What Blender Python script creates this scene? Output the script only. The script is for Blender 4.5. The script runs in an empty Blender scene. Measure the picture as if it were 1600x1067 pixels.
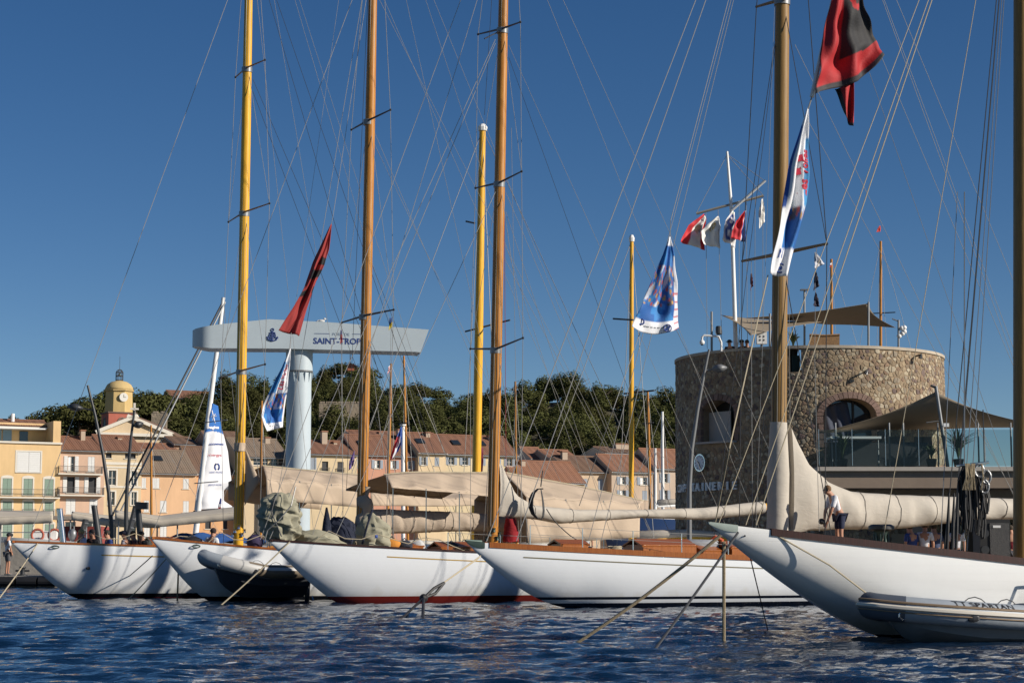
import bpy, bmesh, math, random
import numpy as np
from mathutils import Vector, Matrix
R = math.radians
random.seed(7)
rng = np.random.default_rng(11)
scene = bpy.context.scene
COL = scene.collection
# ------------------------------------------------------------------ camera
F, HZ, EYE = 3000.0, 872.0, 1.25          # focal length in photo pixels, horizon row, eye height over the water
PITCH = math.atan((HZ-533.5)/F)
cd = bpy.data.cameras.new('camera'); cam = bpy.data.objects.new('camera', cd); COL.objects.link(cam)
cd.sensor_width = 36; cd.lens = 36*F/1600; cd.clip_start = .1; cd.clip_end = 9000
cam.location = (0, 0, EYE); cam.rotation_euler = (math.pi/2+PITCH, 0, 0)
scene.camera = cam
# ------------------------------------------------------------------ sky and sun
SUN_AZ, SUN_EL = 71.0, 25.0               # degrees right of straight behind the camera, height
w = bpy.data.worlds.new('World'); scene.world = w; w.use_nodes = True
nt = w.node_tree; bg = nt.nodes['Background']
sky = nt.nodes.new('ShaderNodeTexSky'); sky.sky_type = 'NISHITA'; sky.sun_disc = False
sky.sun_elevation = R(SUN_EL); sky.sun_rotation = R(180-SUN_AZ)
sky.altitude = 1500; sky.air_density = .8; sky.dust_density = 0.0; sky.ozone_density = 1.6
hs = nt.nodes.new('ShaderNodeHueSaturation'); hs.inputs['Saturation'].default_value = 1.29; hs.inputs['Hue'].default_value = .505; hs.inputs['Value'].default_value = .8   # polarised, deep autumn blue
nt.links.new(sky.outputs[0], hs.inputs['Color']); nt.links.new(hs.outputs[0], bg.inputs['Color']); bg.inputs['Strength'].default_value = 0.076
sd = bpy.data.lights.new('sun', 'SUN'); sun = bpy.data.objects.new('sun', sd); COL.objects.link(sun)
sd.energy = 4.9; sd.angle = R(.53); sd.color = (1, .915, .80)
sdir = Vector((math.sin(R(SUN_AZ))*math.cos(R(SUN_EL)), -math.cos(R(SUN_AZ))*math.cos(R(SUN_EL)), math.sin(R(SUN_EL))))
sun.rotation_euler = sdir.to_track_quat('Z', 'Y').to_euler(); sun.location = (60, -40, 60)
scene.view_settings.view_transform = 'Standard'; scene.view_settings.look = 'None'
scene.view_settings.exposure = 0.26; scene.view_settings.gamma = 1
scene.render.engine = 'CYCLES'
scene.render.resolution_x = 1024; scene.render.resolution_y = 682

# ------------------------------------------------------------------ helpers
_cp, _sp = math.cos(PITCH), math.sin(PITCH)
def W(px, py, Y):
    """photo pixel + distance -> point"""
    xc = (px-800)/F; yc = -(py-533.5)/F
    d = Vector((xc, _cp-yc*_sp, _sp+yc*_cp)); k = Y/d.y
    return Vector((d.x*k, Y, EYE+d.z*k))
def Wz(px, z, Y):
    """photo column + height + distance -> point"""
    yc = math.tan(math.atan2(z-EYE, Y)-PITCH)
    return Vector(((px-800)/F*Y/(_cp-yc*_sp), Y, z))
def PX(p):
    """point -> photo pixel"""
    zf = p[1]*_cp+(p[2]-EYE)*_sp; yu = -p[1]*_sp+(p[2]-EYE)*_cp
    return (800+F*p[0]/zf, 533.5-F*yu/zf)
def Ywater(py):
    lo, hi = 5., 2000.
    for _ in range(60):
        m = (lo+hi)/2
        if PX((0, m, 0))[1] > py: lo = m
        else: hi = m
    return lo
ORG = {}
def reg(o, origin): ORG[o.name] = Vector(origin)
def tag(o, label=None, cat=None, group=None, kind=None):
    if label: o['label'] = label
    if cat: o['category'] = cat
    if group: o['group'] = group
    if kind: o['kind'] = kind
    return o
def thing(name, loc, label, cat, group=None):
    o = bpy.data.objects.new(name, None); COL.objects.link(o); o.location = loc; o.empty_display_size = .3
    reg(o, loc); return tag(o, label, cat, group)
class MB:
    def __init__(s): s.v = []; s.f = []; s.c = []; s.m = []
    def add(s, vs, fs, col=None, mi=0):
        n = len(s.v); s.v += [tuple(q) for q in vs]; s.f += [tuple(i+n for i in q) for q in fs]
        s.m += [mi]*len(fs)
        s.c += [col if col else (1, 1, 1)]*len(vs)
        return s
    def box(s, c, sz, rz=0, col=None, mi=0, ax=None):
        hx, hy, hz = sz[0]/2, sz[1]/2, sz[2]/2
        if ax is None:
            X, Yv, Z = Vector((math.cos(rz), math.sin(rz), 0)), Vector((-math.sin(rz), math.cos(rz), 0)), Vector((0, 0, 1))
        else: X, Yv, Z = ax
        c = Vector(c)
        vs = [c+X*hx*a+Yv*hy*b+Z*hz*d for d in (-1, 1) for b in (-1, 1) for a in (-1, 1)]
        return s.add(vs, [(0, 2, 3, 1), (4, 5, 7, 6), (0, 1, 5, 4), (2, 6, 7, 3), (0, 4, 6, 2), (1, 3, 7, 5)], col, mi)
    def bb(s, x0, x1, y0, y1, z0, z1, col=None):
        return s.box(((x0+x1)/2, (y0+y1)/2, (z0+z1)/2), (abs(x1-x0), abs(y1-y0), abs(z1-z0)), 0, col)
    def tube(s, pts, rad, n=8, col=None, cap=True, sq=1.0):
        pts = [Vector(p) for p in pts]; m = len(pts)
        if not hasattr(rad, '__len__'): rad = [rad]*m
        base = len(s.v); vs = []; fs = []; up = None
        for i, p in enumerate(pts):
            t = (pts[min(i+1, m-1)]-pts[max(i-1, 0)])
            t = t.normalized() if t.length > 1e-9 else Vector((0, 0, 1))
            if up is None:
                up = Vector((0, 0, 1)) if abs(t.z) < .9 else Vector((0, 1, 0))
            a = (up-t*up.dot(t)); a = a.normalized() if a.length > 1e-6 else t.orthogonal().normalized()
            b = t.cross(a); up = a
            for k in range(n):
                q = 2*math.pi*k/n
                vs.append(p+(a*math.cos(q)+b*math.sin(q)*sq)*rad[i])
        for i in range(m-1):
            for k in range(n):
                k2 = (k+1) % n
                fs.append((i*n+k, i*n+k2, (i+1)*n+k2, (i+1)*n+k))
        if cap: fs += [tuple(range(n-1, -1, -1)), tuple(range((m-1)*n, m*n))]
        return s.add(vs, fs, col)
    def lathe(s, prof, c, n=16, col=None):
        c = Vector(c); vs = []; fs = []
        for r, z in prof:
            for k in range(n):
                q = 2*math.pi*k/n; vs.append(c+Vector((r*math.cos(q), r*math.sin(q), z)))
        for i in range(len(prof)-1):
            for k in range(n): k2 = (k+1) % n; fs.append((i*n+k, i*n+k2, (i+1)*n+k2, (i+1)*n+k))
        fs += [tuple(range(n-1, -1, -1)), tuple(range((len(prof)-1)*n, len(prof)*n))]
        return s.add(vs, fs, col)
    def grid(s, fn, nu, nv, colfn=None, closeu=False):
        n0 = len(s.v)
        for j in range(nv+1):
            for i in range(nu+1):
                u, v = i/nu, j/nv
                s.v.append(tuple(fn(u, v))); s.c.append(colfn(u, v) if colfn else (1, 1, 1))
        for j in range(nv):
            for i in range(nu):
                a = n0+j*(nu+1)+i; s.f.append((a, a+1, a+nu+2, a+nu+1)); s.m.append(0)
        return s
    def sheet(s, fn, nu, nv, th=.004, colfn=None):
        """grid with a real back, th metres behind"""
        s.grid(fn, nu, nv, colfn); k = (nu+1)*(nv+1); n0 = len(s.v)-k
        P = np.array(s.v[n0:]).reshape(nv+1, nu+1, 3)
        du = np.gradient(P, axis=1); dv = np.gradient(P, axis=0); N = np.cross(du, dv)
        N /= np.linalg.norm(N, axis=2, keepdims=True)+1e-12
        Q = (P-N*th).reshape(-1, 3); s.v += [tuple(q) for q in Q]; s.c += s.c[n0:n0+k]
        for j in range(nv):
            for i in range(nu):
                a = n0+k+j*(nu+1)+i; s.f.append((a, a+nu+1, a+nu+2, a+1)); s.m.append(0)
        def rim(idx):
            for a, b in zip(idx[:-1], idx[1:]): s.f.append((b, a, a+k, b+k)); s.m.append(0)
        r0 = [n0+i for i in range(nu+1)]; r1 = [n0+nv*(nu+1)+i for i in range(nu+1)]
        c0 = [n0+j*(nu+1) for j in range(nv+1)]; c1 = [n0+j*(nu+1)+nu for j in range(nv+1)]
        rim(r0); rim(r1[::-1]); rim(c0[::-1]); rim(c1)
        return s
    def poly(s, pts, thick, col=None):
        """planar polygon extruded by vector thick"""
        n = len(pts); t = Vector(thick); vs = [Vector(p) for p in pts]+[Vector(p)+t for p in pts]
        fs = [tuple(range(n)), tuple(range(2*n-1, n-1, -1))]+[(i, i+n, (i+1) % n+n, (i+1) % n) for i in range(n)]
        return s.add(vs, fs, col)
    def blob(s, c, r, n=8, m=6, jit=0., col=None, rnd=random):
        vs = []; fs = []; c = Vector(c); r = r if hasattr(r, '__len__') else (r, r, r)
        for j in range(1, m):
            for i in range(n):
                a = 2*math.pi*i/n; b = math.pi*j/m; k = 1+jit*(rnd.random()*2-1)
                vs.append(c+Vector((r[0]*k*math.cos(a)*math.sin(b), r[1]*k*math.sin(a)*math.sin(b), r[2]*k*math.cos(b))))
        t = len(vs); vs += [c+Vector((0, 0, r[2])), c-Vector((0, 0, r[2]))]
        for j in range(m-2):
            for i in range(n): i2 = (i+1) % n; fs.append((j*n+i, (j+1)*n+i, (j+1)*n+i2, j*n+i2))
        for i in range(n):
            i2 = (i+1) % n; fs.append((t, i, i2)); fs.append((t+1, (m-2)*n+i2, (m-2)*n+i))
        return s.add(vs, fs, col)
    def mesh(s, name, org=(0, 0, 0), smooth=False):
        me = bpy.data.meshes.new(name); o = Vector(org)
        me.from_pydata([(a-o.x, b-o.y, c-o.z) for a, b, c in s.v], [], s.f)
        if any(c != (1, 1, 1) for c in s.c):
            at = me.color_attributes.new('Col', 'FLOAT_COLOR', 'POINT')
            arr = np.ones((len(s.v), 4), dtype=np.float32); arr[:, :3] = np.array(s.c, dtype=np.float32)
            at.data.foreach_set('color', arr.ravel())
        if any(s.m): me.polygons.foreach_set('material_index', s.m)
        if smooth:
            me.polygons.foreach_set('use_smooth', [True]*len(me.polygons))
            if smooth is not True: me.set_sharp_from_angle(angle=R(smooth))
        me.update(); return me
    def build(s, name, mat, parent=None, smooth=False, kind=None, label=None):
        org = ORG[parent.name] if parent else Vector((0, 0, 0))
        o = link(name, s.mesh(name, org, smooth), mat, parent)
        if kind: o['kind'] = kind
        if label: o['label'] = label
        return o
    def solo(s, name, mat, label, cat, group=None, smooth=False, org=None):
        """a thing that is one mesh, origin at its base"""
        if org is None:
            a = np.array(s.v); org = ((a[:, 0].min()+a[:, 0].max())/2, (a[:, 1].min()+a[:, 1].max())/2, a[:, 2].min())
        o = link(name, s.mesh(name, org, smooth), mat, None); o.location = org; reg(o, org)
        return tag(o, label, cat, group)
    def struct(s, name, mat, smooth=False, parent=None):
        o = s.build(name, mat, parent, smooth); o['kind'] = 'structure'; return o
def link(name, me, mat, parent=None):
    o = bpy.data.objects.new(name, me); COL.objects.link(o)
    for m in (mat if isinstance(mat, (list, tuple)) else [mat]):
        if m and len(me.materials) < 8 and not (me.users > 1 and len(me.materials)): me.materials.append(m)
    if parent: o.parent = parent; reg(o, ORG[parent.name])
    else: reg(o, (0, 0, 0))
    return o
def lerp(a, b, t): return a+(b-a)*t
def interp(pts, x):
    """piecewise-linear y(x) through sorted (x,y)"""
    return float(np.interp(x, [p[0] for p in pts], [p[1] for p in pts]))
def sag(a, b, s=0., n=1):
    a, b = Vector(a), Vector(b)
    return [a.lerp(b, i/n)-Vector((0, 0, s*4*(i/n)*(1-i/n))) for i in range(n+1)]
def cop(o, parent=None, loc=None):
    c = o.copy(); COL.objects.link(c); c.parent = parent
    if loc is not None: c.location = loc
    reg(c, ORG[o.name]); return c
# text -> flat mesh data in unit em, used for lettering on things
_tc = {}
def text_mesh(t, width=0.0, bold=0.0, shear=0.0):
    k = (t, bold, shear)
    if k not in _tc:
        cu = bpy.data.curves.new('t', 'FONT'); cu.body = t; cu.size = 1; cu.offset = bold; cu.shear = shear; cu.resolution_u = 3
        ob = bpy.data.objects.new('t', cu); COL.objects.link(ob); bpy.context.view_layer.update()
        me = ob.to_mesh()
        vs = [tuple(v.co) for v in me.vertices]; fs = [tuple(p.vertices) for p in me.polygons]
        ob.to_mesh_clear(); bpy.data.objects.remove(ob); bpy.data.curves.remove(cu)
        _tc[k] = (vs, fs)
    return _tc[k]
def lettering(mb, t, fn, u0, v0, hgt, width=None, bold=.02, shear=0., col=None):
    """fn(u,v)->point; text laid from (u0,v0), cap height hgt; width sets the total length"""
    vs, fs = text_mesh(t, bold=bold, shear=shear)
    if not vs: return mb
    xs = [v[0] for v in vs]; x0, x1 = min(xs), max(xs); k = hgt/.69
    kx = width/(x1-x0) if width else k
    return mb.add([fn(u0+(v[0]-x0)*kx, v0+v[1]*k) for v in vs], fs, col)
# ------------------------------------------------------------------ materials
def mat(name, col, rough=.6, metal=0., var=0., scale=4., bump=0., bscale=None, attr=False, spec=.5, coat=0., stretch=(1, 1, 1), col2=None, trans=0., objvar=0., dist=0., bst=None):
    m = bpy.data.materials.new(name); m.use_nodes = True; n = m.node_tree.nodes; l = m.node_tree.links
    b = n['Principled BSDF']; b.inputs['Roughness'].default_value = rough; b.inputs['Metallic'].default_value = metal
    b.inputs['Specular IOR Level'].default_value = spec; b.inputs['Coat Weight'].default_value = coat
    b.inputs['Coat Roughness'].default_value = .08
    if trans: b.inputs['Transmission Weight'].default_value = trans
    tc = n.new('ShaderNodeTexCoord'); mp = n.new('ShaderNodeMapping'); mp.inputs['Scale'].default_value = stretch
    l.new(tc.outputs['Object'], mp.inputs['Vector'])
    out = None
    if attr:
        a = n.new('ShaderNodeAttribute'); a.attribute_name = 'Col'; out = a.outputs['Color']
    else:
        rg = n.new('ShaderNodeRGB'); rg.outputs[0].default_value = (*col, 1); out = rg.outputs[0]
    if var or col2:
        no = n.new('ShaderNodeTexNoise'); no.inputs['Scale'].default_value = scale; no.inputs['Detail'].default_value = 6
        no.inputs['Roughness'].default_value = .65
        l.new(mp.outputs[0], no.inputs['Vector'])
        if col2:
            rp = n.new('ShaderNodeMapRange'); rp.inputs[1].default_value = .38; rp.inputs[2].default_value = .62; l.new(no.outputs[0], rp.inputs[0])
            mx = n.new('ShaderNodeMix'); mx.data_type = 'RGBA'; l.new(rp.outputs[0], mx.inputs[0]); l.new(out, mx.inputs[6]); mx.inputs[7].default_value = (*col2, 1); out = mx.outputs[2]
        if var:
            rp = n.new('ShaderNodeMapRange'); rp.inputs[1].default_value = .25; rp.inputs[2].default_value = .75
            rp.inputs[3].default_value = 1-var; rp.inputs[4].default_value = 1+var*.6; l.new(no.outputs[0], rp.inputs[0])
            mx = n.new('ShaderNodeVectorMath'); mx.operation = 'SCALE'; l.new(out, mx.inputs[0]); l.new(rp.outputs[0], mx.inputs['Scale']); out = mx.outputs[0]
    if objvar:
        oi = n.new('ShaderNodeObjectInfo'); rp = n.new('ShaderNodeMapRange'); rp.inputs[3].default_value = 1-objvar; rp.inputs[4].default_value = 1+objvar
        l.new(oi.outputs['Random'], rp.inputs[0])
        mx = n.new('ShaderNodeVectorMath'); mx.operation = 'SCALE'; l.new(out, mx.inputs[0]); l.new(rp.outputs[0], mx.inputs['Scale']); out = mx.outputs[0]
    l.new(out, b.inputs['Base Color'])
    if bump:
        nb = n.new('ShaderNodeTexNoise'); nb.inputs['Scale'].default_value = bscale or scale*3; nb.inputs['Detail'].default_value = 5
        nb.inputs['Distortion'].default_value = dist
        if bst:
            m2 = n.new('ShaderNodeMapping'); m2.inputs['Scale'].default_value = bst; m2.inputs['Rotation'].default_value = (.2, .5, .3); l.new(tc.outputs['Object'], m2.inputs[0]); l.new(m2.outputs[0], nb.inputs['Vector'])
        else: l.new(mp.outputs[0], nb.inputs['Vector'])
        bp = n.new('ShaderNodeBump'); bp.inputs['Strength'].default_value = 1; bp.inputs['Distance'].default_value = bump
        l.new(nb.outputs[0], bp.inputs['Height']); l.new(bp.outputs[0], b.inputs['Normal'])
    return m
M = {}
M['print'] = mat('printed_cloth', (1, 1, 1), .75, attr=True, bump=.004, bscale=25)
M['paint'] = mat('painted', (1, 1, 1), .5, attr=True, var=.12, scale=2)
M['chrome'] = mat('stainless', (.62, .63, .64), .22, 1.)
M['steel'] = mat('grey_steel', (.22, .23, .24), .45, .4, var=.15)
M['darksteel'] = mat('dark_lamp_paint', (.045, .047, .05), .45, .2, var=.2, scale=3)
M['black'] = mat('black_rubber', (.012, .012, .013), .6)
M['rope'] = mat('cream_rope', (.42, .36, .25), .85, var=.25, scale=30)
M['wire'] = mat('steel_wire', (.30, .295, .28), .5, .2)
M['wire_dark'] = mat('dark_cordage', (.03, .032, .036), .6)
M['wire_red'] = mat('red_cordage', (.25, .02, .03), .7)
M['white'] = mat('white_paint', (.78, .78, .76), .4, var=.06, scale=2)
M['glass'] = mat('window_glass', (.02, .025, .03), .05, spec=.8)
def wood(name, c, c2, rough=.3, coat=.4):
    m = mat(name, c, rough, spec=.3, col2=c2, scale=5, stretch=(7, 7, .35), coat=coat, bump=.002, bscale=9, var=.12)
    return m
M['spruce'] = wood('varnished_spruce', (.66, .335, .022), (.78, .44, .035), .4, .12)
M['pine'] = wood('honey_varnish', (.52, .235, .038), (.36, .135, .02), .4, .12)
M['teak'] = wood('varnished_teak', (.33, .105, .02), (.22, .06, .012))
M['mahogany'] = wood('dark_mahogany', (.022, .005, .004), (.035, .008, .006), .55, 0)
M['deck'] = wood('deck_planks', (.36, .27, .17), (.28, .2, .12), .7, 0)
M['oldspar'] = wood('old_spruce_spar', (.31, .18, .055), (.21, .12, .038), .5, .08)
def cloth(name, c, var=.1, bump=.03, bs=2.2):
    return mat(name, c, .85, var=var, scale=1.5, bump=bump*.55, bscale=bs, dist=.8, bst=(1, 1, 2.2), spec=.25)
M['canvas'] = cloth('beige_canvas', (.50, .40, .30), .08, .012)
M['cover'] = cloth('cream_sailcover', (.46, .42, .36), .10, .03, 2.4)
M['coverbrown'] = cloth('taupe_sailcover', (.40, .33, .26), .1, .05, 2.)
M['sailcloth'] = cloth('sailcloth_khaki', (.30, .285, .21), .18, .05, 3)
M['shade'] = cloth('taupe_shade_cloth', (.26, .215, .16), .08, .01)
M['navycloth'] = cloth('navy_canvas', (.02, .025, .045), .2, .06, 3)
M['bluecloth'] = cloth('blue_canvas', (.03, .09, .28), .2, .05, 3)
# ------------------------------------------------------------------ water: one sheet out to the horizon, real waves near
def water():
    rows = [9.]
    while rows[-1] < 120: rows.append(rows[-1]*1.0036+.012)
    while rows[-1] < 5000: rows.append(rows[-1]*1.12)
    rows = np.array(rows); nc = 560
    t = np.linspace(-1, 1, nc); fan = np.sign(t)*(np.abs(t)*.42+np.abs(t)**5*1.6)
    Y = np.repeat(rows[:, None], nc, 1); X = fan[None, :]*(Y+6)
    Z = np.zeros_like(X)
    r = np.random.default_rng(5)
    for k in range(64):
        lam = .17*2**(r.random()*3.8); a = r.normal(.2, .5); kk = 2*math.pi/lam
        amp = .0070*lam**.78
        dx, dy = math.sin(a)*kk, math.cos(a)*kk
        ph = dx*X+dy*Y+r.random()*6.3
        mod = .55+.45*np.sin(X*r.normal(0, .25)+Y*r.normal(0, .25)+r.random()*6)
        Z += amp*mod*(np.sin(ph)+.25*np.sin(2*ph))
    Z *= np.clip((115-Y)/40, 0, 1)
    me = bpy.data.meshes.new('water'); n, m = X.shape
    co = np.stack([X, Y, Z], 2).reshape(-1, 3).astype(np.float32)
    idx = np.arange(n*m).reshape(n, m)
    q = np.stack([idx[:-1, :-1], idx[:-1, 1:], idx[1:, 1:], idx[1:, :-1]], 2).reshape(-1, 4)
    me.vertices.add(n*m); me.vertices.foreach_set('co', co.ravel())
    me.loops.add(q.size); me.loops.foreach_set('vertex_index', q.ravel().astype(np.int32))
    me.polygons.add(len(q)); me.polygons.foreach_set('loop_start', np.arange(0, q.size, 4, dtype=np.int32))
    me.polygons.foreach_set('loop_total', np.full(len(q), 4, dtype=np.int32))
    me.update(calc_edges=True); me.polygons.foreach_set('use_smooth', [True]*len(q))
    mt = mat('sea_water', (.003, .016, .042), .04, spec=.42)
    b = mt.node_tree.nodes['Principled BSDF']; b.inputs['IOR'].default_value = 1.33
    N = mt.node_tree.nodes; L = mt.node_tree.links
    tc = N.new('ShaderNodeTexCoord'); mp = N.new('ShaderNodeMapping'); mp.inputs['Scale'].default_value = (1, 1.5, 1)
    L.new(tc.outputs['Object'], mp.inputs[0])
    no = N.new('ShaderNodeTexNoise'); no.inputs['Scale'].default_value = 6.5; no.inputs['Detail'].default_value = 3; no.inputs['Distortion'].default_value = .6
    L.new(mp.outputs[0], no.inputs['Vector'])
    bp = N.new('ShaderNodeBump'); bp.inputs['Distance'].default_value = .018; L.new(no.outputs[0], bp.inputs['Height']); L.new(bp.outputs[0], b.inputs['Normal'])
    o = link('water', me, mt); o['kind'] = 'structure'
water()
# ------------------------------------------------------------------ the five classic yachts, moored bows-out side by side
TH = R(32)                                  # hulls run away to the right
AFT = Vector((math.cos(TH), math.sin(TH), 0)); PORT = Vector((math.sin(TH), -math.cos(TH), 0)); UP = Vector((0, 0, 1))
class Yacht: pass
def hullmat(name, bands, top=(.80, .80, .78)):
    """white topsides; painted bands below given heights: [(z, colour), ...] from the keel upward"""
    m = mat(name, top, .16, coat=.35, var=.03, scale=.6, bump=.007, bscale=1.3); N = m.node_tree.nodes; L = m.node_tree.links; b = N['Principled BSDF']
    src = b.inputs['Base Color'].links[0].from_socket
    tc = N.new('ShaderNodeTexCoord'); sx = N.new('ShaderNodeSeparateXYZ'); L.new(tc.outputs['Object'], sx.inputs[0])
    out = src
    # faint plank seams, and grime with ragged edges near the waterline
    no = N.new('ShaderNodeTexNoise'); no.inputs['Scale'].default_value = 2.2; no.inputs['Detail'].default_value = 7; mp2 = N.new('ShaderNodeMapping'); mp2.inputs['Scale'].default_value = (1, 1, .35); L.new(tc.outputs['Object'], mp2.inputs[0]); L.new(mp2.outputs[0], no.inputs['Vector'])
    g1 = N.new('ShaderNodeMapRange'); g1.inputs[1].default_value = .75; g1.inputs[2].default_value = .1; g1.inputs[3].default_value = -.25; g1.inputs[4].default_value = .45; L.new(sx.outputs['Z'], g1.inputs[0])
    ad = N.new('ShaderNodeMath'); ad.operation = 'ADD'; L.new(g1.outputs[0], ad.inputs[0]); L.new(no.outputs[0], ad.inputs[1])
    g2 = N.new('ShaderNodeMapRange'); g2.inputs[1].default_value = .62; g2.inputs[2].default_value = 1.; g2.inputs[4].default_value = .55; L.new(ad.outputs[0], g2.inputs[0])
    mg = N.new('ShaderNodeMix'); mg.data_type = 'RGBA'; L.new(g2.outputs[0], mg.inputs[0]); L.new(out, mg.inputs[6]); mg.inputs[7].default_value = (.50, .46, .36, 1); out = mg.outputs[2]
    sn = N.new('ShaderNodeMath'); sn.operation = 'FRACT'; ml = N.new('ShaderNodeMath'); ml.operation = 'MULTIPLY'; ml.inputs[1].default_value = 8.; L.new(sx.outputs['Z'], ml.inputs[0]); L.new(ml.outputs[0], sn.inputs[0])
    ls = N.new('ShaderNodeMath'); ls.operation = 'GREATER_THAN'; ls.inputs[1].default_value = .07; L.new(sn.outputs[0], ls.inputs[0])
    b2 = N.new('ShaderNodeBump'); b2.inputs['Distance'].default_value = .0012; b2.inputs['Strength'].default_value = .6; L.new(ls.outputs[0], b2.inputs['Height'])
    old = b.inputs['Normal'].links[0].from_socket; L.new(old, b2.inputs['Normal']); L.new(b2.outputs[0], b.inputs['Normal'])
    for z, c in reversed(bands):
        lt = N.new('ShaderNodeMath'); lt.operation = 'LESS_THAN'; L.new(sx.outputs['Z'], lt.inputs[0]); lt.inputs[1].default_value = z
        mx = N.new('ShaderNodeMix'); mx.data_type = 'RGBA'; L.new(lt.outputs[0], mx.inputs[0]); L.new(out, mx.inputs[6]); mx.inputs[7].default_value = (*c, 1); out = mx.outputs[2]
    L.new(out, b.inputs['Base Color']); return m
def make_yacht(label, tip, stem, Ys, sheer2, L, B, mastpx, masttop, bands, pw=1.55, rail='teak', railh=.035, bandmat=None, top=(.745, .77, .79), mastmat='spruce', mr=.15, base_y=845, cove=None, tipfit=None, mastH=24., sec=(2.6, .66), x0r=None, sp=2.):
    b = Yacht(); b.L = L; b.B = B
    # stem meets the water at pixel column stem, distance Ys
    S = Wz(stem, 0, Ys); ov = 3.
    for _ in range(30):
        T = S-AFT*ov; px = PX((T.x, T.y, W(tip[0], tip[1], T.y).z))[0]; ov += (px-tip[0])/55.
    b.ov = ov; b.T = Vector((T.x, T.y, 0)); z0 = W(tip[0], tip[1], T.y).z
    b.w = lambda x, y, z: b.T+AFT*x+PORT*y+UP*z
    def at(px, off=0.):                      # distance aft of the tip of the point on the axis seen at a column
        lo, hi = -5., 60.
        for _ in range(60):
            m = (lo+hi)/2; p = b.w(m, off, 1.5)
            if PX(p)[0] < px: lo = m
            else: hi = m
        return lo
    b.at = at
    b.Yat = lambda px, off=0.: b.w(at(px, off), off, 0).y
    def hb(x):
        u = min(max(x/L, 0), 1)
        return B*(1-(1-u/.55)**2.1) if u < .55 else B*(1-.6*((u-.55)/.45)**2)
    b.hb = hb
    d2 = at(sheer2[0], B*.9); z2 = W(sheer2[0], sheer2[1], b.w(d2, hb(d2), 0).y).z; xm = .72*L
    g = abs(1-d2/xm)**sp; zm = (z2-z0*g)/(1-g)
    zs = lambda x: zm+(z0-zm)*abs(1-x/xm)**sp
    b.zs = zs
    ovs = .2*L
    def zk(x):
        if x < ov: return z0*(max(1-x/ov, 0))**pw*1.0-.02
        if x > L-ovs: return -.5+(zs(L)*.75+.5)*((x-(L-ovs))/ovs)**1.3
        return -.02-.6*(1-math.exp(-(x-ov)/1.2))
    b.zk = zk
    root = thing('classic_sailing_yacht', b.w(ov+4, 0, 0), label, 'sailboat', 'classic yachts moored side by side'); b.root = root
    xs = [L*(i/70)**1.35 for i in range(71)]; ts = [0, .03, .07, .12, .18, .25, .33, .42, .52, .62, .72, .82, .92, 1.]
    def yy(x, q): return hb(x)*(1-(1-q)**sec[0])**sec[1]
    mb = MB(); n = len(ts)
    def ring(x, sgn): return [b.w(x, sgn*yy(x, t), lerp(zk(x), zs(x), t)) for t in ts]
    for sgn in (1, -1):
        vs = []; fs = []
        for x in xs: vs += ring(x, sgn)
        for i in range(len(xs)-1):
            for j in range(n-1):
                a = i*n+j; f = (a, a+n, a+n+1, a+1); fs.append(f if sgn > 0 else f[::-1])
        mb.add(vs, fs)
    k = len(xs)-1                              # transom
    rr = ring(xs[k], 1)+ring(xs[k], -1)[::-1]; mb.add(rr, [tuple(range(len(rr)))])
    hull = mb.build('hull', bandmat or hullmat('yacht_hull_paint', bands, top), root, smooth=50); b.hull = hull
    # deck a little below the rail
    mb = MB(); mb.grid(lambda u, v: b.w(L*u**1.2*.995+.05, (v*2-1)*hb(L*u**1.2)*.985, zs(L*u**1.2)-.05), 40, 6); mb.build('deck', M['deck'], root)
    # cap rail
    for sgn in (1, -1):
        mb = MB(); vs = []; fs = []; x0 = x0r if x0r else (.55 if tipfit else .02)
        xr = [x0+(L-x0)*(i/60)**1.2 for i in range(61)]
        for x in xr:
            yb = hb(x); z = zs(x)
            for dy, dz in ((.022, -railh), (.022, .022), (-.09, .022), (-.09, -.05)): vs.append(b.w(x, sgn*(yb+dy), z+dz))
        for i in range(60):
            for j in range(4):
                f = (i*4+j, i*4+(j+1) % 4, (i+1)*4+(j+1) % 4, (i+1)*4+j); fs.append(f if sgn < 0 else f[::-1])
        fs += [(0, 1, 2, 3), tuple(240+q for q in (3, 2, 1, 0))]
        mb.add(vs, fs).build('cap_rail', M[rail], root)
    if tipfit:
        for sgn in (1, -1):
            mb = MB(); mb.grid(lambda u, v: b.w(u*.44+.0, sgn*(yy(u*.44, lerp(.08+.55*u, 1, v))+.012), lerp(zk(u*.44), zs(u*.44), lerp(.08+.55*u, 1, v))+.012*v), 8, 5)
            mb.build('stem_fitting', M[tipfit], root, smooth=True)
        if tipfit == 'bronze': MB().tube([b.w(-.03, 0, zs(0)+.03), b.w(.42, 0, zs(.42)+.02)], [.03, .05], 8).build('bow_cap', M[tipfit], root)
    if cove:
        for sgn in (1, -1):
            mb = MB(); x0, x1 = cove[0], L*.9
            def cv(u, v):
                x = lerp(x0, x1, u**1.2); q = 1-(cove[1]+cove[2]*(v-.5)*2)/(zs(x)-zk(x)); return b.w(x, sgn*(yy(x, q)+.006), lerp(zk(x), zs(x), q))
            mb.grid(cv, 60, 1).build('cove_stripe', M[cove[3]], root)
    # mast
    b.md = at(mastpx); mp = b.w(b.md, 0, 0); b.mY = mp.y
    P0 = W(mastpx, base_y, b.mY); b.foot = Wz(mastpx, zs(b.md)-.1, b.mY)
    Pt = W(masttop, 0, b.mY); dr = (Pt-P0).normalized(); b.mdir = dr
    b.top = b.foot+dr*mastH
    b.mpt = lambda py: P0+dr*((W(0, py, b.mY).z-P0.z)/dr.z)
    pts = [b.foot.lerp(b.top, t) for t in (0, .3, .6, .85, 1)]
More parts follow.
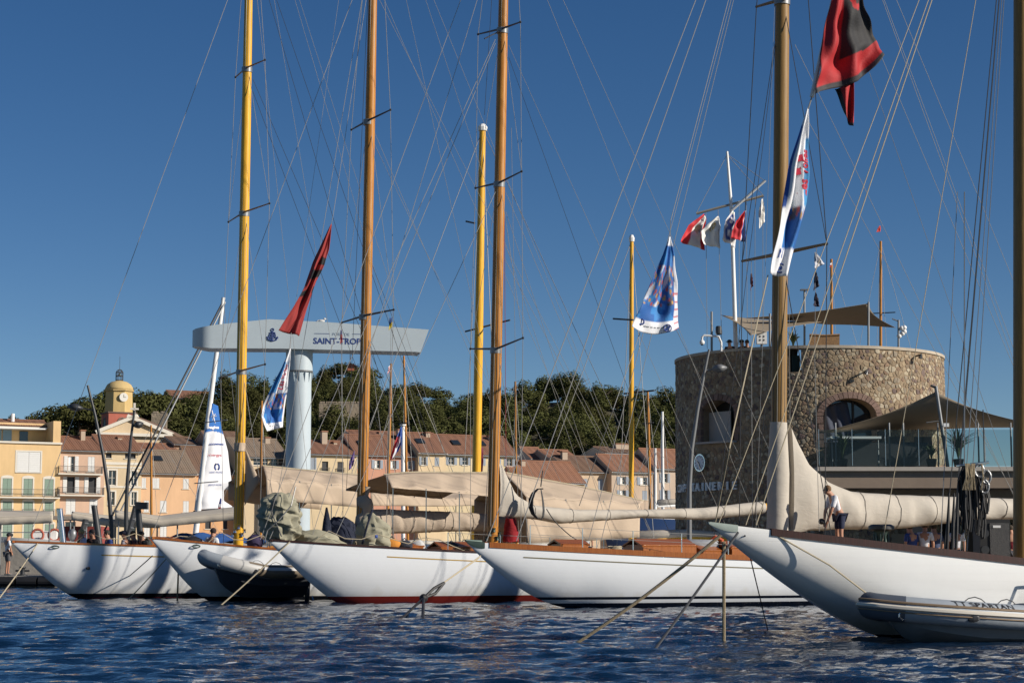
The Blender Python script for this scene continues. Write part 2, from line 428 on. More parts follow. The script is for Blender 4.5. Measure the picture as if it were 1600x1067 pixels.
    b.mast = MB().tube(pts, [mr, mr, mr*.95, mr*.75, mr*.5], 16).build('mast', M[mastmat], root, smooth=40); b.mr = mr
    return b
def spreader(b, py, lt, rt, m='pine', r=.028):
    """crosstree: pixel tips left (far) and right (near); rigged athwartships"""
    c = b.mpt(py); hw = abs(rt[0]-lt[0])/2/(F/b.mY)/math.sin(TH)
    pl = W(lt[0], lt[1], b.mY+hw*math.cos(TH)); pr = W(rt[0], rt[1], b.mY-hw*math.cos(TH))
    mb = MB(); mb.tube([pl, c+Vector((0, -b.mr*.9, 0)), pr], [r*.8, r*1.3, r*.8], 6)
    o = mb.build('spreader', M[m], b.root)
    MB().tube([c-b.mdir*.12, c+b.mdir*.05], b.mr+.012, 14).build('spreader_band', M['steel'], b.root, smooth=40)
    for p in (pl, pr): MB().blob(p, .04, 6, 5).build('spreader_tip', M['darksteel'], o)
    return pl, pr
def rig(b, p, q, name='stay', m='wire', r=.009, up=True, down=True, dy=845, sg=0.0):
    """line through two photo points; carried up to the mast and down to the deck"""
    (x1, y1), (x2, y2) = (p, q) if p[1] < q[1] else (q, p)
    s = (x2-x1)/(y2-y1)
    if up:
        y = y1; best = None
        while y > -420:
            mx = PX(b.mpt(y))[0]
            if abs(x1+s*(y-y1)-mx) < 6: best = y; break
            y -= 4
        y = best if best is not None else -420
        A = b.mpt(y)
    else: A = W(x1, y1, lerp(b.mY, b.Yat(x2), .15) if down else b.mY)
    if down: xb = x2+s*(dy-y2); B_ = W(xb, dy, b.Yat(xb))
    else: B_ = W(x2, y2, lerp(b.mY, b.Yat(x2), .8))
    MB().tube(sag(A, B_, sg, 8 if sg else 1), r*.78, 5).build(name, M[m], b.root)
M['bronze'] = mat('verdigris_bronze', (.045, .075, .065), .5, .4, var=.25, scale=6)
M['palegreen'] = mat('pale_green_stem', (.36, .42, .38), .4, var=.15)
M['gold'] = mat('gold_leaf', (.5, .31, .06), .4, .3); M['cove_dark'] = mat('dark_cove', (.16, .14, .08), .5)
RED = (.17, .012, .012)
Y1 = make_yacht('white classic yacht with dark red bottom paint, gold stripe and yellow mast', (17, 845), 128, 60, (235, 852), 19, 1.7, 372, 388,
    [(.05, (.055, .006, .01)), (.17, (.008, .008, .01))], 1.45, cove=(2.6, .33, .018, 'gold'), mr=.165, base_y=845)
Y2 = make_yacht('white classic yacht with a grey and tan inflatable slung along its bow', (235, 839), 330, 57, (420, 855), 19, 1.7, 564, 580,
    [(.14, (.008, .009, .012))], 1.35, mastmat='pine', mr=.165, base_y=760)
Y3 = make_yacht('white classic yacht with brick red boot top and olive sail bundle lashed on its bow', (419, 843), 532, 54, (732, 861), 19, 1.7, 769, 786,
    [(.20, (.16, .018, .012))], 1.25, rail='mahogany', railh=.03, cove=(3.2, .26, .014, 'gold'), mastmat='pine', mr=.165, base_y=840)
Y4 = make_yacht('white classic yacht with orange varnished rail and navy waterline stripes', (729, 846), 900, 49, (1165, 868), 25, 2.0, 1215, 1222,
    [(.13, (.006, .008, .016)), (.22, (.745, .77, .79)), (.29, (.006, .008, .016))], 1.75, railh=.11, cove=(1.4, .30, .014, 'cove_dark'), mastmat='oldspar', mr=.215, base_y=845, tipfit='bronze')
Y5 = make_yacht('white classic yacht with dark mahogany bulwark and a grey dinghy alongside', (1107, 816), 1385, 31, (1597, 870), 21, 1.9, 1597, 1597,
    [(.05, (.008, .009, .011))], 1.30, rail='mahogany', railh=.085, mastmat='oldspar', mr=.15, base_y=860, top=(.79, .795, .78), sec=(2.1, .52), x0r=.95, sp=1.4, tipfit='palegreen')
YS = [Y1, Y2, Y3, Y4, Y5]
# ------------------------------------------------------------------ rigging, spreaders, boom covers
def shroud(b, pts, m='wire', r=.009):
    """a wire over the spreader tips: points in 3D"""
    MB().tube(pts, r, 5).build('shroud', M[m], b.root)
def rigged(b, spec, mm='pine', r=.028, deckpx=None, wire='wire', wr=.009, top=None):
    tips = [spreader(b, *s, m=mm, r=r) for s in spec]
    hi = top or b.foot.lerp(b.top, .97)
    for k in (0, 1):
        px, off = deckpx[k]
        chain = Wz(px, b.zs(b.md)+.02, b.Yat(px, off)) if False else b.w(b.md+.1, off, b.zs(b.md)+.02)
        shroud(b, [hi]+[t[k] for t in tips]+[chain], wire, wr)
        shroud(b, [b.mpt(spec[-1][0]-14), b.w(b.md+.5, off*.98, b.zs(b.md)+.02)], wire, wr)
        if len(tips) > 1:
            for i in range(len(tips)-1): shroud(b, [b.mpt(spec[i][0]-10), tips[i+1][k]], wire, wr*.8)
    return tips
# Y1 --------------------------------------------------
rigged(Y1, [(108, (368, 121), (414, 94)), (333, (357, 347), (421, 318)), (580, (345, 590), (414, 569))], 'pine', .026, [(345, -1.4), (408, 1.4)])
rig(Y1, (350.5, 0), (118, 640), 'forestay', r=.013)
for p, q, m in (((395, 124), (471, 300), 'wire_dark'), ((395, 143), (454, 300), 'wire_dark'), ((407, 0), (447, 400), 'wire'), ((425.5, 0), (500, 259), 'wire_dark'),
                ((437, 0), (500, 184), 'wire_dark'), ((465, 0), (540, 259), 'wire'), ((472, 0), (538, 210), 'wire'), ((433, 0), (497, 400), 'wire')):
    rig(Y1, p, q, 'backstay', m, up=p[1] == 0, r=.010 if m == 'wire_dark' else .008)
MB().tube([Y1.mpt(705)-Vector((0, .02, 0)), Y1.mpt(692)-Vector((0, .02, 0))], Y1.mr+.02, 14).build('canvas_collar', M['canvas'], Y1.root)
# Y2 --------------------------------------------------
rigged(Y2, [(190, (549, 203), (610, 172)), (494, (534, 504), (615, 484))], 'darksteel', .03, [(545, -1.4), (600, 1.4)])
rig(Y2, (545, 0), (398, 400), 'forestay', r=.012, dy=839); rig(Y2, (560.6, 0), (499, 375), 'forestay', r=.011, dy=842); rig(Y2, (519, 0), (480, 300), 'halyard', r=.007, up=True, down=True)
for p, q, m in (((598, 0), (727, 255), 'wire'), ((605, 0), (748, 330), 'wire'), ((639, 0), (720, 379), 'wire'), ((583, 202), (667, 397), 'wire'), ((583, 221), (640, 340), 'wire'),
                ((574, 395), (650, 590), 'wire_dark'), ((574, 520), (628, 640), 'wire_dark')):
    rig(Y2, p, q, 'backstay', m, up=p[1] == 0, r=.008)
rig(Y2, (570, 0), (552, 480), 'halyard', 'wire_dark', r=.01, dy=765)
# Y3 --------------------------------------------------
rigged(Y3, [(47, (747, 54), (813, 35)), (287, (743, 294), (815, 268)), (546, (735, 545), (817, 528))], 'darksteel', .028, [(760, -1.4), (800, 1.4)])
jp = Y3.mpt(47); MB().tube([jp, W(757, 61, Y3.mY-.9)], .02, 6).build('jumper_strut', M['darksteel'], Y3.root)
rig(Y3, (716, 0), (577, 379), 'forestay', r=.012, dy=843); rig(Y3, (741, 0), (621, 397), 'forestay', r=.011)
rig(Y3, (774, 62), (622, 398), 'forestay', r=.012, up=False, dy=843); rig(Y3, (774, 68), (636, 398), 'forestay', r=.012, up=False); rig(Y3, (774, 300), (560, 760), 'forestay', r=.011, up=False, dy=846)
rig(Y3, (752, 0), (757, 180), 'halyard', 'wire_dark', down=False)
for p, q, m in (((669, 0), (750, 251), 'wire'), ((682, 0), (759, 191), 'wire'), ((860, 0), (1017, 397), 'wire'), ((884, 0), (1064, 397), 'wire')):
    rig(Y3 if p[0] > 800 else Y2, p, q, 'backstay', m, r=.008)
for p, q, m in (((795, 71), (880, 259), 'wire'), ((795, 90), (880, 326), 'wire_dark'), ((790, 330), (865, 560), 'wire'), ((786, 400), (1000, 800), 'wire'), ((790, 300), (900, 560), 'wire')):
    rig(Y3, p, q, 'running_backstay', m, up=False, r=.008)
for p, q, m in (((1175, 0), (1177, 300), 'wire'),): rig(Y4, p, q, 'halyard', m, r=.007)
rig(Y3, (788, 0), (790, 500), 'halyard', 'wire_red', r=.01, dy=835); rig(Y3, (799, 200), (806, 600), 'halyard', 'wire', r=.008, up=False)
# Y4 --------------------------------------------------
t4 = rigged(Y4, [(2, (1182, 11), (1262, -14)), (398, (1160, 408), (1292, 381))], 'oldspar', .045, [(1180, -1.8), (1270, 1.8)], 'wire_dark', .013)
rig(Y4, (1084, 0), (850, 611), 'forestay', r=.015, dy=846); rig(Y4, (1099, 0), (857, 700), 'forestay', r=.015); rig(Y4, (1138, 0), (1047, 352), 'halyard', r=.011); rig(Y4, (1142, 0), (1052, 375), 'halyard', r=.011)
rig(Y4, (1213, 60), (1183, 300), 'halyard', 'wire_dark', up=False, r=.01); rig(Y4, (1240, 0), (1237, 600), 'halyard', r=.01, dy=828)
for p, q in (((1242, 70), (1480, 560)), ((1262, 188), (1600, 800)), ((1380, 87), (1470, 300)), ((1360, 107), (1426, 300)), ((1439, 0), (1527, 300)), ((1453, 0), (1539, 300)), ((1491, 0), (1584, 300))):
    rig(Y4, p, q, 'backstay', 'wire', up=p[1] == 0 or p[0] > 1300, r=.009)
# Y5 --------------------------------------------------
rig(Y5, (1433, 0), (1341, 300), 'forestay', 'rope', r=.012, dy=820); rig(Y5, (1425, 0), (1330, 300), 'forestay', 'rope', r=.010, dy=820); rig(Y5, (1390, 0), (1292, 300), 'forestay', 'rope', r=.009, dy=818)
rig(Y5, (1461, 0), (1432, 300), 'staysail_stay', 'rope', r=.009)
for p, q, m, r_ in (((1435, 0), (1454, 300), 'wire_dark', .008), ((1502, 0), (1497, 300), 'wire_dark', .012), ((1512, 0), (1508, 300), 'steel', .010), ((1547, 0), (1522, 300), 'wire_dark', .012),
                    ((1560, 0), (1543, 300), 'steel', .010), ((1570, 0), (1582, 300), 'wire', .012), ((1496, 300), (1477, 700), 'steel', .009), ((1507, 300), (1507, 700), 'wire', .008)):
    rig(Y5, p, q, 'shroud', m, up=p[1] == 0, r=r_, dy=860)
# boom covers ---------------------------------------------------
M['tie'] = mat('canvas_tie', (.36, .325, .275), .9)
def lerp_(a, b_, t): return a+(b_-a)*t
def boomcover(b, up, lo, name, m, off=0.0, thick=.22, boomlen=None, seed=0, lace=True):
    """loft of soft ovals between an upper and a lower outline (photo points), hung along the yacht's axis"""
    r = random.Random(seed); x0, x1 = up[0][0], up[-1][0]; n = 70; k = 18; mb = MB(); rows = []
    ph = [r.random()*6 for _ in range(6)]
    for i in range(n+1):
        px = lerp(x0, x1, i/n); Yd = b.Yat(px, off); a = W(px, interp(up, px), Yd).z; c = W(px, interp(lo, px), Yd).z
        mid = Wz(px, (a+c)/2, Yd); hh = (a-c)/2; th = min(thick, hh*.9+.05)*(.42+.58*min(1, (i/n)*5)) if seed != 3 else min(thick, hh*.9+.05)
        row = []
        for j in range(k):
            q = 2*math.pi*j/k; s_ = math.sin(q); c_ = math.cos(q)
            wr = 1+.05*math.sin(i*.9+7*s_+ph[4])*max(0, s_)+.04*math.sin(i*1.7-9*c_+ph[5])+.055*math.sin(i*.55+ph[0]+2.1*c_)+.045*math.sin(i*1.15+ph[1]-3*s_)+.03*math.sin(i*2.1+ph[2]+4*s_)+.05*math.sin(i*.21+5*s_+ph[3])
            row.append(mid+UP*hh*c_*(1+.01*math.sin(i*.8))+PORT*th*s_*wr)
        rows.append(row)
    vs = [p for row in rows for p in row]; fs = []
    for i in range(n):
        for j in range(k): j2 = (j+1) % k; fs.append((i*k+j, i*k+j2, (i+1)*k+j2, (i+1)*k+j))
    fs += [tuple(range(k-1, -1, -1)), tuple(range(n*k, n*k+k))]
    o = mb.add(vs, fs).build(name, M[m], b.root, smooth=70)
    for i in range(9, n, 10):                   # sail ties round the cover
        ring = [lerp_(rows[i][j], sum(rows[i], Vector())/k, -.03) for j in range(k)]; MB().tube(ring+[ring[0]], .009, 5, cap=False).build('sail_tie', M['tie'], o)
    return o
c3 = boomcover(Y3, [(779, 722), (786, 728), (792, 745), (805, 772), (832, 789), (900, 796), (1000, 796), (1100, 793), (1190, 783)], [(779, 806), (835, 811), (872, 818), (1000, 809), (1100, 812), (1190, 803)], 'sail_cover', 'cover', .1, .24, seed=1)
MB().tube([W(1186, 793, Y3.Yat(1186)), W(1200, 791, Y3.Yat(1200))], .11, 10).build('boom_end', M['spruce'], Y3.root)
c4 = boomcover(Y4, [(1236, 664), (1246, 690), (1262, 722), (1292, 752), (1330, 768), (1400, 773), (1500, 776), (1620, 780)], [(1236, 831), (1300, 827), (1400, 826), (1500, 815), (1620, 809)], 'sail_cover', 'cover', .1, .36, seed=2)
pts = [Y4.mpt(y) for y in (858, 800, 740, 690, 660)]
MB().tube(pts, [Y4.mr+.10, Y4.mr+.08, Y4.mr+.09, Y4.mr+.04, Y4.mr+.015], 18).build('mast_coat', M['cover'], Y4.root, smooth=60)
c2 = boomcover(Y2, [(580, 796), (600, 795), (640, 797), (700, 799), (800, 805)], [(580, 834), (640, 833), (700, 830), (800, 830)], 'sail_cover', 'coverbrown', .1, .26, seed=3)
mb = MB(); rr = random.Random(4)
pts = [Y2.mpt(y)+Vector((.12+.05*math.sin(y*.2), 0, 0)) for y in range(862, 758, -6)]
mb.tube(pts, [.33+.05*math.sin(i*1.1)-.010*i for i in range(len(pts))], 16); mb.build('mast_coat', M['coverbrown'], Y2.root, smooth=60)
# ------------------------------------------------------------------ harbour master's tower
TY = 84.0; TR = 206/(F/TY)*1.0
tl, tr_ = W(1057, 600, TY), W(1470, 600, TY)
TC = Vector(((tl.x+tr_.x)/2, TY, 0)); TR = (tr_.x-tl.x)/2
QZ = .75                                   # quay height
ztop = W(1263, 540, TY-TR).z
TAPER = .014
def trad(z): return TR*(1+TAPER*(1-(z-QZ)/(ztop-QZ)))
def cyl(a, z, d=0.):
    """a: angle, 0 faces the camera, positive to the right"""
    r = trad(z)+d; return Vector((TC.x+r*math.sin(a), TC.y-r*math.cos(a), z))
def ang(px, py):
    """column/row on the near face -> (angle, height)"""
    a = 0.
    for _ in range(40):
        p = cyl(a, W(px, py, TC.y-TR*math.cos(a)).z); a += (px-PX(p)[0])/206*.7; a = max(-1.5, min(1.5, a))
    return a, cyl(a, W(px, py, TC.y-TR*math.cos(a)).z).z
tower = thing('stone_tower', (TC.x, TC.y, QZ), 'round rubble stone tower with a clock and arched openings on the quay', 'tower')
# openings: (angle, z0, half width m, springing height, rise)
oa, oz = ang(1330, 686); _, ot = ang(1330, 622); WIN_R = (oa, oz-.35, 1.12, .95+.35, ot-oz-.95)
la, lz = ang(1120, 690); _, lt_ = ang(1120, 625); WIN_L = (la, lz, .95, 1.2, lt_-lz-1.2)
def arch_pts(hw, sp, rise, n=14):
    pts = [(-hw, 0), (hw, 0)]
    for i in range(n+1):
        q = math.pi*i/n; pts.append((hw*math.cos(q), sp+rise*math.sin(q)))
    return pts
def inside(a, z, win, grow=0.):
    wa, z0, hw, sp, rise = win; x = (a-wa)*TR; y = z-z0
    if y < -grow or abs(x) > hw+grow: return False
    if y <= sp: return True
    return (x/(hw+grow))**2+((y-sp)/(rise+grow))**2 <= 1
def bool_shell():
    mb = MB(); n = 96; outer = []; zz = [0, ztop]
    vs = []; fs = []
    for rr, z in ((0, QZ-.9), (0, ztop), (-.9, ztop), (-.9, QZ-.9)):
        for k in range(n): q = 2*math.pi*k/n; vs.append(cyl(q, z, rr))
    for i in range(4):
        for k in range(n): k2 = (k+1) % n; i2 = (i+1) % 4; fs.append((i*n+k, i*n+k2, i2*n+k2, i2*n+k))
    mb.add(vs, fs); me = mb.mesh('shell'); ob = bpy.data.objects.new('shell', me); COL.objects.link(ob)
    cuts = []
    for win in (WIN_R, WIN_L, NOTCH):
        wa, z0, hw, sp, rise = win; c = MB(); d = Vector((math.sin(wa), -math.cos(wa), 0)); s = Vector((math.cos(wa), math.sin(wa), 0)); p0 = TC+d*(TR+.6)
        c.poly([p0+s*x+UP*(z0+y) for x, y in arch_pts(hw, sp, rise)], -d*2.2)
        bm = bmesh.new(); m2 = c.mesh('cut'); bm.from_mesh(m2); bmesh.ops.recalc_face_normals(bm, faces=bm.faces); bm.to_mesh(m2); bm.free()
        co = bpy.data.objects.new('cut', m2); COL.objects.link(co); cuts.append(co)
        md = ob.modifiers.new('b', 'BOOLEAN'); md.operation = 'DIFFERENCE'; md.object = co; md.solver = 'EXACT'
    bm = bmesh.new(); bm.from_mesh(me); bmesh.ops.recalc_face_normals(bm, faces=bm.faces); bm.to_mesh(me); bm.free()
    bpy.context.view_layer.update(); dg = bpy.context.evaluated_depsgraph_get()
    res = bpy.data.meshes.new_from_object(ob.evaluated_get(dg))
    for c in cuts+[ob]: bpy.data.objects.remove(c)
    res.transform(Matrix.Translation(-ORG[tower.name])); return res
na, nz = ang(1242, 581); NOTCH = (na, nz, .26, 2.2, .1)
M['mortar'] = mat('lime_mortar', (.265, .195, .125), .95, var=.35, scale=3, bump=.03, bscale=14)
link('wall', bool_shell(), M['mortar'], tower)
M['rubble'] = mat('rubble_stone', (1, 1, 1), .9, attr=True, var=.3, scale=7, bump=.02, bscale=16)
def stones():
    r = random.Random(3); s = .175; A0, A1 = -1.72, 1.72; pts = []
    nz = int((ztop-.12-QZ)/(s*.8)); na = int((A1-A0)*TR/s/1.12)
    for j in range(nz+2):
        for i in range(na+1):
            if r.random() < .2: continue
            pts.append(((A0*TR)+(i+.5*(j % 2)+r.uniform(-.45, .45))*s*1.12, QZ+(j+r.uniform(-.42, .42))*s*.8))
    cell = {}
    for k, p in enumerate(pts): cell.setdefault((int(p[0]//.6), int(p[1]//.6)), []).append(k)
    pal = [(.40, .30, .19), (.46, .36, .235), (.35, .265, .17), (.50, .42, .29), (.30, .23, .16), (.43, .33, .21), (.21, .15, .13), (.37, .31, .23), (.56, .48, .35), (.31, .205, .135)]
    out = []
    for k, (x, y) in enumerate(pts):
        poly = [(x-.5, y-.5), (x+.5, y-.5), (x+.5, y+.5), (x-.5, y+.5)]
        cx, cy = int(x//.6), int(y//.6)
        for dx in (-1, 0, 1):
            for dy in (-1, 0, 1):
                for q in cell.get((cx+dx, cy+dy), ()):
                    if q == k: continue
                    bx, by = pts[q]; mx, my = (x+bx)/2, (y+by)/2; nx, ny = bx-x, by-y; new = []
                    for i in range(len(poly)):
                        a, b_ = poly[i], poly[(i+1) % len(poly)]
                        da = (a[0]-mx)*nx+(a[1]-my)*ny; db = (b_[0]-mx)*nx+(b_[1]-my)*ny
                        if da <= 0: new.append(a)
                        if da*db < 0: t = da/(da-db); new.append((a[0]+(b_[0]-a[0])*t, a[1]+(b_[1]-a[1])*t))
                    poly = new
                    if len(poly) < 3: break
        if len(poly) < 4: continue
        mx = sum(p[0] for p in poly)/len(poly); my = sum(p[1] for p in poly)/len(poly); a = mx/TR
        if my > ztop-.16 or my < QZ: continue
        if any(inside(a, my, w_, .27) for w_ in (WIN_R, WIN_L)) or inside(a, my, NOTCH, .1): continue
        area = abs(sum(poly[i][0]*poly[(i+1) % len(poly)][1]-poly[(i+1) % len(poly)][0]*poly[i][1] for i in range(len(poly))))/2
        # round the corners a little
        rp = []
        for i in range(len(poly)):
            p, n_ = poly[i], poly[(i+1) % len(poly)]
            rp += [(p[0]*.8+n_[0]*.2, p[1]*.8+n_[1]*.2), (p[0]*.2+n_[0]*.8, p[1]*.2+n_[1]*.8)]
        out.append((area, a, mx, my, rp, r.choice(pal), r.random(), r.uniform(.006, .028)))
    out.sort(key=lambda s_: -s_[0]*max(math.cos(s_[1]-.15), .05))
    rest = MB()
    for i, (area, a, mx, my, rp, c, b_, h) in enumerate(out):
        mb = MB() if i < 300 else rest; n = len(rp); g = .62+.34*((b_*7.3) % 1)**.7; c = tuple(q*(.62+.24*b_) for q in c)
        ring = lambda k, d: [cyl((mx+(p[0]-mx)*k)/TR, my+(p[1]-my)*k, d) for p in rp]
        vs = ring(g, -.03)+ring(g*.97, h*.65)+ring(g*.78, h)+[cyl(mx/TR, my, h*1.12)]
        fs = [(l*n+j, l*n+(j+1) % n, (l+1)*n+(j+1) % n, (l+1)*n+j) for l in range(2) for j in range(n)]+[(2*n+j, 2*n+(j+1) % n, 3*n) for j in range(n)]
        mb.add(vs, fs, c)
        if i < 300: mb.build('stone', M['rubble'], tower)
    rest.build('rubble_stones', M['rubble'], tower, kind='stuff')
stones()
M['brick'] = mat('arch_brick', (.19, .125, .10), .9, var=.3, scale=6, bump=.015, objvar=.25)
def voussoirs(win, n):
    wa, z0, hw, sp, rise = win
    def P(x, y, d): return cyl(wa+x/TR, z0+y, d)
    def blk(c4):
        mb = MB(); vs = [P(x, y, -.1) for x, y in c4]+[P(x, y, .05) for x, y in c4]
        mb.add(vs, [(0, 1, 2, 3), (7, 6, 5, 4)]+[(i, i+4, (i+1) % 4+4, (i+1) % 4) for i in range(4)]).build('arch_stone', M['brick'], tower)
    for i in range(n):
        q0, q1 = math.pi*(i+.06)/n, math.pi*(i+.94)/n; k = .26
        blk([(hw*math.cos(q0), sp+rise*math.sin(q0)), ((hw+k)*math.cos(q0), sp+(rise+k)*math.sin(q0)), ((hw+k)*math.cos(q1), sp+(rise+k)*math.sin(q1)), (hw*math.cos(q1), sp+rise*math.sin(q1))])
    m_ = int(sp/.27)
    for sg in (-1, 1):
        for i in range(m_):
            y0, y1 = sp*(i+.06)/m_, sp*(i+.94)/m_; k = .26 if i % 2 else .2
            blk([(sg*hw, y0), (sg*(hw+k), y0), (sg*(hw+k), y1), (sg*hw, y1)])
voussoirs(WIN_R, 19); voussoirs(WIN_L, 13)
# coping
mb = MB(); n = 90; vs = []; fs = []
for d, z in ((.06, ztop-.1), (.06, ztop+.02), (-.6, ztop+.02), (-.6, ztop-.1)):
    for k in range(n): vs.append(cyl(2*math.pi*k/n, z, d))
for i in range(4):
    for k in range(n): k2 = (k+1) % n; i2 = (i+1) % 4; fs.append((i*n+k, i*n+k2, i2*n+k2, i2*n+k))
mb.add(vs, fs).build('coping', mat('coping_concrete', (.42, .36, .28), .9, var=.2, scale=2, bump=.01), tower, smooth=40)
mb = MB(); mb.lathe([(TR-.8, ztop-.95), (TR-.8, ztop-.9)], (TC.x, TC.y, 0), 60); mb.build('roof_terrace', mat('terrace_floor', (.3, .25, .2), .9), tower)
# right glazing and curtain; left sheet painted near-black for its unlit room
def pane(win, back, name, m, x0=-1, x1=1, ybot=0, dz=0):
    wa, z0, hw, sp, rise = win; d = Vector((math.sin(wa), -math.cos(wa), 0)); s = Vector((math.cos(wa), math.sin(wa), 0)); p0 = TC+d*(TR-back)
    pts = [p0+s*x+UP*(z0+y) for x, y in arch_pts(hw*1.02, sp, rise*1.02)]
    MB().poly(pts, -d*.06).build(name, m, tower)
M['reveal'] = mat('plaster_reveal', (.47, .34, .21), .9, var=.1)
pane(WIN_R, .72, 'window_glass', M['glass']); pane(WIN_L, .8, 'window_glass', mat('dark_room', (.01, .01, .012), .6))
def reveal(win):
    wa, z0, hw, sp, rise = win; d = Vector((math.sin(wa), -math.cos(wa), 0)); s = Vector((math.cos(wa), math.sin(wa), 0)); p0 = TC+d*(TR-.02)
    ap = arch_pts(hw-.012, sp, rise-.012); ap = ap[1:]+[ap[0]]; mb = MB(); n = len(ap)
    mb.add([p0+s*x+UP*(z0+y) for x, y in ap]+[p0-d*.72+s*x+UP*(z0+y) for x, y in ap], [(i, i+1, i+n+1, i+n) for i in range(n-1)]+[(n-1, 0, n, 2*n-1)]); mb.build('window_reveal', M['reveal'], tower)
reveal(WIN_R)
wa, z0, hw, sp, rise = WIN_R; d = Vector((math.sin(wa), -math.cos(wa), 0)); s = Vector((math.cos(wa), math.sin(wa), 0))
mb = MB(); mb.sheet(lambda u, v: TC+d*(TR-.62+.05*math.sin(u*19+v*5))+s*lerp(-hw*.98, hw*.25, u*(1-.15*v*v))+UP*(z0+lerp(.1, sp+rise*(.55+.4*u), v)), 30, 12, .01)
mb.build('curtain', cloth('blue_grey_drape', (.06, .07, .10), .25, .03), tower, smooth=True)
MB().tube([TC+d*(TR-.66)+s*hw*.3+UP*z0, TC+d*(TR-.66)+s*hw*.3+UP*(z0+sp+rise*.95)], .04, 6).build('window_mullion', M['darksteel'], tower)
wa, z0, hw, sp, rise = WIN_L; d = Vector((math.sin(wa), -math.cos(wa), 0)); s = Vector((math.cos(wa), math.sin(wa), 0))
mb = MB(); mb.poly([TC+d*(TR-.5)+s*x+UP*(z0+y) for x, y in ((-hw, .02), (hw*.32, .02), (hw*.32, sp+.1), (-hw, sp+.1))], -d*.05); mb.build('shutter_panel', mat('pale_shutter', (.35, .34, .33), .6), tower)
MB().box(TC+d*(TR+.0)+UP*(z0-.03), (hw*2.2, .5, .08), wa).build('window_sill', mat('sill_stone', (.36, .33, .3), .8), tower)
# clock and letters
ca, cz = ang(1099, 723)
clock = thing('wall_clock', cyl(ca, cz, .05), 'round chrome rimmed clock fixed on the stone tower', 'clock')
d = Vector((math.sin(ca), -math.cos(ca), 0)); s = Vector((math.cos(ca), math.sin(ca), 0)); c0 = cyl(ca, cz, .05)
def disc(c, r, th, dd, n=28): return MB().tube([c, c+dd*th], r, n)
disc(c0, .37, .16, d).build('rim', M['chrome'], clock, smooth=40); disc(c0+d*.16, .32, .012, d).build('dial', mat('clock_dial', (.62, .66, .72), .4), clock, smooth=40)
for i in range(12):
    q = math.pi*i/6; mb = MB(); u = s*math.sin(q)+UP*math.cos(q); mb.box(c0+d*.178+u*.26, (.022, .008, .07), ax=(d.cross(u), d, u)); mb.build('hour_mark', M['darksteel'], clock)
for q, l in ((R(-62), .17), (R(158), .25)):
    u = s*math.sin(q)+UP*math.cos(q); MB().box(c0+d*.19+u*l*.45, (.028, .008, l), ax=(d.cross(u), d, u)).build('clock_hand', M['black'], clock)
sa0, sz0 = ang(1065, 763); sa1, sz1 = ang(1150, 758)
sign = thing('letter_sign', cyl((sa0+sa1)/2, sz0, .1), 'pale metal letters reading CAPITAINERIE on the stone tower', 'sign')
M['letter'] = mat('brushed_letters', (.50, .52, .55), .4, .2)
txt = 'CAPITAINERIE'; span = (sa1-sa0)
for i, ch in enumerate(txt):
    vs, fs = text_mesh(ch, bold=.03); xs = [v[0] for v in vs]; mx = (min(xs)+max(xs))/2; a = sa0+span*(i/(len(txt)-1)); z = lerp(sz0, sz1, i/(len(txt)-1))-.16
    f = lambda v, dd: cyl(a+(v[0]-mx)*.46/TR, z+v[1]*.46, dd)
    n = len(vs); mb = MB(); mb.add([f(v, .14) for v in vs]+[f(v, .07) for v in vs], list(fs)+[tuple(n+j for j in q[::-1]) for q in fs])
    mb.build('letter', M['letter'], sign)
# small fittings on the wall: lamp and spout
for px, py in ((1429, 557), (1349, 582)):
    a, z = ang(px, py); p = cyl(a, z, .02); q = cyl(a, z+.05, .35); mb = MB(); mb.tube([p, q, q-UP*.16-Vector((.05, 0, 0))], [.03, .05, .09], 8); mb.build('wall_spotlight', M['darksteel'], tower)
# ------------------------------------------------------------------ quays
M['concrete'] = mat('quay_concrete', (.30, .28, .25), .9, var=.25, scale=.7, bump=.02, bscale=6)
M['stonepave'] = mat('quay_paving', (.33, .30, .26), .9, var=.2, scale=.5, bump=.01)
mb = MB(); mb.bb(-6, 120, 78, 110, -2, QZ); mb.bb(120, 400, 60, 200, -2, QZ-.01); mb.struct('quay', M['stonepave'])
mb = MB(); mb.poly([(-300, 130, -2), (300, 355, -2), (300, 460, -2), (-300, 330, -2)], (0, 0, 3.0)); mb.struct('town_quay', M['stonepave'])
# ------------------------------------------------------------------ houses
PHI = R(28)                                # the row of fronts runs away to the right
def rooftile(name, c, c2):
    return mat(name, c, .9, col2=c2, scale=.35, var=.4, bump=.03, bscale=3)
ROOFS = {'red': rooftile('terracotta_tiles', (.26, .125, .075), (.17, .085, .055)), 'brown': rooftile('weathered_tiles', (.21, .125, .08), (.14, .085, .06)), 'orange': rooftile('orange_tiles', (.32, .15, .085), (.22, .11, .07)), 'grey': rooftile('lichen_tiles', (.26, .19, .135), (.18, .14, .105))}
WALLS = {}
def wallmat(c):
    if c not in WALLS: WALLS[c] = mat('render_wall', c, .92, var=.2, scale=.45, bump=.008, bscale=2.5, stretch=(1, 1, .3))
    return WALLS[c]
SH = {'green': mat('sage_shutters', (.20, .28, .22), .6, var=.08), 'white': mat('white_shutters', (.62, .62, .60), .55, var=.06), 'grey': mat('blue_grey_shutters', (.27, .31, .36), .6, var=.08)}
M['trim'] = mat('white_trim', (.62, .58, .5), .8, var=.08)
M['iron'] = mat('balcony_iron', (.06, .055, .05), .6)
M['darkroom'] = mat('dark_interior', (.012, .012, .014), .5)  # near-black colour that paints the shade inside rooms and openings
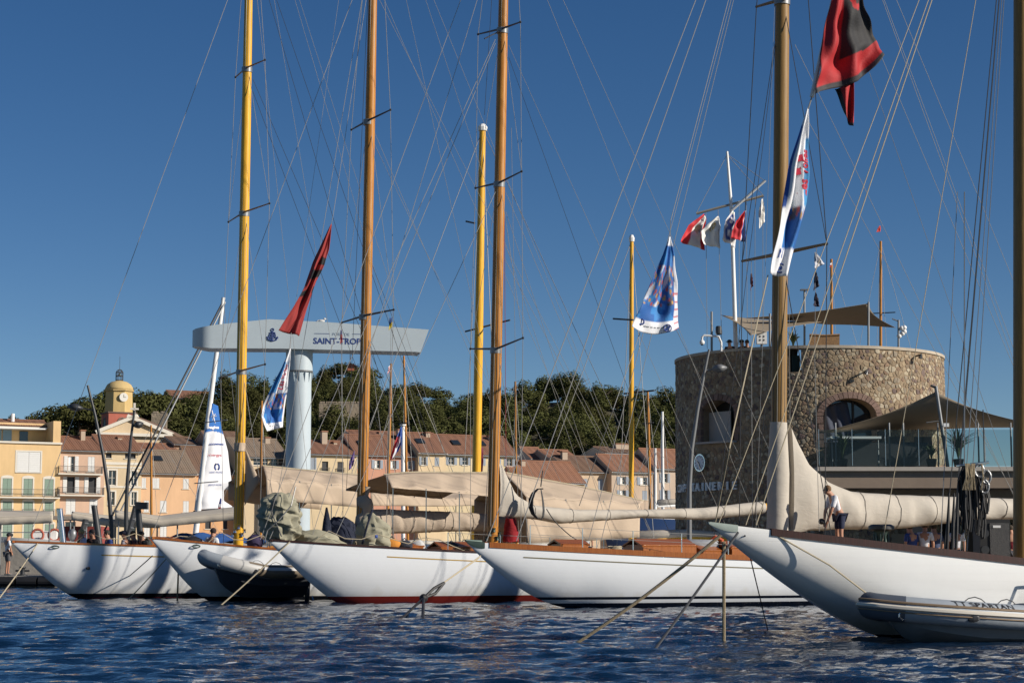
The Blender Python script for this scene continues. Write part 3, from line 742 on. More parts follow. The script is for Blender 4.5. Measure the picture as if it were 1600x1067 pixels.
def tileroof(x0, x1, p_e, p_r, name, m, parent, th=.12):
    """corrugated tile slope from the eave (y,z) up to the ridge (y,z)"""
    w_ = abs(x1-x0); n = max(8, min(int(w_/.13), 420)); mb = MB()
    def fn(u, v):
        x = lerp(x0, x1, u); y = lerp(p_e[0], p_r[0], v); z = lerp(p_e[1], p_r[1], v)
        st = (v*14) % 1
        return (x, y, z+.035*math.cos(2*math.pi*x/.30)+.03*(1-st)+.012*math.sin(x*1.7+v*9))
    mb.grid(fn, n, 42)
    o = mb.build(name, m, parent)
    mb = MB(); mb.poly([(x0, p_e[0]+.06, p_e[1]-.06), (x1, p_e[0]+.06, p_e[1]-.06), (x1, p_r[0], p_r[1]-.06), (x0, p_r[0], p_r[1]-.06)], (0, 0, -th)); mb.build('roof_board', M['trim'], o)
    mb = MB(); mb.tube([(x0, p_r[0], p_r[1]+.03), (x1, p_r[0], p_r[1]+.03)], .13, 8); mb.build('ridge', m, o)
    return o
def shutter_leaf(x0, x1, z0, z1, y, m, parent):
    mb = MB(); mb.bb(x0, x1, y-.05, y, z0, z1)
    o = mb.build('shutter', m, parent); k = 9; s_ = MB()
    for i in range(k):
        z = lerp(z0, z1, (i+.5)/k); s_.bb(x0+.06, x1-.06, y-.075, y-.045, z-(z1-z0)/k*.28, z+(z1-z0)/k*.28)
    s_.build('louvre', m, o, kind='stuff')
def house(label, x0, x1, eave, Y, wall, roof=None, ridge=None, wins=(), depth=9., gable=None, group=None, base=1.0, balcs=(), chim=(), bands=(), cat='house', skylights=(), row=True):
    """facade seen between columns x0..x1 with its eave at row eave; everything measured in the facade plane"""
    if row: Y += math.tan(PHI)*(W((x0+x1)/2, 800, Y).x+55)
    k = lambda px, py: (W(px, py, Y).x, W(px, py, Y).z)
    mid = (eave+872)/2
    X0, X1 = W(x0, mid, Y).x, W(x1, mid, Y).x; ZE = W(0, eave, Y).z
    h = thing('town_house', ((X0+X1)/2, Y, base), label, cat, group or 'houses along the old port'); h.rotation_euler.z = PHI; h.scale.x = 1/math.cos(PHI)
    wm = wallmat(wall)
    rects = []
    for w_ in wins:
        a, b_ = k(w_[0], w_[1]), k(w_[2], w_[3])
        if 'a' in w_[4] or 's' in w_[4] or 'o' in w_[4] or 'g' in w_[4] or 'd' in w_[4]: rects.append((max(a[0], X0+.05), min(b_[0], X1-.05), max(b_[1], base+.05), min(a[1], ZE-.1)))
    gx = sorted({X0, X1, *[r_[0] for r_ in rects], *[r_[1] for r_ in rects]}); gz = sorted({base-.6, ZE, *[r_[2] for r_ in rects], *[r_[3] for r_ in rects]})
    mb = MB()
    for i in range(len(gx)-1):
        for j in range(len(gz)-1):
            cx, cz = (gx[i]+gx[i+1])/2, (gz[j]+gz[j+1])/2
            if any(r_[0] < cx < r_[1] and r_[2] < cz < r_[3] for r_ in rects): continue
            mb.add([(gx[i], Y, gz[j]), (gx[i+1], Y, gz[j]), (gx[i+1], Y, gz[j+1]), (gx[i], Y, gz[j+1])], [(0, 1, 2, 3)])
    for a, b_, c, d in rects:
        mb.add([(a, Y, c), (b_, Y, c), (b_, Y, d), (a, Y, d), (a, Y+.25, c), (b_, Y+.25, c), (b_, Y+.25, d), (a, Y+.25, d)], [(0, 4, 5, 1), (1, 5, 6, 2), (2, 6, 7, 3), (3, 7, 4, 0)])
    mb.add([(X0, Y, base-.6), (X1, Y, base-.6), (X1, Y+depth, base-.6), (X0, Y+depth, base-.6), (X0, Y, ZE), (X1, Y, ZE), (X1, Y+depth, ZE), (X0, Y+depth, ZE)], [(0, 4, 7, 3), (1, 2, 6, 5), (2, 3, 7, 6)]+([] if roof else [(4, 5, 6, 7)]))
    zr = W(0, ridge, Y+depth/2).z if ridge else ZE
    if roof and not gable:
        mb.add([(X0, Y, ZE), (X0, Y+depth, ZE), (X0, Y+depth/2, zr)], [(0, 2, 1)]); mb.add([(X1, Y, ZE), (X1, Y+depth, ZE), (X1, Y+depth/2, zr)], [(0, 1, 2)])
    mb.build('wall', wm, h)
    if roof and not gable:
        sl = (zr-ZE)/(depth/2)
        tileroof(X0-.12, X1+.12, (Y-.45, ZE-.45*sl+.1), (Y+depth/2, zr+.1), 'roof', ROOFS[roof], h)
        tileroof(X0-.12, X1+.12, (Y+depth+.4, ZE-.4*sl+.1), (Y+depth/2-.02, zr+.1), 'roof', ROOFS[roof], h)
        MB().bb(X0+.01, X1-.01, Y-.22, Y-.01, ZE-.22, ZE-.04).build('cornice', M['trim'], h)
        MB().tube([(X0, Y-.5, ZE-.48*sl), (X1, Y-.5, ZE-.48*sl)], .07, 6).build('gutter', M['steel'], h)
    for w_, (a, b_, c, d) in zip([q for q in wins], rects):
        kd, col = w_[4], SH[w_[5]] if len(w_) > 5 else SH['white']
        wd = b_-a
        if 'f' in kd:                          # painted surround
            f = MB(); f.bb(a-.18, a, Y-.04, Y+.02, c-.1, d+.18); f.bb(b_, b_+.18, Y-.04, Y+.02, c-.1, d+.18); f.bb(a-.18, b_+.18, Y-.045, Y+.02, d, d+.2)
            if 'a' in kd: f.poly([(lerp(a-.18, b_+.18, .5)+(wd/2+.18)*math.cos(math.pi*i/10), Y-.042, d+.12+.3*math.sin(math.pi*i/10)) for i in range(11)], (0, .05, 0))
            f.build('window_surround', M['trim'], h)
        if 's' in kd:                          # closed shutters
            for q in ((a+.02, (a+b_)/2-.01), ((a+b_)/2+.01, b_-.02)): shutter_leaf(q[0], q[1], c+.02, d-.02, Y+.06, col, h)
        else:
            win = MB(); fr = .06
            win.bb(a, a+fr, Y+.14, Y+.2, c, d); win.bb(b_-fr, b_, Y+.14, Y+.2, c, d); win.bb(a, b_, Y+.141, Y+.2, d-fr, d); win.bb(a, b_, Y+.141, Y+.2, c, c+fr)
            if 'd' not in kd: win.bb((a+b_)/2-.035, (a+b_)/2+.035, Y+.139, Y+.2, c, d); win.bb(a, b_, Y+.143, Y+.19, lerp(c, d, .5)-.02, lerp(c, d, .5)+.02)
            o = win.build('window', M['trim'] if 'd' not in kd else M['iron'], h)
            MB().bb(a, b_, Y+.2, Y+.23, c, d).build('pane', M['darkroom'] if 'd' in kd else M['glass'], o)  # door openings get a painted dark sheet in place of glass
            if 'c' in kd: MB().bb(a+.1, lerp(a, b_, .45), Y+.16, Y+.185, c+.1, d-.1).build('curtain', M['white'], o)
        if 'o' in kd:                          # open shutters beside the opening
            lw = wd*.52
            shutter_leaf(a-lw-.03, a-.03, c-.02, d+.02, Y-.012, col, h); shutter_leaf(b_+.03, b_+lw+.03, c-.02, d+.02, Y-.012, col, h)
        MB().bb(a-.12, b_+.12, Y-.12, Y+.1, c-.09, c-.005).build('window_sill', M['trim'], h)
    for (bx0, by, bx1, rail, proj) in balcs:
        a, z = k(bx0, by); b_, _ = k(bx1, by); o = MB(); o.bb(a, b_, Y-proj, Y-.002, z-.18, z); o = o.build('balcony', M['trim'], h)
        n = int((b_-a)/.14); r_ = MB()
        for i in range(n+1): x = lerp(a+.05, b_-.05, i/n); r_.bb(x-.012, x+.012, Y-proj+.04, Y-proj+.065, z, z+rail)
        for i in range(int(proj/.14)):
            for x in (a+.05, b_-.05): r_.bb(x-.012, x+.012, Y-proj+.1+i*.14, Y-proj+.125+i*.14, z, z+rail)
        r_.bb(a, b_, Y-proj+.03, Y-proj+.08, z+rail, z+rail+.05); r_.build('balcony_railing', M['iron'], o)
    for (cx, cy0, cw, ch_) in chim:            # chimney: column, top row, width px, height px
        p = W(cx, cy0, Y+depth*.4); sc = F/(Y+depth*.4); o = MB(); o.bb(p.x-cw/2/sc, p.x+cw/2/sc, p.y-.35, p.y+.35, p.z-ch_/sc-1.5, p.z); o = o.build('chimney', wallmat((.42, .33, .25)), h)
        MB().bb(p.x-cw/2/sc-.08, p.x+cw/2/sc+.08, p.y-.43, p.y+.43, p.z-.12, p.z+.06).build('chimney_cap', ROOFS['orange'], o)
    for (sx, sy) in skylights:
        t = (eave-sy)/(eave-ridge) if ridge else .5; y = Y+depth/2*t; z = lerp(ZE, zr, t); p = W(sx, sy, y); sl = math.atan2(zr-ZE, depth/2)
        MB().box((p.x, y, z+.25), (1.1, 1.3, .14), ax=(Vector((1, 0, 0)), Vector((0, math.cos(sl), math.sin(sl))), Vector((0, -math.sin(sl), math.cos(sl))))).build('skylight', M['glass'], h)
    for by, hh in bands:
        z = W(0, by, Y).z; MB().bb(X0+.012, X1-.012, Y-.07, Y-.003, z-hh, z).build('string_course', M['trim'], h)
    h_ = h; h_x = (X0, X1, ZE, zr); return h, h_x
HY = 262
OC, PK, BG, ORG_ = (.66, .46, .235), (.55, .375, .27), (.58, .46, .295), (.64, .405, .235)
G = 'green'
h1, d1 = house('ochre house with sage green shutters, white roller window and glazed roof terrace', -62, 84, 692, HY, OC, None, None,
    [(25, 705, 57, 737, 'sf', 'white')]+[(x, y0, x+12, y1, 'sfa', G) for x in (5, 34, 63, -24) for y0, y1 in ((747, 773), (783, 808), (818, 846))], 10, balcs=((-40, 776, 82, 1.0, 1.0), (2, 806, 19, .9, .4), (31, 806, 50, .9, .4), (60, 806, 79, .9, .4)))
X0, X1, ZE, _ = d1; HY1 = ORG[h1.name].y
MB().bb(X0-.1, X1+.1, HY1-.25, HY1+10, ZE, ZE+.25).build('parapet', M['trim'], h1)
pz0, pz1 = W(0, 688, HY1+4).z, W(0, 660, HY1+4).z
MB().bb(X0, X1-.6, HY1+4, HY1+9, ZE+.2, pz1).build('penthouse_wall', wallmat(OC), h1)
tileroof(X0, X1-.5, (HY1+3.2, W(0, 665, HY1+3).z), (HY1+7, W(0, 656, HY1+7).z), 'penthouse_roof', ROOFS['red'], h1)
MB().bb(X1-.9, X1, HY1+.3, HY1+9, ZE+.2, W(0, 655, HY1).z).build('party_wall', wallmat(OC), h1)
MB().bb(X0, X1-1.5, HY1+1.2, HY1+3.9, W(0, 668, HY1+2).z-.15, W(0, 668, HY1+2).z).build('terrace_canopy', M['white'], h1)
for px in (6, 16, 30, -10): q = W(px, 678, HY1+3); MB().bb(q.x-.5, q.x+.55, HY1+3.88, HY1+3.96, ZE+.3, W(0, 669, HY1+3.9).z).build('terrace_glazing', mat('blue_glazing', (.16, .24, .3), .08), h1)
q = W(56, 676, HY1+4); MB().bb(q.x-.5, q.x+.5, HY1+3.9, HY1+3.99, ZE+.4, ZE+1.9).build('terrace_door', M['glass'], h1)
c_ = W(52, 646, HY1+6); MB().tube([c_, c_-UP*2], .22, 8).build('chimney_flue', M['white'], h1)
house('pink house with white shutters and two slabs of iron railed balconies', 87, 158, 703, HY, PK, 'red', 684,
    [(108, 713, 117, 737, 'oc', 'white'), (136, 713, 145, 737, 's', 'white'), (107, 745, 117, 770, 'do', 'white'), (137, 745, 147, 770, 'do', 'white'), (105, 779, 118, 803, 's', 'white'), (138, 779, 149, 803, 's', 'white'), (104, 815, 118, 846, 'g'), (134, 815, 150, 846, 'g')], 10,
    balcs=((92, 740, 154, .95, 1.1), (91, 773, 156, .95, 1.1)), chim=((150, 672, 6, 12),))
h3, _ = house('narrow cream house with terracotta roof and small loggia', 161, 217, 704, HY, BG, 'red', 682,
    [(172, 735, 182, 758, 'gf'), (172, 768, 180, 789, 'gf'), (204, 735, 211, 758, 'gf'), (204, 768, 211, 789, 'gf'), (168, 708, 176, 716, 'd'), (195, 708, 210, 716, 'd'), (172, 806, 182, 840, 'd'), (200, 806, 210, 840, 'g')], 10, bands=((722, .35), (729, .2), (759, .25)), chim=((208, 683, 6, 14),))
h4, d4 = house('peach orange house with white shutters and long brown roof', 218, 302, 738, HY, ORG_, 'grey', 705,
    [(225, 747, 231, 763, 's', 'white'), (240, 747, 250, 763, 's', 'white'), (284, 747, 292, 763, 's', 'white'), (228, 782, 235, 800, 's', 'white'), (251, 782, 260, 800, 's', 'white'), (284, 782, 292, 800, 's', 'white'), (228, 814, 236, 840, 's', 'white'), (251, 814, 260, 840, 's', 'white')], 11, skylights=((232, 720), (264, 719)))
house('orange house half hidden behind the printed sail', 303, 372, 738, HY+1, (.60, .34, .17), 'brown', 700,
    [(322, 810, 330, 826, 'd'), (348, 810, 354, 826, 'd'), (330, 750, 338, 764, 's', 'white'), (352, 750, 360, 764, 's', 'white'), (330, 782, 338, 798, 's', 'white')], 11)
house('low cream house with dark band windows beside the grey column', 374, 447, 713, 261, (.57, .45, .29), 'grey', 687,
    [(397, 716, 418, 727, 'g'), (423, 716, 444, 727, 'g'), (395, 745, 403, 765, 'g', G), (420, 745, 428, 765, 'g')], 10, chim=((437, 683, 7, 15),))
house('cream yellow house with tall dark balcony doors', 484, 556, 709, 254, (.58, .46, .29), 'red', 690,
    [(489, 716, 493, 734, 'so', 'grey'), (504, 721, 513, 739, 'd'), (527, 721, 536, 739, 'd'), (504, 755, 513, 775, 'g'), (527, 755, 536, 775, 'g')], 9, balcs=((502, 740, 515, .8, .25), (525, 740, 538, .8, .25)), chim=((541, 690, 5, 10), (525, 674, 8, 16)))
house('salmon pink house with blue grey shutters', 557, 653, 710, 254.5, (.50, .26, .175), 'red', 682,
    [(x, 719, x+8, 732, 'oc', 'grey') for x in (586, 610, 634, 563)]+[(x, 755, x+8, 770, 'o', 'grey') for x in (586, 610, 634)], 9, chim=((594, 687, 5, 12), (641, 670, 6, 26), (649, 668, 5, 28)), skylights=((578, 696),))
house('pale cream house with one closed grey shutter', 654, 696, 706, 253.5, (.62, .48, .30), 'red', 678,
    [(659, 714, 665, 727, 'o', 'grey'), (679, 714, 686, 727, 's', 'grey'), (659, 750, 665, 764, 'o', 'grey'), (679, 750, 686, 764, 'o', 'grey')], 9, skylights=((668, 692),))
house('butter yellow house behind the tall yellow mast', 697, 808, 709, 254, (.60, .49, .31), 'red', 682,
    [(x, 715, x+8, 727, 'o', 'grey') for x in (702, 723, 746, 770, 792)]+[(x, 752, x+8, 766, 'o', 'grey') for x in (702, 723, 746, 770, 792)], 9, chim=((687, 678, 6, 12), (783, 680, 6, 12)), skylights=((724, 695), (763, 695)))
house('low cream house under a wide orange tiled roof', 808, 915, 752, 251, (.62, .44, .26), 'orange', 722, [(830, 762, 838, 776, 'o', 'grey'), (870, 762, 878, 776, 'o', 'grey')], 9, chim=((834, 720, 6, 16),))
house('brown roofed house with a small terrace door', 886, 955, 736, 255, (.52, .40, .28), 'brown', 714, [(910, 748, 918, 764, 's', 'grey'), (935, 748, 943, 766, 's', 'grey')], 9, chim=((898, 706, 8, 26),))
house('greige house with three blue grey shuttered windows', 955, 1022, 736, 254, (.48, .37, .275), 'orange', 712,
    [(968, 745, 977, 757, 'oc', 'grey'), (1001, 745, 1011, 757, 'oc', 'grey'), (968, 766, 977, 780, 'oc', 'grey'), (1004, 766, 1012, 780, 's', 'grey')], 9, bands=((739, .2),))
house('taller greige house beside the stone tower', 1022, 1090, 731, 254.5, (.50, .39, .30), 'orange', 703, [(1034, 740, 1042, 754, 'o', 'grey'), (1034, 766, 1042, 780, 'o', 'grey')], 9)
# houses stepping up behind
house('white gabled cottage below the pine wood', 829, 858, 716, 330, (.58, .50, .42), 'orange', 700, [(838, 722, 842, 730, 'd'), (848, 722, 852, 730, 'd')], 8, base=6., group='houses stepping up behind the port', row=False)
house('tan house with a tall chimney behind the terrace', 858, 905, 716, 328, (.45, .33, .24), 'orange', 704, [(870, 722, 876, 730, 'g')], 8, base=6., chim=((893, 704, 12, 24),), group='houses stepping up behind the port', row=False)
house('flat topped beige block below the pine wood', 905, 945, 712, 335, (.52, .44, .34), None, None, [(912, 716, 918, 722, 'd'), (930, 716, 936, 722, 'd')], 8, base=6., group='houses stepping up behind the port', row=False)
house('pale house with a roof box above the tiles', 945, 998, 708, 340, (.56, .47, .37), 'brown', 700, [(960, 712, 966, 720, 'd')], 8, base=6., chim=((985, 693, 22, 14),), group='houses stepping up behind the port', row=False)
house('stone house with white blinds under the church', 200, 276, 706, 295, (.47, .33, .22), 'orange', 694, [(226, 696, 240, 706, 's', 'white'), (262, 697, 274, 708, 's', 'white'), (226, 712, 240, 724, 's', 'white')], 9, base=4., group='houses stepping up behind the port', row=False)
house('dark brown brick house left of the printed sail', 272, 306, 694, 300, (.36, .23, .15), 'brown', 684, [(285, 704, 291, 716, 'd')], 9, base=4., group='houses stepping up behind the port', row=False)
house('terracotta roofed house right of the white mast', 330, 390, 694, 300, (.50, .30, .2), 'brown', 676, [(350, 700, 357, 712, 's', 'white')], 9, base=4., group='houses stepping up behind the port', row=False)
house('small house with bright roof far up the slope', 268, 330, 622, 470, (.42, .26, .18), 'red', 612, [(290, 628, 294, 634, 'd')], 8, base=30., group='houses stepping up behind the port', row=False)
house('long tiled house behind the salmon pink front', 560, 690, 690, 300, (.46, .32, .22), 'red', 676, [(600, 694, 606, 702, 'd')], 9, group='houses stepping up behind the port', row=False, chim=((612, 676, 6, 10),))
# ------------------------------------------------------------------ church with belfry
CY = 322; sc = F/CY
ch = thing('church', (W(210, 700, CY).x, CY+8, 4), 'cream church front with pediment and ochre domed belfry', 'church')
q0, q1 = W(158, 690, CY-6), W(262, 690, CY-6); ap = W(208, 655, CY-6); e0, e1 = W(164, 676, CY-6), W(258, 676, CY-6)
CRM = wallmat((.56, .44, .29))
MB().poly([(q0.x+.4, CY-6, 3), (q1.x-.4, CY-6, 3), (e1.x, CY-6, e1.z), (ap.x, CY-6, ap.z), (e0.x, CY-6, e0.z)], (0, 22, 0)).build('nave', CRM, ch)
for a, b_ in ((e0, ap), (e1, ap)):
    dv = (b_-a).normalized(); MB().box((a+b_)/2+Vector((0, -.2, .25)), ((b_-a).length+1.6, 1.2, .55), ax=(dv, Vector((0, 1, 0)), dv.cross(Vector((0, 1, 0))))).build('pediment_cornice', M['trim'], ch)
MB().bb(e0.x-.6, e1.x+.6, CY-6.9, CY-6.01, e0.z-.6, e0.z-.1).build('cornice', M['trim'], ch)
for sg, a in ((-1, e0), (1, e1)):
    mb = MB(); mb.poly([(a.x+sg*.8, CY-6.6, a.z-.1), (ap.x, CY-6.6, ap.z+.55), (ap.x, CY+16, ap.z+.55), (a.x+sg*.8, CY+16, a.z-.1)], (0, 0, .2)); mb.build('nave_roof', ROOFS['brown'], ch)
MB().bb(W(215, 0, CY).x-1, W(215, 0, CY).x+1, CY-6.06, CY-6.01, W(0, 690, CY).z, W(0, 683, CY).z).build('niche', M['darkroom'], ch)  # flat dark plate, the recess shade is only its colour
cx = W(210, 640, CY-6); cr = MB(); cr.bb(cx.x-.14, cx.x+.14, CY-6.2, CY-5.9, ap.z, W(0, 634, CY).z); cr.bb(cx.x-.6, cx.x+.6, CY-6.2, CY-5.9, W(0, 643, CY).z-.14, W(0, 643, CY).z+.14); cr.build('cross', mat('cross_stone', (.5, .47, .42), .9), ch)
# belfry: square red shaft turned on its corner, ochre octagon, dome, iron lantern
BYc = CY+6; bc = W(185, 660, BYc); sb = F/BYc
def prism(n, r, z0, z1, rot, r2=None): return MB().lathe([(r, z0), (r if r2 is None else r2, z1)], (0, 0, 0), n), rot
def ngon(n, prof, rot, name, m, parent, smooth=False):
    mb = MB(); vs = []; fs = []
    for r, z in prof:
        for k in range(n): a = rot+2*math.pi*k/n; vs.append((bc.x+r*math.cos(a), BYc+r*math.sin(a), z))
    for i in range(len(prof)-1):
        for k in range(n): k2 = (k+1) % n; fs.append((i*n+k, i*n+k2, (i+1)*n+k2, (i+1)*n+k))
    fs += [tuple(range(n-1, -1, -1)), tuple(range((len(prof)-1)*n, len(prof)*n))]
    return mb.add(vs, fs).build(name, m, parent, smooth)
zz = lambda py: W(0, py, BYc).z
rs = 25/sb
ngon(4, [(rs*1.22, 4), (rs*1.22, zz(646))], R(-108), 'red_shaft', wallmat((.42, .125, .085)), ch)
ngon(4, [(rs*1.30, zz(647)), (rs*1.30, zz(645))], R(-108), 'shaft_cornice', wallmat((.16, .10, .08)), ch)
ngon(8, [(rs*.92, zz(645)), (rs*.88, zz(611))], R(-100), 'octagon_stage', wallmat((.56, .40, .17)), ch)
ngon(8, [(rs*.98, zz(612)), (rs*.98, zz(610))], R(-100), 'octagon_cornice', wallmat((.5, .36, .16)), ch)
ngon(16, [(rs*.9, zz(610)), (rs*.86, zz(606)), (rs*.74, zz(601)), (rs*.5, zz(597)), (rs*.2, zz(595)), (.05, zz(594))], 0, 'dome', wallmat((.52, .38, .17)), ch, True)
for k, aa in enumerate((R(-72), R(-160))):
    dd = Vector((math.cos(aa), math.sin(aa), 0)); ss = Vector((-dd.y, dd.x, 0)); p = Vector((bc.x, BYc, zz(672)))+dd*(rs*1.22*math.cos(R(45))+.02)
    dd = Vector((math.cos(R(-108+45+ (0 if k == 0 else -90))), math.sin(R(-108+45+(0 if k == 0 else -90))), 0)); ss = Vector((-dd.y, dd.x, 0)); p = Vector((bc.x, BYc, zz(676)))+dd*(rs*1.22*math.cos(R(45))+.0)
    MB().poly([p+ss*x+UP*y for x, y in arch_pts(.62, 1.6, .62)], dd*.05).build('belfry_opening', M['darkroom'], ch)  # dark plate painting the unlit inside of the belfry
    mb = MB(); ap_ = arch_pts(.8, 1.6, .8)[1:]; 
    mb.tube([p+ss*x+UP*y+dd*.04 for x, y in ap_]+[p+ss*-.8+dd*.04], .12, 6); mb.build('opening_surround', wallmat((.2, .16, .13)), ch)
cl = Vector((bc.x, BYc, zz(620))); ck = W(193, 620, BYc-rs); dd = (Vector((ck.x, BYc-rs*.83, ck.z))-cl); dd.z = 0; dd.normalize()
p = Vector((bc.x, BYc, ck.z))+dd*(rs*.87)
MB().tube([p, p+dd*.12], .75, 20).build('clock_face', mat('church_dial', (.62, .6, .55), .6), ch, smooth=40)
o = MB(); o.tube([p+dd*.1, p+dd*.16], .06, 6); ssd = Vector((-dd.y, dd.x, 0))
o.box(p+dd*.14+UP*.22, (.06, .03, .5), math.atan2(ssd.y, ssd.x)); o.box(p+dd*.14+ssd*.2, (.4, .03, .06), math.atan2(ssd.y, ssd.x)); o.build('clock_hands', M['black'], ch)
for k in range(24):
    pass
o = MB(); zl = zz(596); zt = zz(577)
for k in range(8):
    a = 2*math.pi*k/8; x, y = math.cos(a), math.sin(a); r_ = .62
    o.tube([(bc.x+x*r_, BYc+y*r_, zl), (bc.x+x*r_, BYc+y*r_, zl+.75*(zt-zl)), (bc.x+x*r_*.6, BYc+y*r_*.6, zl+.93*(zt-zl)), (bc.x, BYc, zt)], .05, 5)
for q in (.1, .45, .75): o.tube([(bc.x+.62*math.cos(2*math.pi*k/14), BYc+.62*math.sin(2*math.pi*k/14), lerp(zl, zt, q)) for k in range(15)], .05, 5)
o.tube([(bc.x, BYc, zt), (bc.x, BYc, zt+2.2)], .035, 5); o.build('iron_lantern', M['iron'], ch)
MB().lathe([(.3, 0), (.28, .1), (.2, .35), (.12, .5)], (bc.x, BYc, lerp(zl, zt, .45)), 12).build('bell', M['bronze'], ch)
for o_ in ch.children:                       # the church front stands square to the row of houses
    if o_.name.split('.')[0] in ('nave', 'pediment_cornice', 'cornice', 'nave_roof', 'niche', 'cross'):
        for v in o_.data.vertices: v.co.y += (v.co.x+ORG[ch.name].x-ap.x)*math.tan(PHI)
# ------------------------------------------------------------------ hill and pines
RID = [(-400, 700), (0, 690), (60, 682), (120, 668), (200, 668), (260, 655), (300, 638), (360, 628), (440, 628), (500, 628), (540, 615), (580, 618), (640, 640), (720, 652), (800, 640), (860, 634), (900, 636), (960, 645), (1060, 652), (1130, 700), (1180, 860), (2000, 866)]
YR = 470.
def hill_z(x, y):
    px = 800+F*x/y; zr = W(0, interp(RID, px), YR).z
    t = min(max((y-312)/(YR-312), 0), 1.25); t2 = min(t, 1)
    s_ = t2**.8
    return lerp(1.2, zr, s_)-max(0, t-1)*20+1.2*math.sin(x*.09)*math.sin(y*.07)*t2
mb = MB(); mb.grid(lambda u, v: (lerp(-260, 320, u), lerp(300, 640, v), hill_z(lerp(-260, 320, u), lerp(300, 640, v))), 110, 60)
mb.struct('hill', mat('scrub_ground', (.085, .07, .04), .95, col2=(.05, .06, .028), scale=.06, var=.3, bump=.4, bscale=.3), smooth=True)
M['bark'] = mat('pine_bark', (.09, .065, .045), .95, var=.3, scale=2, bump=.03)
def leafmat(name, c):
    m = mat(name, c, .75, attr=True, spec=.05); N = m.node_tree.nodes; L = m.node_tree.links; b = N['Principled BSDF']
    a = b.inputs['Base Color'].links[0].from_socket
    rg = N.new('ShaderNodeMix'); rg.data_type = 'RGBA'; rg.blend_type = 'MULTIPLY'; rg.inputs[0].default_value = 1; L.new(a, rg.inputs[6]); rg.inputs[7].default_value = (*c, 1)
    oi = N.new('ShaderNodeObjectInfo'); hv = N.new('ShaderNodeHueSaturation'); mr_ = N.new('ShaderNodeMapRange'); mr_.inputs[3].default_value = .7; mr_.inputs[4].default_value = 1.3; L.new(oi.outputs['Random'], mr_.inputs[0]); L.new(mr_.outputs[0], hv.inputs['Value'])
    m2 = N.new('ShaderNodeMapRange'); m2.inputs[3].default_value = .485; m2.inputs[4].default_value = .512; L.new(oi.outputs['Random'], m2.inputs[0]); L.new(m2.outputs[0], hv.inputs['Hue'])
    L.new(rg.outputs[2], hv.inputs['Color']); L.new(hv.outputs[0], b.inputs['Base Color']); return m
M['needles'] = leafmat('pine_needles', (.068, .072, .026)); M['needles_d'] = leafmat('umbrella_pine_needles', (.066, .068, .024)); M['scrub'] = leafmat('dry_scrub_leaves', (.12, .085, .05))
def crown_mesh(seed, w_, h_, flat, nl, per, q):
    r = random.Random(seed); mb = MB(); g = np.random.default_rng(seed)
    lobes = []
    for i in range(nl):
        a = r.random()*6.283; t = r.random()**.6; rad = w_*.5*t*(.85 if not flat else 1); y = (1-t*t)*h_*.45 if not flat else (1-t*t)*h_*.25
        lobes.append((rad*math.cos(a), rad*math.sin(a), h_*(.45 if not flat else .7)+y*r.uniform(.3, 1.1)-(t*h_*.18 if not flat else 0), w_*r.uniform(.13, .22), h_*r.uniform(.13, .2) if not flat else h_*r.uniform(.12, .2)))
    for lx, ly, lz, lr, lh in lobes:
        br = r.uniform(.75, 1.3)
        for k in range(per):
            d = g.normal(size=3); d /= np.linalg.norm(d)+1e-9
            if d[2] < -.35: d[2] *= .4
            s = .72+.36*r.random(); p = Vector((lx+d[0]*lr*s, ly+d[1]*lr*s, lz+d[2]*lh*s))
            nrm = Vector(d)+Vector((r.uniform(-.8, .8), r.uniform(-.8, .8), r.uniform(-.3, .9))); nrm.normalize()
            t1 = nrm.orthogonal().normalized(); t1.rotate(Matrix.Rotation(r.random()*6.28, 3, nrm)); t2 = nrm.cross(t1); sz = q*r.uniform(.6, 1.35)
            c = br*r.uniform(.7, 1.25)
            mb.add([p-t1*sz-t2*sz*.45, p+t1*sz-t2*sz*.3, p+t1*sz*.4+t2*sz*.6], [(0, 1, 2)], (c, c, c*.95))
    return mb.mesh('crown')
def trunk_mesh(seed, h_, r0, lobes=6, w_=6., flat=False):
    r = random.Random(seed); mb = MB(); pts = [(r.uniform(-.2, .2)*i, r.uniform(-.2, .2)*i, h_*i/5*.8) for i in range(6)]
    mb.tube(pts, [r0*(1-.13*i) for i in range(6)], 7)
    for i in range(lobes):
        a = 6.28*i/lobes+r.random(); k = r.randint(3, 5) if flat else r.randint(2, 5); p = Vector(pts[k]); e = p+Vector((math.cos(a)*w_*.38, math.sin(a)*w_*.38, h_*(.12 if flat else .2)))
        mb.tube([p, (p+e)/2+Vector((0, 0, -.15)), e], [r0*.4, r0*.28, r0*.12], 5)
    return mb.mesh('trunk', smooth=True)
TV = []
for i in range(6):
    w_ = (7.5, 9, 6.5, 8, 10, 7)[i]; h_ = (7.5, 8, 8.5, 7, 8.5, 7.8)[i]
    TV.append((crown_mesh(40+i, w_, h_, False, 44, 120, .24), trunk_mesh(60+i, h_*.8, .25, 6, w_)))
UV_ = [(crown_mesh(80+i, 10, 7, True, 34, 120, .24), trunk_mesh(90+i, 7, .28, 7, 10, True)) for i in range(3)]
SV = [(crown_mesh(95+i, 5, 3.2, False, 18, 60, .3), trunk_mesh(97+i, 2.2, .12, 5, 4)) for i in range(2)]
def plant(var, p, s, rz, label, group, name='pine_tree', leaf='needles', cat='tree'):
    t = bpy.data.objects.new(name, None); COL.objects.link(t); t.location = p; t.rotation_euler = (0, 0, rz); t.scale = (s, s, s); tag(t, label, cat, group); reg(t, p)
    for me, nm, m in ((var[0], 'crown', M[leaf]), (var[1], 'trunk', M['bark'])):
        if not me.materials: me.materials.append(m)
        o = bpy.data.objects.new(nm, me); COL.objects.link(o); o.parent = t
r = random.Random(21)
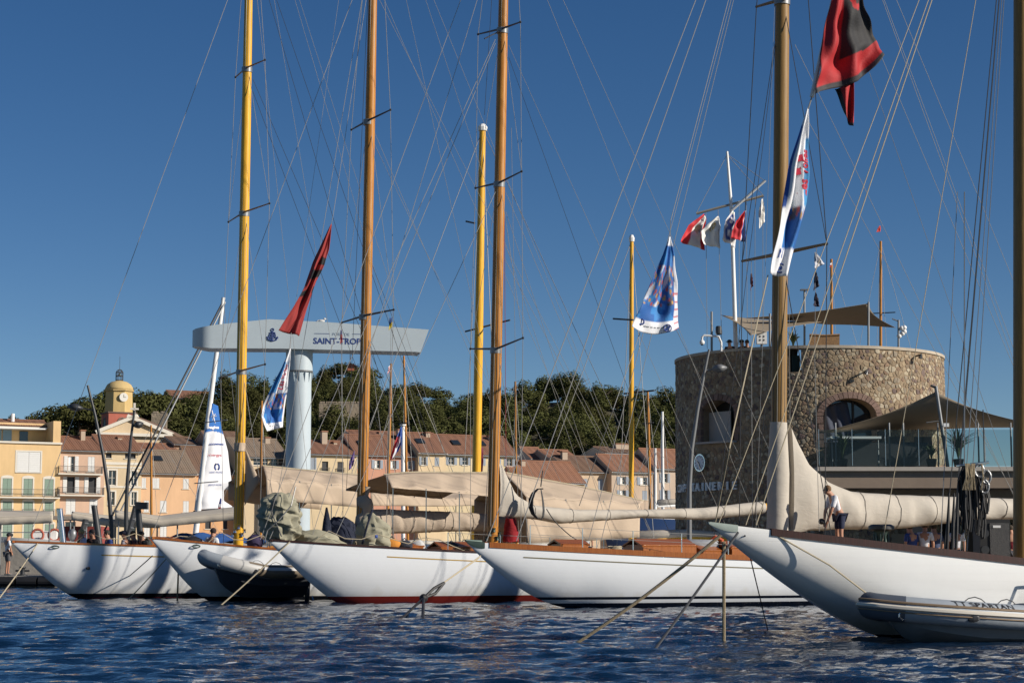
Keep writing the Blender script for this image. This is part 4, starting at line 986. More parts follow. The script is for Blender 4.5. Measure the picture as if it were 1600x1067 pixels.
for row in range(9):
    y = 345+row*16.; n = 33
    for i in range(n):
        px = lerp(-90, 1105, (i+r.uniform(0, 1))/n); yy_ = y+r.uniform(-8, 8); x = (px-800)/F*yy_
        z = hill_z(x, yy_)
        if row < 2 and px < 480: continue
        if row < 1 and r.random() < .5: continue
        py = PX((x, yy_, z+5))[1]
        if 140 < px < 225 and py < 640: continue
        if row in (6, 7) and 500 < px < 560 and False: continue
        vi = r.randrange(6); plant(TV[vi], (x, yy_, z-1.2), r.uniform(.72, 1.15)*(.85 if px < 250 else 1), r.random()*6.28, ('medium round crowned pine', 'wide dome crowned pine', 'tall narrow crowned pine', 'low rounded pine', 'very wide spreading pine', 'upright oval crowned pine')[vi]+' in the wood on the hill', 'pines covering the hill')
for px, py, y, s in ((122, 640, 395, .85), (150, 630, 400, 1.0), (226, 640, 405, 1.0), (205, 632, 412, .9), (545, 590, 478, 1.25), (660, 622, 476, .9)):
    x = (px-800)/F*y; z = hill_z(x, y); top = W(px, py-22, y).z; sc_ = s; hgt = 7*sc_*.95
    sc2 = max(s, (top-z)/7.0) if top-z > 3 else s
    plant(UV_[r.randrange(3)], (x, y, z-.3), min(sc2, 1.9), r.random()*6.28, 'umbrella pine with a flat spreading crown near the hill crest', 'umbrella pines', 'umbrella_pine', 'needles_d')
for i in range(60):
    px = r.uniform(-60, 1090); y = r.uniform(330, 350); x = (px-800)/F*y
    if px < 470: continue
    plant(SV[r.randrange(2)], (x, y, hill_z(x, y)-.4), r.uniform(.7, 1.3), r.random()*6.28, 'low brownish shrub at the foot of the wooded hill', 'shrubs at the foot of the hill', 'shrub', 'scrub', 'shrub')
# dry-stone terrace walls among the trees
for a, b_, y, hh, pyt in ((498, 566, 404, 3.2, 637), (236, 260, 395, 3.0, 652)):
    pa, pb = (a-800)/F*y, (b_-800)/F*y; z = W(0, pyt, y).z
    o = MB(); o.bb(pa, pb, y-.3, y+.3, z-9, z+hh*.3); k = int((pb-pa)/1.2)
    for i in range(k): x = lerp(pa, pb, (i+.5)/k); o.bb(x-.5, x+.5, y-.36, y+.36, z+hh*.3, z+hh*.3+.35)
    o.solo('terrace_wall', mat('pale_terrace_stone', (.36, .29, .21), .95, var=.35, scale=.8, bump=.1), 'pale stone retaining wall among the pines on the hill', 'wall', 'terrace walls on the hill')
# ------------------------------------------------------------------ harbour crane
KY = 100.; ks = F/KY
M['crane'] = mat('pale_blue_crane_paint', (.44, .51, .55), .5, var=.10, scale=.5, bump=.004)
M['rust'] = mat('rust_streaks', (.22, .12, .06), .9, var=.4, scale=3)
kc = W(466, 700, KY)
crane = thing('harbour_crane', (kc.x, KY, QZ), 'pale blue harbour crane with a long lettered jib on a round column', 'crane')
zq = lambda py, Y=KY: W(0, py, Y).z
MB().lathe([(.66, QZ), (.64, zq(590)), (.64, zq(580))], (kc.x, KY, 0), 40).build('column', M['crane'], crane, smooth=40)
MB().lathe([(.66, zq(581)), (.70, zq(580)), (.70, zq(546))], (kc.x, KY, 0), 40).build('slewing_collar', M['crane'], crane, smooth=40)
MB().lathe([(.71, zq(582)), (.73, zq(581)), (.73, zq(580)), (.71, zq(579.5))], (kc.x, KY, 0), 40).build('collar_flange', M['steel'], crane)
for k in range(14):
    a = 2*math.pi*k/14+.2; d = Vector((math.cos(a), math.sin(a), 0)); t = Vector((-d.y, d.x, 0)); p = Vector((kc.x, KY, 0))
    MB().poly([p+d*.60+UP*zq(640), p+d*.63+UP*zq(600), p+d*.74+UP*zq(583), p+d*.6+UP*zq(583)], t*.03).build('gusset', M['crane'], crane)
top = [(303, 519), (320, 516), (345, 512), (420, 503), (510, 506), (668, 515)]; bot = [(303, 545), (330, 549), (440, 548), (655, 550), (668, 551)]
mb = MB(); xs = [303+365*i/90 for i in range(91)]; vs = []; fs = []; hw = .95
for px in xs:
    x = W(px, 530, KY).x; zt, zb = zq(interp(top, px)), zq(interp(bot, px)); dx = x-W(303, 530, KY).x; h_ = math.sqrt(max(hw*hw-max(hw-dx, 0)**2, .0009)); xt = x
    xb = x if px < 640 else x-(px-640)/28*.43
    vs += [(xb, KY-h_, zb), (xt, KY-h_, zt), (xt, KY+h_, zt), (xb, KY+h_, zb)]
for i in range(90):
    for j in range(4): fs.append((i*4+j, (i+1)*4+j, (i+1)*4+(j+1) % 4, i*4+(j+1) % 4))
fs += [(3, 2, 1, 0), (360, 361, 362, 363)]
mb.add(vs, fs).build('jib', M['crane'], crane, smooth=30)
fc = lambda u, v: Vector((W(u, 530, KY-hw).x, KY-hw-.012, W(0, v, KY-hw).z))
NAVY = mat('navy_lettering', (.02, .05, .20), .6)
def flatpx(u, v): return fc(u, v)
def word(t, x0, ybase, capx, wpx, name, m, bold=.02):
    mb = MB(); lettering(mb, t, lambda u, v: fc(x0+u, ybase-v), 0, 0, capx, wpx, bold); mb.build(name, m, crane)
word('SAINT-TROPEZ', 485.5, 536.5, 9, 90, 'lettering', NAVY, .025); word('PORT DE', 515, 523.5, 4.4, 27, 'lettering', mat('grey_lettering', (.22, .28, .36), .6), 0)
for a, b_ in ((487, 511), (546, 570)): MB().add([fc(a, 521), fc(b_, 521), fc(b_, 520.3), fc(a, 520.3)], [(0, 1, 2, 3)]).build('lettering_rule', NAVY, crane)
mb = MB(); an = lambda x, y: fc(422+x, 524+y)-Vector((0, .01, 0))
mb.tube([an(2.2*math.cos(q*.63), -8+2.2*math.sin(q*.63)) for q in range(11)], .02, 4); mb.tube([an(0, -6), an(0, 9)], .028, 4); mb.tube([an(-4.5, -3.5), an(4.5, -3.5)], .026, 4)
mb.tube([an(-8, 3), an(-6, 7.5), an(0, 9.5), an(6, 7.5), an(8, 3)], .035, 4); mb.tube([an(5*math.cos(q*.42), 1+5.4*math.sin(q*.42)) for q in range(16)], .02, 4)
mb.tube([an(-9, 5), an(-8, 2.5), an(-5.6, 4.5)], .02, 4); mb.tube([an(9, 5), an(8, 2.5), an(5.6, 4.5)], .02, 4)
for x in (-2, 2): mb.tube([an(x, -2), an(x, 4)], .02, 4)
mb.build('anchor_emblem', NAVY, crane)
hk = MB(); p = W(547, 552, KY); hk.tube([p, W(547, 568, KY)], .02, 5); hk.box(W(548, 573, KY), (.35, .25, .35)); hk.tube([W(552, 570, KY), W(557, 571, KY), W(556, 577, KY)], .05, 6); hk.build('hoist_block', mat('hook_orange', (.3, .09, .04), .6), crane)
g = MB(); gp = W(502, 505.5, KY); g.blob(gp+Vector((0, 0, .13)), (.19, .09, .085), 10, 6); g.blob(gp+Vector((.17, 0, .24)), (.07, .055, .06), 8, 6); g.tube([gp+Vector((-.12, 0, .14)), gp+Vector((-.3, 0, .1))], [.06, .015], 6); g.tube([gp+Vector((.22, 0, .235)), gp+Vector((.3, 0, .22))], [.02, .005], 5)
for sx in (-.03, .05): g.tube([gp+Vector((sx, 0, .07)), gp+Vector((sx, 0, -.02))], .012, 5)
g.solo('seagull', mat('gull_feathers', (.55, .54, .52), .8), 'small white gull standing on top of the crane jib', 'bird', smooth=True)
crane.rotation_euler.z = R(8)
# ------------------------------------------------------------------ terrace building against the tower
EY = 75.5
M['terr'] = mat('terrace_render', (.26, .20, .15), .9, var=.15, scale=.6, bump=.01)
ter = thing('terrace_building', (Wz(1450, 0, EY+5).x, EY+5, QZ), 'grey brown terrace block with a glass balustrade beside the stone tower', 'building')
X0 = W(1278, 740, EY).x; X1 = W(1600, 740, EY).x+30; zt = W(0, 729, EY).z
MB().bb(X0, X1, EY, EY+22, zt-.16, zt).build('slab_edge', mat('slab_stone', (.42, .38, .33), .85, var=.1), ter)
MB().bb(X0+.02, X1, EY+.18, EY+21.9, W(0, 762, EY).z, zt-.16).build('fascia', M['terr'], ter)
MB().bb(X0+.04, X1, EY+1.6, EY+21, W(0, 787, EY).z, W(0, 762, EY).z).build('lintel_beam', M['terr'], ter)
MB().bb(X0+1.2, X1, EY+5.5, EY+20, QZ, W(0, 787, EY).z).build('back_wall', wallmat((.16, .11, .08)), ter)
for px in (1300, 1430, 1540, 1660):
    x = W(px, 800, EY+2).x; MB().bb(x-.3, x+.3, EY+1.9, EY+2.5, QZ, W(0, 787, EY).z+.003).build('pillar', M['terr'], ter)
for px in (1478, 1560): 
    p = Wz(px, QZ, EY+5.44); MB().poly([p+Vector((x, 0, y)) for x, y in arch_pts(.75, 1.55, .7)], (0, .06, 0)).build('arched_door', M['glass'], ter)
    mb = MB(); mb.tube([p+Vector((x*1.12, -.02, y*1.04)) for x, y in arch_pts(.75, 1.55, .7)[1:]]+[p+Vector((-.84, -.02, 0))], .09, 6); mb.build('door_surround', M['reveal'], ter)
def clearglass(name, tint):
    m = bpy.data.materials.new(name); m.use_nodes = True; N = m.node_tree.nodes; L = m.node_tree.links; N.remove(N['Principled BSDF']); o = N['Material Output']
    tr = N.new('ShaderNodeBsdfTransparent'); tr.inputs[0].default_value = (*tint, 1); gl = N.new('ShaderNodeBsdfGlossy'); gl.inputs['Roughness'].default_value = .02
    fr = N.new('ShaderNodeFresnel'); fr.inputs[0].default_value = 1.32; mx = N.new('ShaderNodeMixShader'); L.new(fr.outputs[0], mx.inputs[0]); L.new(tr.outputs[0], mx.inputs[1]); L.new(gl.outputs[0], mx.inputs[2]); L.new(mx.outputs[0], o.inputs[0]); return m
M['balus'] = clearglass('balustrade_glass', (.78, .84, .84))
x = X0+.08; zb = zt+.04; n = 0
while x < X1-2:
    MB().bb(x, x+1.28, EY+.08, EY+.10, zb, zb+1.42).build('glass_panel', M['balus'], ter)
    MB().bb(x-.02, x+.0, EY+.07, EY+.11, zb, zb+1.44).build('glass_clamp', M['chrome'], ter)
    x += 1.31
for px in (1306, 1390, 1412, 1466, 1580, 1529):
    q = W(px, 700, EY+.3); MB().tube([(q.x, EY+.3, zt), (q.x, EY+.3, zt+1.75)], .035, 6).build('balustrade_post', M['steel'], ter)
# bar pavilion, plants behind the glass
bar = thing('bar_pavilion', (Wz(1340, 0, EY+2).x, EY+2, zt), 'dark bar under a thin pale canopy behind the glass balustrade', 'bar')
a, b_ = W(1293, 683, EY+1.5).x, W(1372, 683, EY+1.5).x; z = W(0, 682, EY+1).z
MB().bb(a, b_, EY+.8, EY+2.2, z-.09, z).build('canopy', M['white'], bar); MB().bb(a+.1, b_+2, EY+1.6, EY+2.1, zt, zt+1.05).build('counter', M['darksteel'], bar)
for x_ in (a+.1, b_-.1): MB().tube([(x_, EY+1, zt), (x_, EY+1, z-.09)], .03, 6).build('post', M['steel'], bar)
MB().bb(W(1284, 700, EY+3.2).x, W(1452, 700, EY+3.2).x, EY+3.2, EY+3.3, zt, W(0, 690, EY+3).z).build('bar_shade_panel', M['darkroom'], bar)  # added near-black panel, paints the shade inside the bar
for i, px in enumerate((1352, 1400, 1438, 1450)):
    q = W(px, 700, EY+2.6); o = MB(); h_ = 1.5
    o.tube([(q.x, EY+2.6, zt+.02), (q.x, EY+2.6, zt+.03)], .22, 12); o.tube([(q.x, EY+2.6, zt), (q.x, EY+2.6, zt+.8)], .03, 6); o.box((q.x, EY+2.6, zt+.85), (.42, .40, .08)); o.box((q.x, EY+2.78, zt+1.1), (.42, .05, .5))
    o.solo('bar_stool', mat('stool_leather', (.10, .06, .035), .6), 'brown bar stool standing behind the balustrade glass', 'stool', 'bar stools on the terrace')
M['leaf'] = mat('palm_leaf', (.06, .085, .03), .6, var=.3, scale=6); M['pot'] = mat('dark_planter', (.03, .03, .03), .6)
def spiky(px, Y, base, h, n, label, seed, name='potted_plant', pot=True, m='leaf', spread=.8):
    r = random.Random(seed); q = W(px, 700, Y); p = Vector((q.x, Y, base)); t = thing(name, p, label, 'plant')
    ph = .35 if pot else .0
    if pot: MB().lathe([(.16, 0), (.22, .34), (.19, .35), (.17, .3)], p, 12).build('pot', M['pot'], t)
    mb = MB()
    for i in range(n):
        a = r.random()*6.28; l = h*r.uniform(.6, 1); e = r.uniform(.3, 1.); d = Vector((math.cos(a), math.sin(a), 0)); s_ = Vector((-d.y, d.x, 0)); b0 = p+UP*(ph-.05)
        pts = [b0+d*l*spread*e*k*k*.9+UP*(l*k*(1.25-.55*e*k)) for k in (0, .35, .7, 1.)]; wd = (.02, .035, .03, .004)
        vs = []
        for k in range(4): vs += [pts[k]-s_*wd[k]+UP*.01, pts[k]+s_*wd[k]]
        mb.add(vs, [(2*k, 2*k+1, 2*k+3, 2*k+2) for k in range(3)])
    mb.build('leaves', M[m], t); return t
spiky(1316, EY+.9, zt, 1.3, 46, 'spiky palm in a pot behind the left balustrade panes', 1); spiky(1497, EY+.9, zt, 1.5, 50, 'spiky palm in a pot at the foot of the leaning sail mast', 2); spiky(1455, EY+.7, zt, .7, 60, 'low bushy plant in a pot behind the balustrade glass', 3)
# shade sails ---------------------------------------------------
def shade(corners, name, label, n=26, slack=.1, group='taupe shade sails', th=.006, m='shade'):
    """hypar cloth between four corners, edges pulled in"""
    A, B_, C, D = [Vector(c) for c in corners]; ctr = (A+B_+C+D)/4
    def fn(u, v):
        p = A.lerp(B_, u).lerp(D.lerp(C, u), v); e = slack*(max(4*u*(1-u), 4*v*(1-v))-4*u*(1-u)*4*v*(1-v))
        k = 4*u*(1-u)*(1 if v in (0, 1) else 0)
        edge = (4*u*(1-u))*(abs(2*v-1)**3)+(4*v*(1-v))*(abs(2*u-1)**3)
        return p+(ctr-p)*slack*edge
    return MB().sheet(fn, n, n, th).solo(name, M[m], label, 'shade sail', group, smooth=True)
def pole(px0, py0, px1, z1, Y, r, name, label, m='steel', cat='pole', group=None, capn=0):
    a = W(px0, py0, Y); b_ = Wz(px1, z1, Y); return MB().tube([b_, a], r, 10).solo(name, M[m], label, cat, group, smooth=40)
sh1 = shade([W(1275, 677, EY+.6), W(1462, 612, EY+.3), W(1640, 668, EY+.6), W(1448, 672, EY+6.0)], 'shade_sail', 'large taupe shade sail stretched over the glass balustrade terrace', slack=.16)
for ex, ey in ((1388, 660), (1412, 653)):
    pass
sm = thing('sail_mast', Wz(1481, zt, EY+.3), 'leaning steel mast holding up the terrace shade sail', 'pole')
MB().tube([Wz(1481, zt, EY+.3), W(1462, 603, EY+.3)], .07, 10).build('tube', M['steel'], sm, smooth=40); MB().tube([W(1463, 606, EY+.3), W(1454, 602, EY+.3)], .05, 8).build('peak_arm', M['darksteel'], sm)
MB().box(W(1478, 664, EY+.1), (.22, .14, .14)).build('floodlight', M['white'], sm); MB().tube([W(1470, 657, EY+.3), W(1447, 660, EY+.1)], .025, 6).build('lamp_arm', M['darksteel'], sm)
fl = ztop-.88; 
sh2 = shade([W(1165, 497, TY-3), W(1357, 474, TY-1.5), W(1400, 512, TY+1), W(1290, 507, TY+3.5)], 'shade_sail', 'taupe shade sail with a raised corner on the tower roof', slack=.14)
sh3 = shade([W(1126, 492, TY-2.5), W(1172, 524, TY-4.6), W(1284, 503, TY-2), W(1200, 500, TY+2)], 'shade_sail', 'drooping taupe shade sail above the people on the tower roof', slack=.14)
for px, py, Y, lab in ((1357, 472, TY-1.5, 'steel pole at the raised corner of the roof shade sail'), (1203, 490, TY-4, 'steel pole beside the roof control box'), (1257, 453, TY+2, 'tall flat capped steel pole on the tower roof'), (1112, 487, TY-2.6, 'steel pole holding the left end of the roof shade sails'), (1404, 500, TY+1, 'steel pole carrying white spheres on the tower roof')):
    t = thing('roof_pole', Wz(px, fl, Y), lab, 'pole'); MB().tube([Wz(px, fl, Y), W(px, py, Y)], .05, 8).build('shaft', M['steel'], t, smooth=40)
    if px == 1257: MB().box(W(px, py, Y), (.38, .3, .05)).build('cap', M['steel'], t)
    if px == 1404:
        for q in ((1409, 513), (1413, 512), (1410, 521), (1413, 518), (1405, 525)): MB().blob(W(*q, Y), .11, 10, 8).build('sphere', M['white'], t, smooth=True)
        MB().tube([W(1404, 502, Y), W(1394, 498, Y)], .03, 6).build('arm', M['steel'], t)
cc = thing('security_camera', Wz(1127, ztop, TY-TR+1.2), 'white gooseneck pole with dome security camera on the tower rim', 'camera'); Yc = TY-TR+1.2
MB().tube([Wz(1127, ztop-.1, Yc), W(1127, 535, Yc), W(1123, 526, Yc), W(1115, 525, Yc), W(1100, 524, Yc), W(1097, 527, Yc), W(1097, 531, Yc)], .045, 8).build('gooseneck', M['white'], cc, smooth=40)
MB().blob(W(1097, 535, Yc), .11, 12, 8).build('dome', M['white'], cc, smooth=True); MB().blob(W(1097, 537, Yc), .075, 10, 6).build('lens', M['black'], cc, smooth=True)
MB().lathe([(.10, 0), (.13, .05), (.13, .3), (.10, .36)], W(1123, 523, Yc), 10).build('radar_unit', M['darksteel'], cc); MB().box(W(1124, 519, Yc), (.22, .18, .16)).build('mount_box', M['steel'], cc)
mb = MB(); Yq = TY-2.4
a, b_ = W(1266, 524, Yq), W(1310, 523, Yq)
def wk(u, v): p = Vector((lerp(a.x-.04*v, b_.x+.04*v, u), Yq-.08*v, lerp(fl+.1, a.z, v)-.03*math.sin(math.pi*u)*v)); return p
so = thing('wicker_sofa', ((a.x+b_.x)/2, Yq, fl), 'curved wicker sofa back showing over the tower rim', 'sofa')
M['wicker'] = mat('wicker', (.30, .17, .075), .8, var=.3, scale=9, bump=.02, bscale=40)
MB().sheet(wk, 16, 8, .08).build('back', M['wicker'], so); MB().bb(a.x, b_.x, Yq, Yq+.7, fl, fl+.4).build('seat', M['wicker'], so); MB().tube([wk(0, 1)+UP*.02, wk(.5, 1)+UP*.02, wk(1, 1)+UP*.02], .04, 8).build('top_rail', M['wicker'], so)
cb = thing('control_box', Wz(1190, fl, TY-3.6), 'white cabinet with small dark dots on the tower roof', 'cabinet'); q = W(1190, 528, TY-3.6)
MB().box(q, (.42, .25, .52)).build('case', M['white'], cb); MB().tube([Wz(1190, fl, TY-3.6), q], .05, 8).build('stand', M['steel'], cb)
for dx in (-.08, .08):
    for dz in (-.1, .05): MB().box(q+Vector((dx, -.13, dz)), (.05, .02, .07)).build('button', M['darksteel'], cb)
spiky(1242, TY-TR+.9, fl+.55, .9, 40, 'broad leaved plant in the notch of the tower rim', 9); MB().bb(W(1236, 560, TY-TR+.9).x, W(1249, 560, TY-TR+.9).x, TY-TR+.75, TY-TR+1.1, fl-.6, fl+.56).solo('planter_box', mat('green_planter', (.02, .05, .045), .6), 'dark green planter box in the notch of the tower rim', 'planter')
# flag mast on the tower -----------------------------------------
FYm = TY-2.6
fm = thing('flag_mast', Wz(1151, fl, FYm), 'white flag mast with yard and gaff on the tower roof', 'flagpole')
MB().tube([Wz(1151, fl, FYm), W(1143, 330, FYm), W(1136, 237, FYm)], [.10, .08, .05], 12).build('pole', M['white'], fm, smooth=40)
MB().tube([W(1088, 334, FYm+.2), W(1193, 306, FYm-.2)], .055, 8).build('yard', mat('weathered_yard', (.34, .31, .26), .6), fm, smooth=40); MB().tube([W(1143, 329, FYm-.1), W(1196, 282, FYm-.5)], .06, 8).build('gaff', M['white'], fm, smooth=40)
for a, b_ in (((1137, 240), (1088, 333)), ((1137, 242), (1195, 283)), ((1137, 243), (1193, 306)), ((1103, 332), (1105, 545)), ((1122, 328), (1128, 545)), ((1155, 320), (1155, 540)), ((1166, 316), (1168, 540)), ((1180, 311), (1179, 540)), ((1192, 308), (1192, 540))):
    MB().tube([W(*a, FYm), W(*b_, FYm)], .012, 5).build('halyard', M['wire'], fm)
# ------------------------------------------------------------------ street lamps
def lamp(pts, arm, head, Y, label, base):
    t = thing('street_lamp', Wz(pts[-1][0], base, Y), label, 'street lamp', 'slender street lamps'); P = [W(*p, Y) for p in pts]+[Wz(pts[-1][0], base, Y)]; n = len(P)
    MB().tube(P, [lerp(.05, .11, i/(n-1)) for i in range(n)], 10).build('post', M['lampgrey'], t, smooth=40)
    a, b_ = [W(*p, Y) for p in arm]; MB().tube([a, b_], .03, 6).build('arm', M['lampgrey'], t)
    c, d = [W(*p, Y) for p in head]; mb = MB(); k = [c.lerp(d, i/6) for i in range(7)]; mb.tube(k, [.03, .10, .15, .17, .15, .10, .03], 10, sq=1.6); mb.build('lamp_head', M['lampgrey'], t, smooth=60)
M['lampgrey'] = mat('lamp_grey_paint', (.16, .165, .17), .5, .2)
lamp([(1108, 546), (1100, 585), (1090, 640), (1081, 700), (1077, 760)], ((1099, 579), (1115, 577)), ((1112, 577), (1136, 574)), 76, 'curved grey street lamp standing in front of the stone tower', QZ)
M['lampgrey'] = M['darksteel']
JZ = .52
lamp([(137, 602), (149, 650), (161, 710), (170, 770), (174, 820)], ((147, 641), (128, 638)), ((130, 638), (106, 635)), 85, 'bent dark street lamp with its head turned left of the church', JZ)
lamp([(210, 641), (204, 690), (199, 750), (197, 800)], ((208, 666), (212, 663)), ((209, 666), (224, 661)), 88, 'dark street lamp with its head in front of the church gable', JZ)
lp = lamp
# ------------------------------------------------------------------ jetty on the left
mb = MB(); jl, jr = W(-500, 900, 84).x, W(150, 900, 84).x
mb.bb(jl, jr+14, 82.5, 92, -2, JZ); mb.struct('jetty', M['concrete'])
wl = MB(); wl.bb(jl, W(104, 860, 89).x, 89, 89.6, JZ, W(0, 847, 89).z).solo('quay_wall', M['concrete'], 'low concrete wall behind the standing man on the jetty', 'wall')
for i in range(5):
    c = W(-60+i*34, 911, 82.3); MB().tube([(c.x-.42, 82.3, .28), (c.x+.42, 82.3, .28)], .2, 12).solo('fender', M['black'], 'black rubber fender bolted along the jetty edge', 'fender', 'rubber fenders along the jetty')
bl = thing('mooring_bollard', Wz(35, JZ, 83.3), 'small dark mooring bollard on the jetty edge', 'bollard'); q = Wz(35, JZ, 83.3)
MB().lathe([(.22, 0), (.22, .04), (.1, .06), (.1, .28), (.15, .33), (.13, .38)], q, 12).build('post', M['darksteel'], bl, smooth=40); MB().tube([q+Vector((-.3, 0, .2)), q+Vector((.3, 0, .2))], .04, 6).build('cross_bar', M['darksteel'], bl)
for i, (xa, ya, xb, m, lab) in enumerate(((93, 795, 104, 'chrome', 'shiny slanted steel post on the jetty'), (147, 790, 162, 'darksteel', 'dark slanted post on the jetty beside the lamp'), (215, 785, 224, 'darksteel', 'dark post on the jetty with a small box lamp'))):
    t = thing('mooring_post', Wz(xb, JZ, 84.5), lab, 'post'); MB().tube([Wz(xb, JZ, 84.5), W(xa, ya, 84.5)], [.15, .13], 12).build('post', M[m], t, smooth=40); MB().tube([W(xa, ya, 84.5), W(xa, ya-1.2, 84.5)], .145, 12).build('cap', M['steel'], t)
    if i == 2: MB().box(W(222, 790, 84.4), (.5, .35, .3)).build('box_lamp', M['darksteel'], t)
for a, b_, lab in (((134, 811), (112, 843), 'dark raised gangplank beside the shiny post'), ((212, 790), (186, 842), 'dark raised gangplank beside the second lamp')):
    A, B_ = W(*a, 86), Wz(b_[0], JZ, 86); t = thing('raised_gangplank', B_, lab, 'gangplank', 'raised gangplanks on the jetty'); dv = (A-B_); ax = dv.normalized(); yy = Vector((0, 1, 0)); 
    MB().box((A+B_)/2, (dv.length, .7, .1), ax=(ax, yy, ax.cross(yy))).build('plank', M['darksteel'], t)
    for k in range(8): MB().box(B_+dv*(k+.5)/8-ax.cross(yy)*.07, (.05, .66, .05), ax=(ax, yy, ax.cross(yy))).build('tread', M['steel'], t)
# cafe awnings on the far quay
def awn(pts_t, pts_b, Y0, Y1, label, m='cream', zdrop=.35, name='cafe_awning'):
    t = thing(name, Wz((pts_t[0][0]+pts_t[-1][0])/2, JZ, (Y0+Y1)/2), label, 'awning', 'cream awnings along the quay'); xa, xb = pts_t[0][0], pts_t[-1][0]
    fn = lambda u, v: W(lerp(xa, xb, u), lerp(interp(pts_t, lerp(xa, xb, u)), interp(pts_b, lerp(xa, xb, u)), v), lerp(Y1, Y0, v))
    MB().sheet(fn, 30, 6, .02).build('canopy', M[m], t, smooth=True)
    MB().sheet(lambda u, v: fn(u, 1)-UP*zdrop*v-Vector((0, .02+.012*math.sin(u*40)*v, 0)), 60, 2, .012).build('valance', M[m], t, smooth=True)
    for u in (.03, .5, .97):
        p = fn(u, .95); MB().tube([p, (p.x, p.y, JZ)], .04, 6).build('pole', M['steel'], t)
M['cream'] = cloth('cream_awning', (.55, .49, .40), .08, .02)
awn([(-80, 796), (83, 799)], [(-80, 806), (0, 808), (83, 805)], 87.5, 90.5, 'cream awning with faint lettering above the standing man')
awn([(112, 799), (175, 806), (250, 811)], [(112, 801), (175, 812), (250, 814)], 97, 100, 'sagging cream awning strip left of the second lamp')
awn([(180, 797), (250, 806), (375, 791)], [(180, 800), (250, 812), (375, 800)], 94, 97, 'long cream awning sagging towards the printed sail')
# red trailer-like kiosk and stalls on the far side
ks_ = thing('quay_kiosk', Wz(122, 1, 150), 'low red and dark kiosk with a tan canopy by the ochre houses', 'kiosk')
MB().bb(W(88, 830, 150).x, W(158, 830, 150).x, 150, 153, .9, W(0, 822, 150).z).build('counter', wallmat((.25, .05, .04)), ks_); MB().bb(W(86, 830, 150).x, W(160, 830, 150).x, 149, 153, W(0, 812, 150).z, W(0, 806, 150).z).build('canopy', M['coverbrown'], ks_)
for px in (90, 110, 135, 156): MB().tube([Wz(px, .9, 149.2), W(px, 808, 149.2)], .06, 6).build('post', M['steel'], ks_)
mb = MB(); mb.bb(W(-300, 850, 148).x, W(420, 850, 148).x, 148, 170, -2, .9); mb.struct('inner_quay', M['stonepave'])
# ------------------------------------------------------------------ boat awnings
def tent(b, ridge, eave, val, label, off=1.5, m='canvas', ends=True, back=True):
    xa, xb = ridge[0][0], ridge[-1][0]; ea, eb = eave[0][0], eave[-1][0]
    t = thing('boat_awning', b.w(b.at((xa+xb)/2), 0, b.zs(b.md)), label, 'awning', 'beige boat awnings')
    rp = lambda u: W(lerp(xa, xb, u), interp(ridge, lerp(xa, xb, u)), b.Yat(lerp(xa, xb, u)))
    ep = lambda u: W(lerp(ea, eb, u), interp(eave, lerp(ea, eb, u)), b.Yat(lerp(ea, eb, u), off))
    def vp(u): p = W(lerp(ea, eb, u), interp(val, lerp(ea, eb, u)), b.Yat(lerp(ea, eb, u), off+.05)); return p
    wob = lambda u, v: UP*(.03*math.sin(u*17+v*2)*v*(1-v)*4-.06*abs(math.sin(u*math.pi*4))*v)
    MB().sheet(lambda u, v: rp(u).lerp(ep(u), v)+wob(u, v), 40, 8, .012).build('roof', M[m], t, smooth=True)
    if back:
        MB().sheet(lambda u, v: rp(u)*(1-v)+(ep(u)-PORT*2*off)*v+wob(u, v), 30, 6, .012).build('far_roof', M[m], t, smooth=True)
        MB().sheet(lambda u, v: ((ep(u)-PORT*2*off)*(1-v)+(vp(u)-PORT*2*off)*v), 30, 3, .012).build('far_valance', M[m], t, smooth=True)
    MB().sheet(lambda u, v: ep(u).lerp(vp(u), v)+wob(u, 1)*(1-v)+PORT*.05*math.sin(u*23)*v, 50, 5, .012).build('valance', M[m], t, smooth=True)
    if ends:
        for u in (0., 1.):
            MB().sheet(lambda s_, v: (ep(u)-PORT*2*off*s_)*(1-v)+rp(u)*v, 6, 6, .012).build('gable', M[m], t, smooth=True) if False else None
    for u in (.02, .35, .68, .98): MB().tube([ep(u), Vector((ep(u).x, ep(u).y, b.zs(b.md)))], .018, 5).build('awning_pole', M['chrome'], t)
    MB().tube([rp(i/10)+UP*.01 for i in range(11)], .03, 6).build('ridge_rope', M['rope'], t)
    return t
tent(Y1, [(410, 728), (480, 735), (562, 742)], [(416, 748), (480, 752), (566, 761)], [(416, 777), (460, 784), (566, 793)], 'beige boat awning between the yellow mast and the honey coloured mast')
tent(Y2, [(600, 742), (640, 738), (764, 739)], [(611, 759), (700, 766), (768, 773)], [(611, 762), (700, 769), (768, 776)], 'peaked beige awning with a dark open end beside the honey mast')
tent(Y1, [(575, 764), (680, 768), (775, 772)], [(579, 771), (680, 776), (775, 781)], [(604, 790), (680, 791), (775, 789)], 'lower beige awning strip below the peaked one', back=False)
tent(Y2, [(786, 738), (911, 761), (1006, 783)], [(822, 777), (945, 782), (1000, 787)], [(818, 848), (900, 846), (1000, 839)], 'long beige deck tent with a full side wall behind the sail cover', off=1.6)
